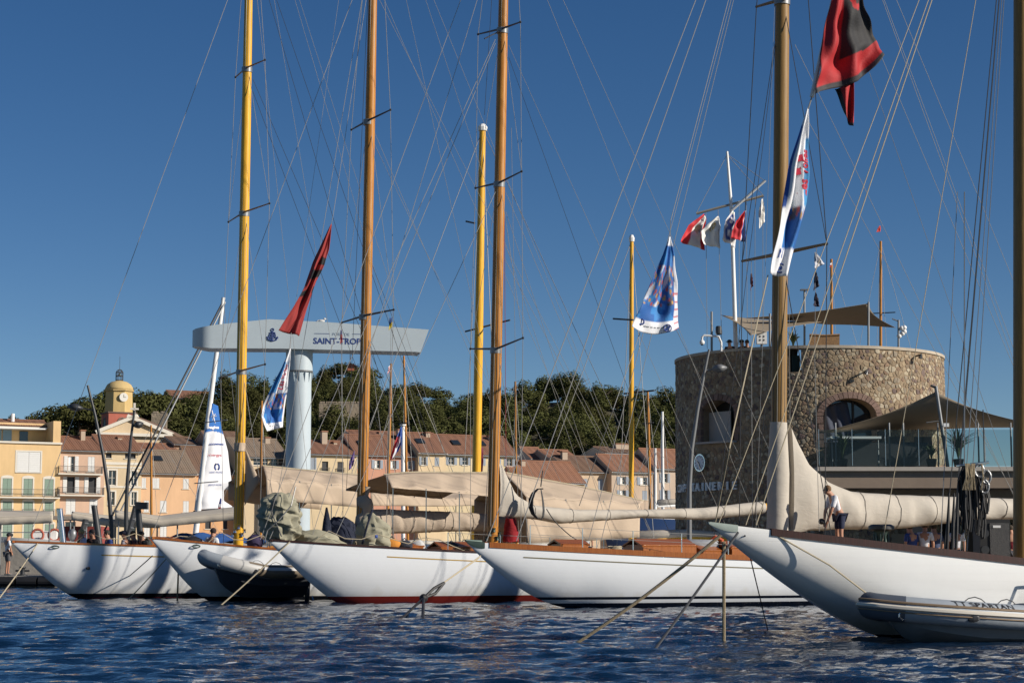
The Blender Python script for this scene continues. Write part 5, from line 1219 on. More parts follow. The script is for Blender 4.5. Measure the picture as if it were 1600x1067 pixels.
# triangle of canvas by the yellow mast
mb = MB(); A, B_, C = Y1.mpt(700)+Vector((.2, -.1, 0)), Y1.mpt(790)+Vector((.2, -.1, 0)), W(406, 752, Y1.Yat(406, .6))
mb.sheet(lambda u, v: A.lerp(B_, u).lerp(C, v*.985)+PORT*.12*math.sin(u*3.1)*math.sin(v*3.1), 12, 10, .012); mb.build('canvas_wing', M['canvas'], Y1.root, smooth=True)
mb = MB(); A, B_ = W(384, 790, Y1.Yat(384, -.6)), W(416, 778, Y1.Yat(416, -.6)); C, D = W(384, 838, Y1.Yat(384, -.6)), W(422, 834, Y1.Yat(422, -.6))
# ------------------------------------------------------------------ flags and banners
def flag(left, right, Y, colfn, name, label, cat='flag', folds=3, amp=.12, nu=34, nv=56, group=None, line=None, dirn=Vector((.35, -1, 0)), seed=0, bottom=None):
    """cloth between two edge lines (photo points, same count), with folds in depth"""
    r = random.Random(seed); p1, p2 = r.random()*6, r.random()*6
    n = len(left)-1; fl_ = lambda pts, v: (interp([(i/n, p[0]) for i, p in enumerate(pts)], v), interp([(i/n, p[1]) for i, p in enumerate(pts)], v))
    def fn(u, v):
        a, b_ = fl_(left, v), fl_(right, v); x, y = lerp(a[0], b_[0], u), lerp(a[1], b_[1], u)
        if bottom: y += bottom(u)*v**3
        k = amp*min(1, v*2.5)*(math.sin(u*math.pi*2*folds*.5+p1+v*2.2)*.7+.35*math.sin(u*math.pi*folds*1.7+p2-v*3)+.28*math.sin(u*9+v*13+p1)+.2*math.sin(v*21-u*6+p2))
        return W(x, y, Y+(u-.5)*(b_[0]-a[0])*Y/F*.7)+dirn*k
    mb = MB(); mb.sheet(fn, nu, nv, .003, colfn); o = mb.solo(name, M['print'], label, cat, group, smooth=True)
    return o, fn
WH, BL, RD = (.72, .73, .76), (.03, .16, .42), (.45, .02, .03)
def art(u, v, seed=0):
    """loose painterly print: blues with white, ochre and red dabs"""
    n = math.sin(u*13+v*7+seed)+math.sin(u*7-v*17+1.3+seed)+.8*math.sin(u*29+v*23+seed*2)
    m = math.sin(u*41-v*13+seed)+math.sin(v*47+u*19)
    c = (.015, .10, .34) if n < .4 else (.03, .19, .48)
    if .3 < v < .68:
        if n > 1.2: c = (.55, .58, .66)
        elif m > 1.25: c = (.45, .25, .06)
        elif m < -1.35: c = (.35, .06, .06)
        elif n < -1.3: c = (.05, .06, .09)
    return c
def banner_a(u, v):
    if v < .06: return WH
    if v > .9 or (v > .5 and (u < .10+.22*max(0, v-.75) or u > .93)): return WH
    if v < .5:
        if u < .42-.1*v and v > .13: return (.04, .20, .46)
        return WH
    return art(u, v, 1)
def banner_b(u, v):
    if v < .10: return WH
    if u > .9-.04*v and v > .2: return (.6, .62, .68) if (v*11) % 1 > .1 else (.45, .08, .10)
    if v > .86: return WH
    return art(u, v, 3)
def banner_c(u, v):
    if v < .12: return WH
    if v < .62:
        if u < .12: return (.03, .09, .35)
        if u > .78 and v > .2: return (.05, .24, .50)
        return WH
    if v < .84: return WH if u < .35 else art(u, v, 5)
    return WH
def on(fn, txt, u0, v0, hu, hv, m, parent, rot=0, name='lettering', bold=.02, shear=0, off=.012):
    """print laid on a flag: text along v (rot=1) or along u"""
    vs, fs = text_mesh(txt, bold=bold, shear=shear); xs = [p[0] for p in vs]; x0, x1 = min(xs), max(xs)
    mb = MB(); out = []
    for x, y, _ in vs:
        s_, t = (x-x0)/(x1-x0), y/.7
        u, v = (u0-t*hu, v0-s_*hv) if rot == 1 else (u0-t*hu, v0+s_*hv) if rot == 2 else (u0+s_*hu, v0-t*hv)
        out.append(fn(u, v)+Vector((0, -off, 0)))
    mb.add(out, fs).build(name, m, parent)
def marks(fn, parent, us, v):
    mb = MB()
    for k, u in enumerate(us): mb.add([fn(a, b_)+Vector((0, -.012, 0)) for a, b_ in ((u, v), (u+.05, v), (u+.05, v-.012), (u, v-.012))], [(0, 1, 2, 3)])
    mb.build('sponsor_marks', M['greyink'], parent)
M['redink'] = mat('red_script_ink', (.48, .02, .05), .7); M['blueink'] = mat('blue_ink', (.02, .06, .26), .7); M['greyink'] = mat('grey_ink', (.2, .22, .25), .7); M['greenink'] = mat('green_ink', (.03, .16, .09), .7); M['whiteink'] = mat('white_ink', (.75, .75, .78), .7)
fY = Y2.mY-4
o, f = flag([(517, 350), (503, 380), (489, 410), (475, 450), (455, 484), (434, 517)], [(518.5, 350), (514, 390), (506, 415), (494, 440), (481, 480), (468, 525)], fY, lambda u, v: (.012, .012, .014) if (abs(v-.50) < .045 and u > .2) or (abs(v-.66) < .03 and (u < .5 or u > .8)) or (abs(v-.36) < .05 and u > .55) else (.30, .032, .030), 'ensign', 'dark red flag with black emblem hanging in front of the crane jib', folds=3, amp=.10)
MB().tube([W(517.5, 351, fY), W(520, 340, fY), Y2.mpt(-60)], .008, 5).build('flag_halyard', M['wire'], Y2.root); MB().tube([W(455, 520, fY), W(453, 548, fY-.5)], .008, 5).build('flag_line', M['wire'], o)
gY = fY-.5
o, f = flag([(453, 545), (440, 575), (427, 600), (411, 632), (407, 650), (416, 674)], [(454.5, 545), (452, 575), (449, 600), (446, 630), (444, 650), (442.5, 667)], gY, banner_a, 'event_banner', 'white and blue printed banner in front of the crane column', 'banner', 3, .10, group='printed event banners')
on(f, 'Les Voiles', .74, .46, .30, .30, M['redink'], o, 1, shear=.3); on(f, 'SAINT-TROPEZ', .93, .44, .07, .2, M['greyink'], o, 1)
marks(f, o, (.28, .4, .62), .95)
hY = Y4.mY-6
o, f = flag([(1046, 370), (1036, 398), (1022, 432), (1007, 463), (995, 488), (985, 511)], [(1047.5, 370), (1053, 400), (1056, 435), (1059, 465), (1061, 488), (1062, 506)], hY, banner_b, 'event_banner', 'blue painterly banner flying beside the stone tower', 'banner', 3, .10, group='printed event banners', bottom=lambda u: 42*u*(1-u)+6*u)
marks(f, o, (.24, .3, .38, .46, .54, .62), .935)
mb = MB(); c = f(.72, .95)+Vector((0, -.02, 0)); mb.tube([c+Vector((.09*math.cos(q*.52), 0, .09*math.sin(q*.52))) for q in range(13)], .014, 4); mb.box(c+Vector((.03, 0, .03)), (.06, .005, .06)); mb.box(c-Vector((.03, 0, .03)), (.06, .005, .06)); mb.build('round_emblem', M['blueink'], o)
mb = MB(); c = f(.16, .89)+Vector((0, -.02, 0)); mb.tube([c+Vector((.07*math.cos(q*.52), 0, .07*math.sin(q*.52))) for q in range(13)], .02, 4); mb.build('round_emblem', M['blueink'], o)
MB().tube([W(1047, 370, hY), W(1048, 345, hY), Y4.mpt(-330)], .009, 5).build('flag_halyard', M['wire'], Y4.root); MB().tube([W(1000, 520, hY), W(958, 640, hY-1), W(905, 790, Y4.Yat(800))], .009, 5).build('flag_line', M['wire'], o)
iY = Y5.mY-3.5
o, f = flag([(1262, 168), (1247, 215), (1233, 262), (1222, 320), (1211, 375), (1200, 428)], [(1263.5, 168), (1262, 215), (1262, 262), (1261, 318), (1247, 375), (1231, 434)], iY, banner_c, 'event_banner', 'long white and blue banner hanging across the old wooden mast', 'banner', 3, .075, group='printed event banners')
on(f, 'Les Voiles', .94, .56, .32, .28, M['redink'], o, 1, shear=.3, bold=.03); on(f, 'HOTEL', .5, .60, .10, .12, M['greenink'], o, 1); on(f, 'N', .3, .9, .2, .05, M['blueink'], o, 0)
mb = MB(); c = f(.55, .955)+Vector((0, -.02, 0)); mb.tube([c+Vector((.07*math.cos(q*.52), 0, .07*math.sin(q*.52))) for q in range(13)], .012, 4); mb.box(c, (.05, .005, .05)); mb.build('round_emblem', M['blueink'], o)
for q, w_ in ((.36, .2), (.44, .14)): p = f(.45, q)+Vector((0, -.015, 0)); MB().poly([p, p+Vector((.1, 0, .02)), p+Vector((.08, 0, .12)), p+Vector((-.02, 0, .09))], (0, -.004, 0)).build('red_mark', M['redink'], o)
# black and red flag on its staff
def br(u, v):
    if v > .93 or u < .02: return (.03, .03, .035)
    x, y = u-.72, v-.22; d = math.hypot(x*1.2, y*1.5)
    if u < .44: return (.36, .010, .014)
    if d < .16 and not (d < .10 and x > -.02): return (.42, .012, .016)
    if v > .70+.06*(u-.5): return (.36, .012, .016)
    return (.012, .012, .014)
o, f = flag([(1308, -38), (1299, 5), (1289, 48), (1280, 92), (1275, 120), (1270, 149)], [(1338, -45), (1350, -10), (1357, 22), (1366, 52), (1373, 70), (1378, 88)], iY, br, 'club_flag', 'large red and black flag with an emblem at the old mast top', folds=4, amp=.11, bottom=lambda u: 30*math.sin(math.pi*u)*u)
mb = MB(); mb.sheet(lambda u, v: W(lerp(lerp(1304, 1319, v**.7), lerp(1335, 1333, v), u), lerp(lerp(140, 200, v*(.6+.4*u)), lerp(128, 198, v), u), iY+.12)+Vector((0, .05*math.sin(u*9+v*3), 0)), 12, 20, .003, lambda u, v: (.012, .012, .014) if u < .3 or v > .9 else (.36, .012, .015)); mb.build('hanging_fold', M['print'], o, smooth=True)
MB().tube([W(1311, -44, iY+.02), W(1268.5, 152, iY+.02)], .035, 8).build('flag_staff', M['white'], o); MB().tube([W(1268.5, 152, iY), W(1263, 170, iY)], .012, 5).build('flag_line', M['wire'], o)
MB().tube([W(1311, -44, iY), Y5.mpt(-400)], .012, 5).build('flag_halyard', M['rope'], Y5.root); MB().tube([W(1200, 430, iY), W(1184, 500, iY-.3), W(1140, 700, iY-2), W(1118, 815, Y5.Yat(1118))], .010, 5).build('flag_line', M['rope'], o)
# flags on the tower mast
def small(left, right, Y, cf, label, name='flag', amp=.1, folds=3, group=None, seed=0): return flag(left, right, Y, cf, name, label, 'flag', folds, amp, 20, 20, group, seed=seed)
FY2 = FYm-.25
small([(1100, 334), (1075, 352), (1062, 378)], [(1104, 342), (1100, 365), (1102, 391)], FY2+.3, lambda u, v: (.55, .03, .04) if abs(u-.55) > .25 else ((.72, .71, .68) if math.hypot(u-.55, v-.45) > .15 else (.35, .32, .2)), 'red and white flag with crest on the tower yard', seed=1)
o, f = small([(1121, 338), (1106, 350), (1094, 362), (1098, 382)], [(1123, 338), (1125, 352), (1125, 368), (1126, 388)], FY2+.1, lambda u, v: (.42, .30, .08) if math.hypot(u-.5, (v-.4)) < .16 and (u*11+v*13) % 1 > .4 else (.74, .73, .7), 'white flag with a small gold crest on the tower yard', seed=2)
o, f = small([(1144, 330), (1132, 345), (1129, 375)], [(1148, 332), (1150, 355), (1149, 388)], FY2-.1, lambda u, v: (.05, .09, .3) if abs(math.hypot(u-.5, v-.35)-.2) < .06 or abs(math.hypot(u-.4, v-.75)-.14) < .05 else ((.2, .4, .06) if v < .2 and u > .4 and u < .6 else (.74, .73, .74)), 'white flag with blue rings on the tower yard', seed=3)
small([(1163, 330), (1150, 345), (1142, 372)], [(1166, 329), (1165, 352), (1164, 378)], FY2-.35, lambda u, v: (.03, .08, .32) if u > .78 else ((.74, .74, .74) if u > .66 else (.5, .02, .03)), 'red white and blue flag on the tower yard', seed=4)
small([(1190, 311), (1186, 330), (1186, 358)], [(1192, 311), (1194, 328), (1195, 346)], FY2-.3, lambda u, v: (.72, .70, .66), 'small white flag at the right end of the tower yard', amp=.05, seed=5)
# small signal flags under the spreaders
sY = Y4.mY-1.2
for L_, R_, c, lab in (([(1273, 394), (1272, 420)], [(1274, 394), (1289, 412)], (.45, .46, .5), 'grey white pennant under the old mast spreader'), ([(1274, 424), (1270, 455)], [(1275, 424), (1281, 446)], (.012, .012, .03), 'dark navy pennant below the grey white pennant'), ([(1274, 457), (1270, 478)], [(1275, 457), (1282, 480)], (.015, .01, .028), 'lowest dark navy pennant on the old mast signal line'), ([(1173, 427), (1172, 455)], [(1174.5, 427), (1177, 445)], (.10, .02, .03), 'tiny dark pennant under the far end of the old mast spreader')):
    small(L_, R_, sY if L_[0][0] > 1200 else Y4.mY+1.2, lambda u, v, c=c: c, lab, 'pennant', .04)
MB().tube([W(1276, 385, sY), W(1274, 424, sY), W(1274, 457, sY), W(1273, 560, sY), W(1280, 830, Y4.Yat(1280, 1.5))], .008, 5).build('signal_halyard', M['wire'], Y4.root); MB().tube([W(1174, 404, Y4.mY+1.2), W(1173.5, 457, Y4.mY+1.2), W(1176, 830, Y4.Yat(1176, -1))], .008, 5).build('signal_halyard', M['wire'], Y4.root)
small([(609, 496), (607, 517)], [(613, 497), (613, 510)], Y2.mY-1.2, lambda u, v: (.02, .09, .3) if v < .5 else (.5, .4, .05), 'tiny blue and yellow pennant under the honey mast spreader', 'pennant', .03)
small([(532, 516), (531, 538)], [(534, 516), (535.5, 534)], Y2.mY+1.2, lambda u, v: (.3, .04, .05) if v > .3 else (.05, .05, .2), 'tiny red pennant left of the honey mast', 'pennant', .03)
MB().tube([W(613, 486, Y2.mY-1.2), W(611, 515, Y2.mY-1.2), W(604, 830, Y2.Yat(604, 1))], .006, 5).build('signal_halyard', M['wire'], Y2.root); MB().tube([W(533, 505, Y2.mY+1.2), W(533, 535, Y2.mY+1.2), W(536, 830, Y2.Yat(536, -.5))], .006, 5).build('signal_halyard', M['wire'], Y2.root)
# french flag on a white post, purple and burgundy flags further back
fp = thing('white_flagpole', Wz(630, QZ, 118), 'white post flying a french flag before the salmon pink house', 'flagpole'); MB().tube([Wz(630, -.5, 118), W(629.5, 665, 118)], .12, 10).build('post', M['white'], fp, smooth=40); MB().tube([W(629.5, 665, 118), W(629.5, 663, 118)], .2, 10).build('cap', M['white'], fp)
small([(626, 667), (617, 690), (608, 722)], [(628, 667), (628, 690), (622, 705)], 117.8, lambda u, v: (.03, .09, .36) if u > .62 or v < .35 else ((.70, .70, .72) if u+v*.3 > .55 else (.42, .03, .04)), 'french tricolour drooping from the white post', amp=.15, seed=8)
small([(553, 705), (546, 720), (545, 735)], [(554, 704), (554, 718), (552, 727)], 108, lambda u, v: (.08, .04, .22) if (u*7+v*5) % 1 > .2 or u < .5 else (.4, .33, .12), 'purple flag half hidden by the honey mast', amp=.06, seed=9)
small([(751, 698), (750, 718), (749, 738)], [(755, 700), (755, 718), (754, 736)], 104, lambda u, v: (.14, .01, .035), 'burgundy flag behind the tall yellow mast', amp=.05, seed=10)
small([(361, 0+345), (360, 352), (358, 358)], [(363, 345), (364, 350), (364, 354)], Y1.mY+1.2, lambda u, v: (.5, .03, .04) if u < .5 else WH, 'tiny red and white courtesy flag by the yellow mast', 'pennant', amp=.02) if False else None
# ------------------------------------------------------------------ inflatables
def rib(name, label, cat_lab, bowpx, bowY, zb, za, L, hw, r, ax, mats, wl=0., strake=True, txt=None, engine=False, patches=(), keel=-.22):
    """rigid inflatable: U-shaped tube, V hull, rubbing strake; ax = aft direction"""
    T = Wz(bowpx, zb, bowY); T = Vector((T.x, T.y, 0)); sd = Vector((ax.y, -ax.x, 0))
    P = lambda x, y, z: T+ax*x+sd*y+UP*z
    t = thing(name, P(L/2, 0, 0), label, cat_lab); cz = lambda x: lerp(zb, za, min(1, (x/(L*.55))**.7) if x > 0 else 0)
    path = []; hb_ = lambda x: hw*(1-(1-min(x/(L*.42), 1))**2.4)
    xs = [0, .06, .14, .24, .38, .55, .8, 1.1, 1.5]+[1.5+(L-1.5)*i/8 for i in range(1, 9)]
    pts = [P(x, hb_(x), cz(x)) for x in xs]; pts2 = [P(x, -hb_(x), cz(x)) for x in xs]
    allp = pts2[::-1]+pts[1:]; rad = [r*(.55 if i in (0, len(allp)-1) else 1) for i in range(len(allp))]
    MB().tube(allp, rad, 22).build('tube', M[mats[0]], t, smooth=60)
    for k in (0, 1):                            # grey bow patch over the nose
        pass
    nose = [P(x, s_*hb_(x), cz(x)) for s_, x in ((-1, .42), (-1, .24), (-1, .14), (-1, .06), (1, 0), (1, .06), (1, .14), (1, .24), (1, .42))]
    MB().tube(nose, r+.006, 22, cap=False).build('nose_patch', M[mats[3]], t, smooth=60)
    if strake:
        for m_, dz, rr in ((mats[2], -.02, .035), (mats[4], .055, .02), (mats[4], -.085, .012)):
            out = []
            for i, p in enumerate(allp):
                d = (allp[min(i+1, len(allp)-1)]-allp[max(i-1, 0)]); n_ = Vector((-d.y, d.x, 0)).normalized(); n_ = -n_
                if (p+n_-P(L*.6, 0, 0)).length < (p-n_-P(L*.6, 0, 0)).length: n_ = -n_
                q = math.asin(max(-1, min(1, (dz+.04)/r))); out.append(p+n_*(r*math.cos(q)+.004)+UP*(dz+.04))
            MB().tube(out, rr, 6).build('rubbing_strake', M[m_], t, smooth=40)
    # hull
    st = [.30+(L-.3)*i/16 for i in range(17)]; mb = MB(); rows = []
    for x in st:
        u = min((x-.3)/(L*.3), 1); kz = lerp(cz(x)-.12, keel, u**.45); hbx = max(hb_(x)-.05, .03); zc = cz(x)-r*.55
        rows.append([P(x, hbx, zc), P(x, hbx*.82, lerp(kz, zc, .55)), P(x, 0, kz), P(x, -hbx*.82, lerp(kz, zc, .55)), P(x, -hbx, zc)])
    vs = [q for r_ in rows for q in r_]; fs = [(i*5+j, i*5+j+1, (i+1)*5+j+1, (i+1)*5+j) for i in range(16) for j in range(4)]+[(0, 1, 2, 3, 4), tuple(range(84, 79, -1))]
    mb.add(vs, fs).build('hull', M[mats[1]], t, smooth=30)
    MB().grid(lambda u, v: P(lerp(.5, L, u), (v*2-1)*max(hb_(lerp(.5, L, u))-r*.5, .02), cz(lerp(.5, L, u))-.1), 14, 4).build('floor', M['steel'], t)
    for i in range(3):
        x = 1.25+i*.55; a = P(x, hb_(x)-.02, cz(x)+r-.005); b_ = P(x+.34, hb_(x+.34)-.02, cz(x+.34)+r-.005); MB().tube([a, a.lerp(b_, .2)+UP*.05, a.lerp(b_, .5)+UP*.075, a.lerp(b_, .8)+UP*.05, b_], .008, 6).build('grab_line', M['wire_dark'], t)
    def onside(x, deg, off=.006): q = math.radians(deg); return P(x, hb_(x)+(r+off)*math.cos(q), cz(x)+(r+off)*math.sin(q))
    if txt:
        mb = MB(); lettering(mb, txt, lambda u, v: onside(u, 34+v*math.degrees(1/r)), .98, 0, .10, 1.0, .01); mb.build('lettering', M['blueink'] if False else M['wire_dark'], t)
    for x0, x1, d0, d1, m_ in patches:
        mb = MB(); mb.grid(lambda u, v: onside(lerp(x0, x1, u), lerp(d0, d1, v), .008), 8, 8); mb.build('tube_patch', M[m_], t, smooth=True)
    d = onside(.3, -28, .02); MB().tube([d+UP*.06*math.sin(q)+ax*.07*math.cos(q) for q in [i*.7 for i in range(10)]], .012, 6).build('towing_ring', M['chrome'], t)
    mb = MB(); mb.blob(onside(1.25, -18, .0), (.10, .02, .06), 8, 5); mb.build('valve_patch', M['darksteel'], t)
    if engine:
        e = P(L+.12, 0, 0); mb = MB(); mb.blob(e+UP*.75, (.22, .18, .26), 10, 8); mb.tube([e+UP*.6, e-UP*.15], [.1, .06], 8); mb.build('outboard', M['darksteel'], t, smooth=True)
        o = MB(); o.blob(e-UP*.05+ax*.05, (.18, .09, .09), 10, 6)
        for k in range(3): q = k*2.09; dv = sd*math.cos(q)+UP*math.sin(q); o.box(e-UP*.05+ax*.2+dv*.12, (.02, .08, .2), ax=(ax, dv.cross(ax), dv))
        o.build('propeller', M['chrome'], t)
    return t, P, cz, hb_
M['ribgrey'] = mat('grey_tube_fabric', (.30, .335, .37), .5, var=.08, scale=3, bump=.004, bscale=8); M['ribhull'] = mat('grey_gelcoat', (.17, .19, .205), .3, coat=.3, var=.1); M['ribwhite'] = mat('cream_strake', (.60, .56, .48), .5)
M['ribdark'] = mat('dark_nose_patch', (.07, .085, .11), .5); M['ribtan'] = mat('tan_strake', (.20, .14, .085), .6); M['tubewhite'] = mat('white_tube_fabric', (.46, .46, .45), .45, var=.05); M['darkgel'] = mat('dark_gelcoat', (.055, .06, .068), .15, coat=.5)
M['tantube'] = mat('tan_tube_patch', (.17, .135, .095), .6, var=.1)
ax5 = Vector((math.cos(R(24)), math.sin(R(24)), 0))
rt, RP, rcz, rhb = rib('inflatable_dinghy', 'grey inflatable dinghy lettered TT SPARTAN lying under the mahogany bulwark', 'dinghy', 1358, 28.9, .56, .34, 4.8, .74, .19, ax5, ('ribgrey', 'ribhull', 'ribwhite', 'ribdark', 'ribtan'), txt='TT SPARTAN')
p = RP(3.6, -.2, 0); MB().tube([p+UP*.2, p+UP*1.05, p+UP*1.05+ax5*.8], .025, 6).build('console_rail', M['wire_dark'], rt); MB().box(p+UP*.45+ax5*.6, (.7, .6, .7), R(24)).build('console', M['ribhull'], rt)
MB().blob(RP(2.35, rhb(2.35)-.03, rcz(2.35)+.20), (.22, .07, .025), 10, 6).build('rowlock_pad', M['ribdark'], rt)
ax2 = Vector((math.cos(R(30)), math.sin(R(30)), 0)); bw = Y2.T+AFT*2.1+PORT*1.75; b2px = PX((bw.x, bw.y, .95))[0]
rt2, RP2, _, _ = rib('inflatable_tender', 'white and tan inflatable tender with dark hull moored against a white bow', 'dinghy', 319, bw.y-.3, 1.30, .86, 3.1, .60, .205, ax2, ('tubewhite', 'darkgel', 'tubewhite', 'ribgrey', 'tantube'), strake=False, engine=True, keel=.12, patches=((1.35, 3.0, -60, 10, 'tantube'), (1.1, 2.6, 40, 62, 'tantube')))
# ------------------------------------------------------------------ mooring lines
def moor(a, Ya, pts, r, m, label, sg=.0, group='mooring lines from the bows'):
    A = W(*a, Ya); B_ = []
    for p in pts: B_.append(W(p[0], p[1], p[2]) if len(p) > 2 else Wz(p[0], -.05, Ywater(p[1])))
    pl = [A]
    for q in B_: pl += sag(pl[-1], q, sg, 8)[1:]
    return MB().tube(pl, r, 7).solo('mooring_line', M[m], label, 'rope', group, org=A)
M['ropetan'] = mat('tan_twisted_rope', (.33, .26, .16), .85, var=.35, scale=40, bump=.01, bscale=90)
moor((60, 847), Y1.w(1.3, .3, 0).y-.1, [(-12, 945)], .02, 'rope', 'cream mooring line slanting from the bow with the gold stripe', .05)
moor((279, 850), Y2.w(1.3, .3, 0).y-.15, [(196, 938)], .016, 'rope', 'thin cream line slanting left from the tender carrying bow', .04)
moor((280, 850), Y2.w(1.3, .3, 0).y-.15, [(277, 938)], .026, 'ropetan', 'tan rope hanging straight down from the tender carrying bow')
moor((453, 846), Y3.w(1., .3, 0).y-.15, [(342, 945)], .02, 'rope', 'cream mooring line slanting past the white tender', .03)
moor((556, 846), Y3.w(3.6, 1.2, 0).y-.25, [(556, 941)], .022, 'ropetan', 'tan rope hanging down the side with the brick red boot top')
moor((238, 868), Y2.w(.3, .2, 0).y-.15, [(160, 930)], .016, 'wire_dark', 'thin black line crossing the hull with the gold stripe', .04)
moor((751, 868), Y4.w(.6, .2, 0).y-.1, [(690, 912, 44.5)], .014, 'rope', 'cream bow line tied to the black mooring loop', 0)
moor((748, 872), Y4.w(.6, .2, 0).y-.12, [(688, 914, 44.5)], .012, 'rope', 'second thin cream bow line above the black mooring loop', 0)
k = thing('mooring_loop', W(660, 935, 44), 'black chafed mooring loop with two legs entering the water', 'rope')
L1, L0 = W(694, 910, 44.5), W(662, 934, 44)
for d in (Vector((0, 0, .05)), Vector((.03, 0, -.07))): MB().tube([L0, L0.lerp(L1, .5)+d, L1], .035, 7).build('loop_strand', M['black'], k)
MB().tube([L0, Wz(622, -.05, Ywater(967))], .03, 7).build('leg', M['black'], k); MB().tube([L0, Wz(660, -.05, Ywater(970))], .035, 7).build('leg', M['black'], k); MB().blob(L0, .1, 8, 6).build('knot', M['black'], k)
y5 = Y5.w(.35, .2, 0).y-.1
moor((1126, 836), y5, [(895, 1003)], .026, 'ropetan', 'thick tan mooring rope slanting far left from the dark bulwarked bow', .06)
moor((1153, 832), Y5.w(.8, .3, 0).y-.15, [(1015, 1019)], .02, 'wire_dark', 'black mooring line slanting left from the dark bulwarked bow', .02)
moor((1131, 846), y5-.1, [(1131, 1002)], .026, 'ropetan', 'tan rope hanging straight down beside the dark bulwarked bow')
moor((1164, 836), Y5.w(1., .3, 0).y-.15, [(1201, 985)], .010, 'wire_dark', 'thin dark line dropping to the water by the dark bulwarked bow')
A = Y5.w(1.0, .32, Y5.zs(1.)-.05); pl = [A]+[Y5.w(x, Y5.hb(x)*.55+.35, z) for x, z in ((1.8, 1.15), (2.6, .62), (3.3, .25), (3.8, .02))]
MB().tube(pl, .013, 6).solo('mooring_line', M['rope'], 'cream line curving along the stem towards the grey dinghy', 'rope', 'mooring lines from the bows', org=A)
# hawse fittings
for b, x in ((Y1, 1.25), (Y2, 1.25)):
    mb = MB(); p = b.w(x, b.hb(x)+.03, b.zs(x)-.13); mb.tube([p+AFT*.12*math.cos(q*.45)+UP*.04*math.sin(q*.45) for q in range(15)], .016, 6); mb.build('bow_chock', M['bronze'], b.root, smooth=True)
# small hull marks on Y4
mb = MB()
for k_, tx in enumerate('<·'):
    pass
# ------------------------------------------------------------------ deck gear
def stanchions(b, x0, x1, n, h=.5, off=.98, lines=2):
    tops = []
    for i in range(n):
        x = lerp(x0, x1, i/(n-1)); p = b.w(x, b.hb(x)*off-.06, b.zs(x)); MB().tube([p, p+UP*h], .014, 6).build('stanchion', M['chrome'], b.root); tops.append(p+UP*h)
    for k in range(lines): MB().tube([t-UP*h*.45*k for t in tops], .006, 5).build('lifeline', M['wire'], b.root)
stanchions(Y4, 1.6, 11, 8); stanchions(Y3, 5., 13, 6); 
def hatch(b, x0, x1, y0, y1, h, name='skylight_hatch'):
    z = b.zs((x0+x1)/2)-.05; t = MB(); c = b.w((x0+x1)/2, (y0+y1)/2, z+h/2)
    o = t.box(c, (x1-x0, y1-y0, h), TH).build(name, M['teak'], b.root)
    for s_ in (-1, 1):
        q = c+UP*(h/2+.045)+PORT*s_*(y1-y0)*.25; a = PORT*s_; n_ = (UP*.93+a*.36).normalized(); MB().box(q, (x1-x0+.08, (y1-y0)*.55, .04), ax=(AFT, n_.cross(AFT)*-1, n_)).build('lid', M['teak'], o)
    return o
hatch(Y4, 4.9, 6.6, -.3, .6, .28); hatch(Y4, 6.9, 7.5, -.3, .5, .2); hatch(Y4, 2.6, 3.4, -.3, .3, .16); hatch(Y4, 7.7, 8.4, -.2, .7, .32)
hatch(Y3, 5.2, 6.4, -.3, .5, .2); hatch(Y3, 4.2, 4.7, -.2, .3, .15); hatch(Y1, 4.4, 5.4, -.4, .4, .22); hatch(Y2, 4.6, 5.6, -.4, .4, .2)
# winches, coils, buckets
def coil(b, x, y, label):
    p = b.w(x, y, b.zs(x)-.03); mb = MB()
    for k in range(6): mb.tube([p+Vector((.17*math.cos(q*.45+k), .14*math.sin(q*.45+k), .02+.02*k+.01*math.sin(q))) for q in range(15)], .014, 5)
    mb.solo('rope_coil', M['rope'], label, 'rope')
coil(Y4, 3.9, .75, 'coiled cream rope on the deck with the orange rail')
def bundle(pxs, Y, label, m, name='sail_bundle', seed=0, group='sail bundles on deck', n=26, k=22, zoff=0, fold=.16):
    """crumpled heap of sailcloth: outline as (row, left col, right col)"""
    r = random.Random(seed); ph = [r.random()*6.3 for _ in range(8)]; mb = MB(); vs = []; fs = []
    y0, y1 = pxs[0][0], pxs[-1][0]
    for i in range(n+1):
        py = lerp(y0, y1, i/n); a = interp([(q[0], q[1]) for q in pxs], py); c = interp([(q[0], q[2]) for q in pxs], py); ctr = W((a+c)/2, py, Y); hw_ = (c-a)/2*Y/F
        for j in range(k):
            q = 2*math.pi*j/k; w_ = 1+fold*(abs(math.sin(4*q+i*.10+ph[0]))*1.1+abs(math.sin(6.5*q-i*.13+ph[1]))*.8-.9+math.sin(2*q+i*.35+ph[3])*.35+.28*math.sin(i*.9+3*q+ph[2]))
            vs.append(ctr+Vector((math.cos(q)*hw_*w_, -math.sin(q)*min(hw_, .55)*.8*w_, fold*.2*math.sin(3*q+i*.4+ph[4]))))
    for i in range(n):
        for j in range(k): j2 = (j+1) % k; fs.append((i*k+j, (i+1)*k+j, (i+1)*k+j2, i*k+j2))
    fs += [tuple(range(k)), tuple(range(n*k+k-1, n*k-1, -1))]
    mb.add(vs, fs); return mb.solo(name, M[m], label, 'sail', group, smooth=50)
by = Y3.w(.9, 0, 0).y
b1 = bundle([(771, 428, 452), (780, 412, 460), (795, 408, 464), (815, 406, 467), (832, 412, 466), (846, 425, 458)], by, 'crumpled olive sail bundle lashed upright on the bow', 'sailcloth', seed=1, n=44, k=44, fold=.19)
MB().tube([W(462, 760, by-.4), W(455, 790, by-.6), W(436, 812, by-.6), W(418, 828, by-.5), W(412, 850, by-.4)], .018, 6).build('lashing', M['wire'], b1); MB().tube([W(430, 775, by-.6), W(424, 800, by-.7), W(440, 838, by-.6)], .02, 6).build('lashing', M['wire_dark'], b1)
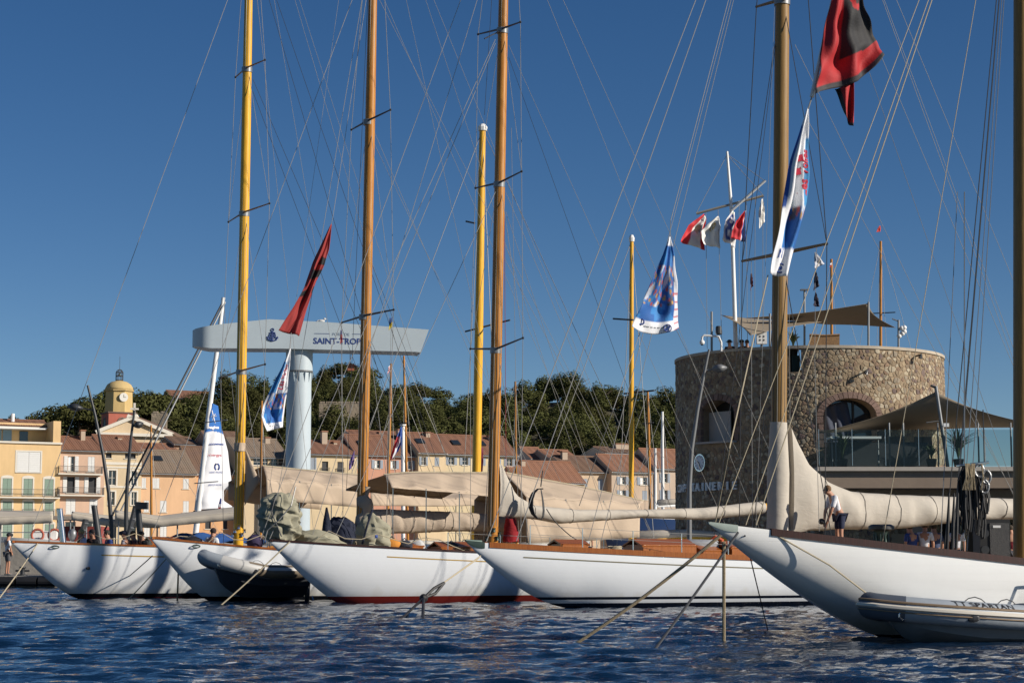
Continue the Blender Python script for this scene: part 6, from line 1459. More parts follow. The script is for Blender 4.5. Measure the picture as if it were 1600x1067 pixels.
bundle([(828, 470, 500), (836, 460, 522), (850, 452, 540)], Y3.w(2.1, 0, 0).y, 'flat cream sail heap lying along the foredeck', 'sailcloth', seed=2, n=18, k=26, fold=.12)
by2 = Y3.w(3.9, .3, 0).y
b3 = bundle([(802, 575, 583), (810, 566, 594), (822, 560, 606), (840, 556, 612), (856, 552, 618)], by2, 'cream sail gathered by a strap beside the wrapped mast', 'sailcloth', seed=3, n=30, k=36, fold=.15)
MB().tube([W(582, 796, by2-.3), W(574, 820, by2-.5), W(566, 850, by2-.5)], .03, 6).build('strap', M['navycloth'], b3); MB().box(W(588, 838, by2-.62), (.09, .02, .09), R(45)).build('makers_mark', M['blueink'], b3)
bundle([(808, 520, 538), (816, 515, 550), (830, 508, 556), (850, 500, 562)], Y2.w(6., -.2, 0).y, 'dark navy sail bag in front of the honey mast', 'navycloth', seed=4, n=20, k=26, fold=.14)
bundle([(793, 509, 512), (810, 506, 515), (830, 503, 518), (842, 502, 518)], Y2.w(5.2, 0, 0).y, 'thin dark hooded roll standing beside the navy sail bag', 'navycloth', seed=5, n=16, k=16, fold=.1)
bundle([(843, 1075, 1118), (850, 1050, 1124), (862, 1044, 1128), (872, 1042, 1128)], Y4.w(8.6, .6, 0).y, 'grey covered bundle on deck beneath the tan rope', 'gearbag', seed=6, n=16, k=24, fold=.07) if M.setdefault('gearbag', cloth('grey_bag', (.30, .31, .33), .15, .05, 4)) else 0
MB().tube([W(1108, 848, Y4.w(8.8, .9, 0).y), W(1118, 838, Y4.w(8.8, .9, 0).y), W(1128, 844, Y4.w(8.8, .9, 0).y), W(1126, 854, Y4.w(8.8, .9, 0).y)], .06, 8).solo('lifebuoy', mat('orange_buoy', (.5, .08, .02), .6), 'orange horseshoe lifebuoy beside the grey bundle', 'lifebuoy')
# fittings at mast feet
for b, px in ((Y1, 372), (Y2, 564), (Y3, 769), (Y4, 1215)):
    for k_ in range(5):
        a = R(-150+k_*35); p = b.foot+b.mdir*(.55+.12*(k_ % 3))+Vector((math.cos(a), math.sin(a), 0))*(b.mr+.03); MB().lathe([(.06, -.06), (.045, 0), (.06, .06)], p, 8).build('winch', M['bronze'] if b in (Y3,) else M['chrome'], b.root)
    for k_ in range(4):
        a = R(-140+k_*30); d = Vector((math.cos(a), math.sin(a), 0))*(b.mr+.015); MB().tube([b.foot+b.mdir*.9+d, b.foot.lerp(b.top, .8)+d*.75], .006, 4).build('mast_halyard', M['wire'] if k_ % 2 else M['wire_dark'], b.root)
# coil hanging on Y3 forestay, red line bag by the mast
p = W(845, 760, Y3.Yat(845, .9)); mb = MB()
mb.tube([W(848, 735, p.y), p], .02, 6)
for k_ in range(5): mb.tube([p+Vector(((.24+.03*k_)*math.sin(q*.5)*(q/13 if q < 7 else 1), .02*k_, -.5+.45*math.cos(q*.5))) for q in range(14)], .018, 6)
mb.solo('hanging_rope_coil', M['wire_dark'], 'dark coiled rope hanging in front of the long sail cover', 'rope')
moor((854, 795), p.y, [(878, 825, p.y+.3), (912, 848, p.y+.3)], .016, 'wire_dark', 'dark rope tail running from the hanging coil to the deck', .05)
bundle([(810, 790, 806), (825, 788, 808), (846, 786, 810)], Y3.w(7.9, .3, 0).y, 'red rope bag at the foot of the mast behind the sail cover', 'redbag', seed=8, n=14, k=18, fold=.1) if M.setdefault('redbag', cloth('red_bag', (.25, .015, .02), .3, .05, 5)) else 0
# ---- Y5 deck: loudspeaker, capstan, rope hank
spk = W(1555, 836, Y5.w(5.7, .3, 0).y); sz_ = Y5.zs(5.9)-.05; sY = spk.y
t = thing('loudspeaker', Wz(1555, sz_, sY), 'black loudspeaker cabinet standing on the dark bulwarked deck', 'speaker')
hx, zt_ = 24/(F/sY), W(0, 811, sY).z
MB().bb(spk.x-hx*.98, spk.x+hx*.98, sY, sY+.5, sz_, zt_).build('cabinet', M['black'], t)
MB().bb(spk.x-hx*.35, spk.x+hx*.9, sY-.015, sY-.002, sz_+.08, zt_-.06).build('grille', mat('speaker_grille', (.035, .035, .037), .5, bump=.01, bscale=120), t)
MB().bb(spk.x-hx*.15, spk.x+hx*.35, sY-.022, sY-.016, zt_-.14, zt_-.10).build('badge', M['white'], t)
for z in (.35, .7):
    MB().tube([(spk.x-hx*.68, sY-.02, lerp(sz_, zt_, z)), (spk.x-hx*.68, sY-.005, lerp(sz_, zt_, z))], .07, 12).build('horn', M['darksteel'], t)
cp = W(1377, 826, Y5.w(4.0, 0, 0).y); c0 = Vector((cp.x, cp.y, Y5.zs(4.)-.05)); t = thing('capstan', c0, 'bronze capstan with dark top on the bulwarked foredeck', 'capstan'); ct = W(0, 819, cp.y).z
MB().lathe([(.20, 0), (.19, .05), (.12, .12), (.10, (ct-c0.z)*.6), (.14, (ct-c0.z)*.78)], c0, 20).build('barrel', M['bronze'], t, smooth=40); MB().lathe([(.15, (ct-c0.z)*.78), (.21, (ct-c0.z)*.84), (.21, ct-c0.z-.03), (.16, ct-c0.z)], c0, 24).build('drum_head', M['darksteel'], t, smooth=40)
for k_ in range(10): a = 2*math.pi*k_/10; MB().tube([c0+Vector((.125*math.cos(a), .125*math.sin(a), .12)), c0+Vector((.115*math.cos(a), .115*math.sin(a), (ct-c0.z)*.72))], .012, 5).build('whelp', M['bronze'], t)
hk = Y5.w(4.9, 1.0, 0).y; r = random.Random(5); t = thing('rope_hank', W(1518, 848, hk), 'thick hank of black and tan ropes hanging from the shrouds', 'rope')
for i in range(34):
    x = r.uniform(1497, 1536); x2 = x+r.uniform(-3, 7); yb = r.uniform(790, 848)-(abs(x-1518)*.6); mb = MB(); dY = r.uniform(-.12, .12)
    mb.tube([W(1512+(x-1516)*.35, 727+r.uniform(-2, 4), hk), W(x, 750, hk+dY), W((x+x2)/2+r.uniform(-2, 2), 790, hk+dY), W(x2, yb, hk+dY), W(x2+3, yb+2, hk+dY), W(x2+5, yb-20, hk+dY), W(x+4, 745, hk+dY)], .016, 5); mb.build('rope_strand', M['black'], t)
for i in range(10):
    x = r.uniform(1508, 1535); mb = MB(); mb.tube([W(x, 724, hk-.2), W(x+r.uniform(-4, 4), 745, hk-.25), W(x+r.uniform(-6, 6), 765, hk-.2)], .014, 5); mb.build('tan_strand', M['ropetan'], t)
for px, py in ((1541, 745), (1538, 760), (1530, 735)): mb = MB(); mb.tube([W(px+7*math.cos(q*.5), py+10*math.sin(q*.5), hk-.1) for q in range(14)], .02, 6); mb.build('shackle', M['steel'], t)
MB().tube([W(1494, 728, hk), W(1545, 722, hk)], .02, 6).build('hanging_bar', M['chrome'], t); MB().tube([W(1507, 300, hk), W(1507, 726, hk)], .01, 5).build('hanging_line', M['steel'], t); MB().tube([W(1536, 640, hk), W(1538, 722, hk)], .01, 5).build('hanging_line', M['wire_dark'], t)
for i, px in enumerate((1481, 1489, 1495)):
    q = Y5.w(Y5.at(px, .9), .9, 0); MB().tube([W(px+2, 770, q.y), W(px, 822, q.y), W(px-1, 858, q.y)], [.012, .03, .02], 8).build('tackle', M['black'], Y5.root)
for i in range(3): pass
# quay furniture seen between the boats
q = Wz(1399, QZ, 79); MB().box((q.x, 79, QZ+.75), (1.15, .7, 1.5)).solo('stone_block', mat('pale_block', (.42, .33, .22), .9, var=.12, bump=.01), 'pale stone block on the quay behind the bronze capstan', 'block')
# ------------------------------------------------------------------ people
PEND = []
def skin(name, verts, edges, radii, m, parent, sub=1, root=0):
    """skin-modifier surface; verts in world space"""
    org = ORG[parent.name]; me = bpy.data.meshes.new(name); me.from_pydata([Vector(v)-org for v in verts], edges, [])
    ob = bpy.data.objects.new(name, me); COL.objects.link(ob)
    bm = bmesh.new(); bm.from_mesh(me); ly = bm.verts.layers.skin.verify(); bm.verts.ensure_lookup_table()
    for i, v in enumerate(bm.verts):
        r = radii[i]; v[ly].radius = (r, r) if not hasattr(r, '__len__') else r; v[ly].use_root = i == root
    bm.to_mesh(me); bm.free()
    sk = ob.modifiers.new('s', 'SKIN'); sk.use_smooth_shade = True; sb = ob.modifiers.new('u', 'SUBSURF'); sb.levels = sub; sb.render_levels = sub
    ob.parent = parent; reg(ob, org); me.materials.append(m); PEND.append(ob); return ob
M['skin'] = mat('tanned_skin', (.42, .21, .13), .6, var=.06); 
_hm = {}
def cm(c):
    if c not in _hm: _hm[c] = mat('garment', c, .85, var=.1, scale=6, bump=.01, bscale=18)
    return _hm[c]
def person(label, foot, face, H=1.75, pose='stand', shirt=(.68, .68, .70), legs=(.02, .025, .05), hair=(.10, .06, .03), hat=None, lean=0., arms=None, shorts=True, shoes=(.03, .03, .03), glasses=False, group=None, fingers=False, sub=1):
    """foot: point on the ground (seat height handled for 'sit'); face: heading angle, degrees, 0 = +X"""
    k = H/1.75; f = Vector((math.cos(R(face)), math.sin(R(face)), 0)); l = Vector((-f.y, f.x, 0)); foot = Vector(foot)
    P = lambda x, y, z: foot+(f*x+l*y+UP*z)*k         # x forward, y left, z up
    t = thing('person', foot, label, 'person', group)
    hz = .93 if pose != 'sit' else .42; c, s = math.cos(lean), math.sin(lean)
    T = lambda x, y, z: P(x*c+(z-hz)*s, y, hz+(z-hz)*c-x*s)                 # torso point leaning about the hip
    dz = hz-.93
    pel, wst, chs, nck, hd0, hd1 = T(0, 0, hz), T(.01, 0, hz+.2), T(.0, 0, hz+.42), T(.02, 0, hz+.56), T(.05+.03*s, 0, hz+.66), T(.06+.05*s, 0, hz+.77)
    nose = T(.155+.05*s, 0, hz+.69)
    shl, shr = T(0, .18, hz+.49), T(0, -.18, hz+.49)
    if arms is None: arms = ((.03, .24, .22), (.10, .23, -.02)), ((.03, -.24, .22), (.10, -.23, -.02))
    (el, hl), (er, hr) = arms
    EL, HL, ER, HR = T(el[0], el[1], hz+el[2]), T(hl[0], hl[1], hz+hl[2]), T(er[0], er[1], hz+er[2]), T(hr[0], hr[1], hz+hr[2])
    if pose == 'sit': K = [(.40, .12, .44), (.40, -.12, .44)]; A = [(.42, .12, .06), (.42, -.12, .06)]; TO = [(.56, .13, .03), (.56, -.13, .03)]
    elif pose == 'stride': K = [(.14, .10, .50), (-.02, -.11, .49)]; A = [(.16, .11, .08), (-.12, -.12, .08)]; TO = [(.31, .12, .03), (.03, -.13, .03)]
    else: K = [(.02, .10, .50), (.03, -.10, .50)]; A = [(-.01, .11, .08), (0, -.11, .08)]; TO = [(.15, .13, .03), (.16, -.13, .03)]
    hipl, hipr = T(0, .09, hz-.03), T(0, -.09, hz-.03)
    K, A, TO = [P(*q) for q in K], [P(*q) for q in A], [P(*q) for q in TO]
    # wrists and hands
    def hand(Hh, E): d = (Hh-E).normalized(); return Hh+d*.09*k
    HL2, HR2 = hand(HL, EL), hand(HR, ER)
    V = [pel, wst, chs, nck, hd0, hd1, shl, EL, HL, HL2, shr, ER, HR, HR2, hipl, K[0], A[0], TO[0], hipr, K[1], A[1], TO[1], nose]
    E_ = [(0, 1), (1, 2), (2, 3), (3, 4), (4, 5), (2, 6), (6, 7), (7, 8), (8, 9), (2, 10), (10, 11), (11, 12), (12, 13), (0, 14), (14, 15), (15, 16), (16, 17), (0, 18), (18, 19), (19, 20), (20, 21), (4, 22)]
    Rr = [(.14, .11), (.125, .10), (.15, .11), .055, (.075, .085), (.085, .085), .062, .045, .032, .036, .062, .045, .032, .036, .09, .06, .042, .035, .09, .06, .042, .035, .018]
    Rr = [tuple(q*k for q in r) if hasattr(r, '__len__') else r*k for r in Rr]
    skin('body', V, E_, Rr, M['skin'], t, sub)
    for sgn, Hh, E0 in ((1, HL2, EL), (-1, HR2, ER)):
        if fingers:
            d = (Hh-E0).normalized(); sd_ = l; 
            for q in range(4): o_ = sd_*(.022*(q-1.5))*k; MB().tube([Hh+o_, Hh+o_+d*.04*k-UP*.012, Hh+o_+d*(.07+.01*(q in (1, 2)))*k-UP*.04*k], [.011*k, .010*k, .008*k], 6).build('finger', M['skin'], t)
            MB().tube([Hh-d*.04*k+sd_*.03*-sgn*k, Hh+sd_*.06*-sgn*k-UP*.01, Hh+d*.03*k+sd_*.06*-sgn*k-UP*.02], [.013*k, .011*k, .009*k], 6).build('thumb', M['skin'], t)
    up_l, up_r = shl.lerp(EL, .8), shr.lerp(ER, .8)
    skin('shirt', [pel+(wst-pel)*.05, wst, chs, T(.01, 0, hz+.52), shl, up_l, shr, up_r], [(0, 1), (1, 2), (2, 3), (2, 4), (4, 5), (2, 6), (6, 7)], [tuple(q*k for q in r) if hasattr(r, '__len__') else r*k for r in [(.155, .125), (.145, .12), (.168, .128), .075, .078, .068, .078, .068]], cm(shirt), t, sub)
    lv = .88 if shorts else 1.; e1, e2 = hipl.lerp(K[0], lv), hipr.lerp(K[1], lv); vs = [pel+(wst-pel)*.12, hipl, e1, hipr, e2]; es = [(0, 1), (1, 2), (0, 3), (3, 4)]; rr = [(.158, .125), .108, .086, .108, .086]
    if not shorts: vs += [A[0], A[1]]; es += [(2, 5), (4, 6)]; rr[2] = rr[4] = .075; rr += [.06, .06]
    skin('shorts' if shorts else 'trousers', vs, es, [tuple(q*k for q in r) if hasattr(r, '__len__') else r*k for r in rr], cm(legs), t, sub)
    for a, b_ in zip(A, TO): MB().tube([a-UP*.045*k-f*.05*k, a.lerp(b_, .5)-UP*.01*k, b_], [.045*k, .045*k, .035*k], 8).build('shoe', cm(shoes), t, smooth=True)
    hc = hd0.lerp(hd1, .62); rot = f*math.cos(lean*.5)-UP*math.sin(lean*.5)
    hm = MB(); hm.blob(hc-f*.018*k+UP*.028*k, (.098*k, .098*k, .095*k), 12, 9, .03); hm.build('hair', cm(hair), t, smooth=True) if not hat else None
    if hat:
        o = MB(); o.blob(hc+UP*.04*k, (.108*k, .108*k, .085*k), 12, 8); o.tube([hc+UP*.035*k+f*.04*k, hc+UP*.03*k+f*.19*k], [.09*k, .05*k], 8, sq=.25) if hat[1] == 'cap' else o.lathe([(.17*k, .02*k), (.175*k, .03*k), (.1*k, .04*k)], hc, 14); o.build('cap' if hat[1] == 'cap' else 'hat', cm(hat[0]), t, smooth=True)
    for sg in (-1, 1):
        MB().blob(hc+f*.075*k+l*.033*sg*k-UP*.015*k, (.012*k, .012*k, .009*k), 6, 5).build('eye', M['black'] if not glasses else M['glass'], t)
        MB().blob(hc+l*.088*sg*k-UP*.02*k, (.015*k, .012*k, .028*k), 6, 5).build('ear', M['skin'], t)
    if glasses: MB().tube([hc+l*.085*k-UP*.01*k, hc+f*.09*k+l*.05*k-UP*.012*k, hc+f*.098*k-UP*.012*k, hc+f*.09*k-l*.05*k-UP*.012*k, hc-l*.085*k-UP*.01*k], .014*k, 6).build('sunglasses', M['black'], t)
    MB().tube([hc+f*.085*k+l*.022*k-UP*.075*k, hc+f*.092*k-UP*.077*k, hc+f*.085*k-l*.022*k-UP*.075*k], .007*k, 5).build('mouth', cm((.25, .09, .07)), t)
    return t, P, T
# the sailor in front of the cover
mx = Y4.at(1308, 1.15); fp_ = Y4.w(mx, 1.15, Y4.zs(mx)-.05); fp_.z = max(fp_.z, W(0, 869, fp_.y).z)
sailor, SP, ST = person('man in white polo and navy shorts bending over a rope on deck', Wz(1313, Y4.zs(mx)+.20, fp_.y), 196, 1.86, 'stand', (.70, .70, .72), (.012, .018, .05), (.16, .09, .04), lean=.38, arms=(((.26, .20, .22), (.40, .10, .02)), ((.24, -.22, .20), (.40, -.08, .04))), glasses=True, fingers=True, sub=2)
MB().blob(SP(.50, 0, .78), (.09, .08, .08), 10, 7, .2).build('held_rope', M['black'], sailor)
hatch(Y4, mx-.6, mx+.5, .7, 1.6, .17, 'low_deckhouse')
# standing man on the jetty
person('man in white shirt and grey shorts standing on the jetty', Wz(11, JZ, 84), 35, 1.80, 'stand', (.66, .68, .72), (.10, .10, .11), hat=((.015, .016, .02), 'cap'), lean=-.04, shoes=(.12, .12, .12))
MB().bb(0, 0, 0, 0, 0, 0) if False else None
# crew seated behind the rail
def seat(b, x, y, label, face, shirt, hair, H=1.72, hat=None, pose='sit', legs=(.03, .03, .04), lean=.1, drop=0.):
    p = b.w(x, y, b.zs(x)-.05-drop); return person(label, p, face, H, pose, shirt, legs, hair, hat, lean)
GS = 'crew sitting behind the rail with the gold stripe'
for px, face, sh_, hr_, lab, ht in ((133, 200, (.60, .52, .58), (.45, .30, .12), 'blond person in pale pink shirt sitting behind the rail', None), (147, 250, (.02, .02, .025), (.03, .02, .02), 'dark clothed person sitting beside the blond one', None), (173, 210, (.02, .05, .20), (.03, .025, .02), 'person in blue jacket sitting behind the bent lamp post', None), (200, 160, (.20, .20, .24), (.03, .03, .05), 'person in grey shirt and cap sitting in profile', ((.02, .02, .04), 'cap')), (214, 190, (.10, .03, .03), (.12, .07, .03), 'person in dark red top sitting beside the grey shirt', None), (225, 240, (.02, .02, .02), (.02, .02, .02), 'dark haired person sitting next to the dark post', None)):
    x = Y1.at(px, .3); seat(Y1, x, .25, lab, face, sh_, hr_, hat=ht, drop=.72)
x = Y2.at(329, .2); seat(Y2, x, .2, 'person in white shirt sitting with back turned near the yellow mast', 60, (.68, .68, .66), (.03, .02, .02), drop=.72)
# people aft of the boom cover
for px, face, sh_, lab, d in ((1446, 70, (.68, .68, .72), 'person in white shirt seen from behind under the boom cover', .12), (1432, 120, (.03, .06, .22), 'person in blue shirt beside the white shirted back', .25), (1466, 100, (.05, .07, .14), 'person in dark blue shirt under the boom cover', .2), (1497, 80, (.62, .62, .66), 'person in pale shirt behind the rope hank', .16), (1588, 100, (.25, .02, .03), 'person in red top beside the loudspeaker', .25)):
    x = Y4.at(px, -.9); seat(Y4, x, -.8-d, lab, face, sh_, (.05, .035, .02), drop=-.02+d*.3)
# onlookers on the tower roof
for px, Y, face, sh_, ht, lab in ((1141, TY-3.4, 250, (.02, .02, .025), ((.02, .02, .02), 'hat'), 'person in a dark sun hat on the tower roof'), (1161, TY-3.2, 230, (.03, .03, .035), ((.02, .02, .02), 'cap'), 'person in a dark cap on the tower roof'), (1168, TY-2.9, 260, (.12, .10, .10), None, 'bareheaded person in brown on the tower roof')):
    person(lab, Wz(px, fl-.35 if False else W(0, 531, Y).z-1.68, Y), face, 1.66, 'stand', sh_, (.03, .03, .04), hat=ht)
# people on the quay behind the blue boat
for px, sh_, lab in ((906, (.40, .25, .18), 'person with bare arms on the quay beneath the sail cover'), (917, (.6, .6, .6), 'person in white top on the quay beneath the sail cover'), (1068, (.05, .08, .2), 'person in blue checked shirt on the quay by the tower')):
    person(lab, Wz(px, QZ, 79.5), 260, 1.75, 'stand', sh_, (.04, .05, .08))

def finish_bodies():
    bpy.context.view_layer.update(); dg = bpy.context.evaluated_depsgraph_get()
    new = [bpy.data.meshes.new_from_object(o.evaluated_get(dg)) for o in PEND]
    for o, me in zip(PEND, new):
        m = o.data.materials[0]; o.modifiers.clear(); o.data = me; me.materials.clear(); me.materials.append(m); me.polygons.foreach_set('use_smooth', [True]*len(me.polygons))
finish_bodies()
# ------------------------------------------------------------------ boats further in
def backboat(label, mast, Y, r, m, L=11, B=1.6, hullc=(.6, .6, .6), spr=(), fore=None, aft=None, boom=True, zdeck=1.1, head=25, cover=None, capm=None, stay='wire'):
    """hull with cabin, mast seen from (xt,yt) down to column xb"""
    xt, yt, xb = mast; F0 = Wz(xb, zdeck, Y); t = thing('moored_sailboat', (F0.x, F0.y, 0), label, 'sailboat', 'sailing boats moored further in the port')
    ax = Vector((math.cos(R(head)), math.sin(R(head)), 0)); sd = Vector((ax.y, -ax.x, 0)); P = lambda x, y, z: Vector((F0.x, F0.y, 0))+ax*x+sd*y+UP*z
    mb = MB(); n = 20; vs = []; fs = []
    for i in range(n+1):
        u = i/n; x = (u-.4)*L; b_ = B*max(.02, (1-(1-min(u/.55, 1))**2.2))*(1-.35*max(0, (u-.55)/.45)**2); zs_ = zdeck+.25*(1-u)**2; zk = lerp(zs_-.02, -.3, min(1, u/.2)**.6)
        vs += [P(x, b_, zs_), P(x, b_*.93, lerp(zk, zs_, .45)), P(x, 0, zk), P(x, -b_*.93, lerp(zk, zs_, .45)), P(x, -b_, zs_)]
    fs = [(i*5+j, i*5+j+1, i*5+j+6, i*5+j+5) for i in range(n) for j in range(4)]+[(i*5+4, i*5, i*5+5, i*5+9) for i in range(n)]+[tuple(range(n*5, n*5+5))]
    mb.add(vs, fs).build('hull', mat('far_hull_paint', hullc, .3, coat=.2), t, smooth=40); MB().box(P(.4, 0, zdeck+.25), (L*.3, B*1.1, .5), R(head)).build('cabin', M['white'], t)
    top = W(xt, yt, Y); MB().tube([F0-UP*.3, F0.lerp(top, .5), top], [r, r*.98, r*.72], 12).build('mast', M[m], t, smooth=40)
    if capm: MB().lathe([(r*1.0, -.15), (r*1.15, 0), (r*.6, .12)], top, 10).build('masthead', M[capm], t)
    for lt, rt_ in spr: 
        dv = (rt_[0]-lt[0])*Y/F*.4; MB().tube([W(*lt, Y+dv), W(*rt_, Y-dv)], .035, 6).build('spreader', M['darksteel'], t)
    for q in ((-.4*L, 0), (.58*L, 0), (.2, B*.9), (.2, -B*.9)): MB().tube([top-UP*.1, P(q[0], q[1], zdeck+.1)], .012, 4).build('stay', M[stay], t)
    if boom: MB().tube([F0+UP*.9, F0+UP*.95+ax*L*.36], .1, 8).build('boom', M[m], t); MB().tube([F0+UP*1.05+ax*.2, F0+UP*1.15+ax*L*.2, F0+UP*1.08+ax*L*.35], [.2, .17, .11], 8).build('furled_sail', M[cover or 'cover'], t, smooth=True)
    return t
backboat('tall yellow masted sailboat behind the beige awnings', (754, 199, 742), 76, .175, 'spruce', 16, 2.2, spr=(((727, 518), (797, 500)), ((728, 346), (742, 349))), capm='white', zdeck=1.3)
backboat('sailboat with slender golden mast beside the stone tower', (987, 372, 986), 77, .105, 'spruce', 13, 1.8, spr=(((975, 615), (1022, 610)), ((958, 498), (990, 500))), capm='white')
for a in (('sailboat with thin brown mast right of the honey mast', (611, 568, 604), 122, .10, 'pine'), ('sailboat with thin brown mast beside the french flag', (631, 556, 638), 124, .09, 'pine'), ('sailboat with thin orange mast left of the crane column', (409, 626, 407), 122, .09, 'pine'),
          ('sailboat with thin brown mast above the deck tent', (805, 596, 808), 126, .09, 'pine'), ('sailboat with brown mast and white halyard near the tower', (1012, 610, 1018), 118, .10, 'pine'), ('sailboat with silver mast next to the tower edge', (1035, 643, 1036), 117, .10, 'white'), ('sailboat with thin brown mast by the orange house', (236, 664, 237), 128, .085, 'pine')):
    px = a[1][0]; backboat(a[0], a[1], a[2], a[3], a[4], 10, 1.5, spr=(((px-8, 662), (px+9, 660)),) if px in (631, 1012) else ())
backboat('dark blue hulled sailboat seen behind the sail cover end', (1024, 700, 1024), 112, .08, 'white', 9, 1.5, (.02, .05, .14), zdeck=3.4)
for lab, mst, Y, sp in (('sailboat with red pennant on its brown masthead beyond the tower', (1376, 377, 1376), 120, (((1358, 490), (1399, 488)),)), ('sailboat with thin orange mast beyond the tower roof', (1299, 405, 1301), 122, ())): backboat(lab, mst, Y, .11, 'pine', 12, 1.7, spr=sp)
MB().tube([W(1377, 385, 120), W(1399, 488, 119), W(1378, 560, 120)], .05, 6).solo('white_spar', M['white'], 'thin white bent stay beside the red pennant mast', 'stay') if False else None
small([(1374, 353), (1371, 358), (1369, 363)], [(1376, 353), (1376, 358), (1376, 362)], 119.9, lambda u, v: (.45, .04, .03), 'tiny red pennant on the masthead beyond the tower', 'pennant', .03); 
small([(1297, 412), (1296, 418)], [(1299.5, 410), (1299.5, 417)], 121.9, lambda u, v: (.5, .05, .06) if v > .5 else WH, 'tiny red and white flag beyond the tower roof', 'pennant', .03)
small([(607, 573), (605, 585)], [(610, 570), (609, 580)], 121.8, lambda u, v: (.5, .05, .06) if (v*3) % 1 > .5 else WH, 'tiny red and white flag on the thin mast by the honey mast', 'pennant', .03)
# racing boat with the printed mainsail
RY = 108.
rb = thing('racing_sailboat', Wz(302, 0, RY), 'white masted racing sailboat with printed white and blue mainsail', 'sailboat')
mb = MB(); vs = []; n = 20
RPp = lambda x, y, z: Wz(302, 0, RY)+AFT*x+PORT*y+UP*z
for i in range(n+1):
    u = i/n; x = -5+u*13; b_ = 2.1*max(.03, 1-(1-min(u/.6, 1))**2); z = 1.2; zk = lerp(1.1, -.2, min(1, u/.12))
    vs += [RPp(x, b_, z), RPp(x, b_*.9, .3), RPp(x, 0, zk), RPp(x, -b_*.9, .3), RPp(x, -b_, z)]
mb.add(vs, [(i*5+j, i*5+j+1, i*5+j+6, i*5+j+5) for i in range(n) for j in range(4)]+[(i*5+4, i*5, i*5+5, i*5+9) for i in range(n)]+[tuple(range(n*5, n*5+5))]).build('hull', M['white'], rb, smooth=40)
MB().tube([Wz(301, 1.1, RY), W(326, 650, RY), W(349, 465, RY)], [.17, .15, .11], 12).build('mast', M['white'], rb, smooth=40); 
for k_ in (0, .14): MB().tube([W(348, 472, RY)+Vector((k_, 0, 0)), W(163, 829, RY-4)+Vector((k_*2.5, 0, 0))], .055, 6).build('headstay', M['wire_dark'] if not k_ else M['steel'], rb)
MB().tube([W(349, 467, RY), W(384, 820, RY+5)], .012, 5).build('backstay', M['wire'], rb)
sl = [(327, 628), (321, 672), (315, 715), (309, 755), (303, 797)]; sr = [(340.5, 634), (346, 668), (356, 705), (362, 755), (363, 793)]
def sailcol(u, v):
    if v < .27+.05*u-.02*math.sin(u*3): return (.02, .13, .42)
    return (.66, .67, .70)
n_ = len(sl)-1
def sfn(u, v):
    a = [interp([(i/n_, q[j]) for i, q in enumerate(sl)], v) for j in (0, 1)]; c = [interp([(i/n_, q[j]) for i, q in enumerate(sr)], v) for j in (0, 1)]
    if v > .74: c[0] -= 13*min(1, (v-.74)*12)*(1 if v < .93 else 1-min(1, (v-.93)*18))
    x, y = lerp(a[0], c[0], u), lerp(a[1], c[1], u); return W(x, y, RY-.1+u*(c[0]-a[0])*RY/F*.85)+Vector((0, -.35*math.sin(u*math.pi)*(.4+v)+.02*math.sin(v*40)+.05*math.sin(u*9+v*14), 0))
MB().sheet(sfn, 30, 90, .006, sailcol).build('mainsail', M['print'], rb, smooth=True)
def sailtext(txt, px, py, cap, wpx, m, bold=.02):
    def inv(x, y):
        v = (y-629)/(795-629)
        for _ in range(12):
            a = interp([(i/n_, q[0]) for i, q in enumerate(sl)], v); c = interp([(i/n_, q[0]) for i, q in enumerate(sr)], v); u = (x-a)/(c-a); yv = lerp(interp([(i/n_, q[1]) for i, q in enumerate(sl)], v), interp([(i/n_, q[1]) for i, q in enumerate(sr)], v), u); v += (y-yv)/170
        return sfn(max(0, min(1, u)), max(0, min(1, v)))+Vector((0, -.06, 0))
    mb = MB(); lettering(mb, txt, lambda u, v: inv(px+u, py-v), 0, 0, cap, wpx, bold); mb.build('sail_lettering', m, rb)
sailtext('Imagine', 324, 670, 4.6, 19, M['whiteink'], .04); sailtext('socomec', 328, 695.5, 3.6, 22, M['blueink'], .03); sailtext("e'nergys", 327, 713, 4, 20, M['redink'], 0); sailtext('SAINT-TROPEZ', 329, 739.5, 2.8, 21, M['blueink'], 0); sailtext('JEREMIE MION', 329, 759, 2.6, 22, M['blueink'], 0)
mb = MB(); 
for a, b_ in (((331, 641), (336, 661)), ((336, 646), (332, 656)), ((338, 650), (330, 651))):
    p, q = W(*a, RY-.62), W(*b_, RY-.62); mb.tube([p, q], .03, 4)
mb.build('sail_emblem', M['whiteink'], rb)
mb = MB()
for s_ in (-1, 1): mb.tube([W(339+s_*x, y, RY-.72) for x, y in ((.8, 724), (3.2, 727), (3.4, 731), (1.6, 734))], .05, 4)
mb.build('sail_emblem', M['blueink'], rb)
for a, b_ in (((319, 660), (355, 656)), ((304, 755), (341, 752))): MB().tube([W(*a, RY-.1), W(*b_, RY-1.2)], .03, 5).build('spreader', M['steel'], rb)
MB().tube([W(303, 800, RY), W(366, 793, RY+2.)], .09, 8).build('boom', M['black'], rb)
small([(344, 778), (341, 790), (340, 804)], [(346, 778), (346, 790), (344, 802)], RY-2, lambda u, v: (.03, .05, .2) if v < .4 else ((.6, .6, .62) if v < .6 else (.3, .03, .04)), 'small french flag below the printed mainsail', amp=.05)
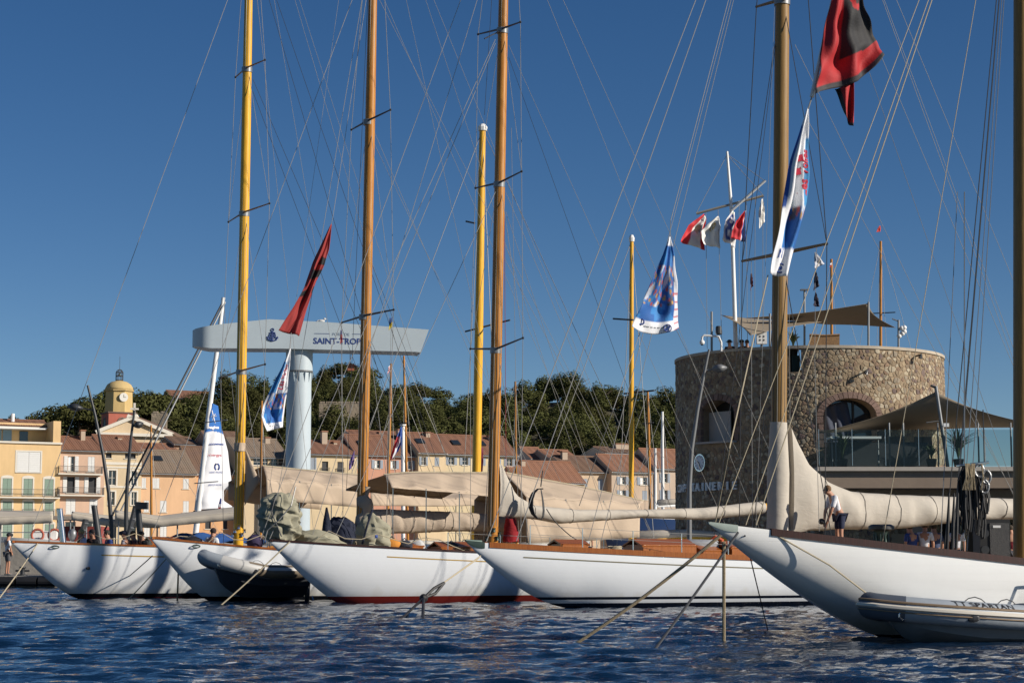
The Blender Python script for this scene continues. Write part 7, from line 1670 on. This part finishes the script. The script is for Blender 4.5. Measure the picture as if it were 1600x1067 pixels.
# covered motor boat by the jetty, blue covered boats
def motorboat(label, px, py, Y, L, B, h, hc, cover=None, rings=0, head=8):
    c = W(px, py, Y); t = thing('motor_boat', (c.x, Y, 0), label, 'motorboat'); ax = Vector((math.cos(R(head)), math.sin(R(head)), 0)); sd = Vector((ax.y, -ax.x, 0)); P = lambda x, y, z: Vector((c.x, Y, 0))+ax*x+sd*y+UP*z
    mb = MB(); n = 16; vs = []
    for i in range(n+1):
        u = i/n; b_ = B*max(.03, 1-(1-min(u/.5, 1))**2); zs_ = h*(1+.15*(1-u)); vs += [P((u-.5)*L, b_, zs_), P((u-.5)*L, b_*.85, .15), P((u-.5)*L, 0, -.15), P((u-.5)*L, -b_*.85, .15), P((u-.5)*L, -b_, zs_)]
    mb.add(vs, [(i*5+j, i*5+j+1, i*5+j+6, i*5+j+5) for i in range(n) for j in range(4)]+[tuple(range(n*5, n*5+5))]+[(i*5+4, i*5, i*5+5, i*5+9) for i in range(n)]).build('hull', mat('motorboat_paint', hc, .3, coat=.2), t, smooth=40)
    if cover: mb = MB(); mb.grid(lambda u, v: P((u-.45)*L*.9, (v*2-1)*B*.9*math.sin(min(u*2, 1)*1.57), h*1.08+.45*math.sin(math.pi*v)*(.6+.4*math.sin(u*5))+.06*math.sin(u*23+v*9)), 24, 10); mb.build('tarpaulin', M[cover], t, smooth=True)
    else:
        MB().box(P(.6, 0, h+.25), (1.2, B*.9, .55), R(head)).build('console', M['white'], t); MB().blob(P(L*.42, 0, h+.35), (.22, .2, .3), 10, 8).build('outboard', M['steel'], t, smooth=True)
        MB().tube([P(-L*.3, B*.7, h), P(-L*.3, B*.7, h+.45), P(L*.2, B*.8, h+.45), P(L*.2, B*.8, h)], .025, 6).build('hand_rail', M['chrome'], t)
    for k_ in range(rings): mb = MB(); q = P(.35+k_*.8, B*.9, h+.32); mb.tube([q+ax*.28*math.cos(a*.5)+UP*.28*math.sin(a*.5) for a in range(14)], .06, 8); mb.build('lifebuoy', mat('faded_orange', (.42, .11, .07), .7), t, smooth=True)
    return t
motorboat('white motor boat with orange lifebuoys behind the sharp white bow', 50, 840, 94.5, 4.6, 1.0, 2.05, (.62, .62, .62), rings=2)
motorboat('blue tarpaulin covered boat left of the yellow mast', 322, 830, 96, 4.5, 1.1, 1.9, (.5, .5, .5), 'bluecloth'); motorboat('second blue covered boat behind the yellow mast', 352, 830, 99, 4.2, 1.1, 1.9, (.4, .42, .45), 'bluecloth')
# ------------------------------------------------------------------ small gear on the decks
def bag(b, px, off, size, c, label, cat='bag', name='gear_bag', seed=0, h=None):
    x = b.at(px, off); p = b.w(x, off, b.zs(x)-.05); r = random.Random(seed); t = thing(name, p, label, cat); sx, sy, sz = size
    mb = MB(); mb.blob(p+UP*sz*.5, (sx*.5, sy*.5, sz*.52), 14, 9, .07, rnd=r); mb.build('body', cm(c), t, smooth=True)
    MB().tube([p+UP*sz*.9-AFT*sx*.25, p+UP*sz*1.2, p+UP*sz*.9+AFT*sx*.25], .018, 6).build('handle', M['wire_dark'], t)
for i, a in enumerate(((Y3, 612, .3, (.5, .35, .32), (.55, .22, .03), 'orange gear bag on deck beside the gathered cream sail'), (Y3, 632, .2, (.5, .4, .3), (.03, .035, .05), 'navy gear bag on deck right of the orange bag'), (Y3, 652, .1, (.45, .35, .34), (.5, .5, .5), 'pale grey gear bag on deck near the wooden skylight'),
        (Y3, 705, .3, (.5, .4, .3), (.02, .02, .02), 'black gear bag on deck under the low boom'), (Y3, 725, .0, (.4, .3, .36), (.03, .12, .09), 'green gear bag on deck behind the bronze bow'), (Y2, 492, .2, (.7, .5, .4), (.25, .25, .22), 'khaki gear bag between the navy bag and the olive bundle'),
        (Y1, 262, .2, (.6, .4, .3), (.02, .02, .025), 'black gear bag behind the bow carrying the tender'), (Y2, 300, -.3, (.6, .4, .22), (.015, .015, .02), 'low black bag on the bow above the tender'), (Y2, 398, .2, (.5, .4, .45), (.04, .03, .08), 'dark purple bag at the foot of the yellow mast'), (Y4, 1010, -.9, (.6, .4, .35), (.04, .06, .12), 'blue bag beside the long wooden skylight'))):
    bag(*a, seed=i)
# crates, cooler and ropes across the foredecks
for b, xs_, lab in ((Y3, (1.2, 5.8), 'cream deck line led aft along the foredeck with the sail bundles'), (Y2, (1.6, 5.6), 'cream deck line led aft beside the tender'), (Y1, (1.8, 6.5), 'cream deck line led aft past the seated crew')):
    pts = [b.w(lerp(*xs_, k/10), b.hb(lerp(*xs_, k/10))*.7, b.zs(lerp(*xs_, k/10))+.25+.12*math.sin(k*1.9)) for k in range(11)]; pts[0].z -= .28; pts[-1].z -= .28
    MB().tube(pts, .012, 5).solo('deck_line', M['rope'], lab, 'rope', 'lines led along the decks')
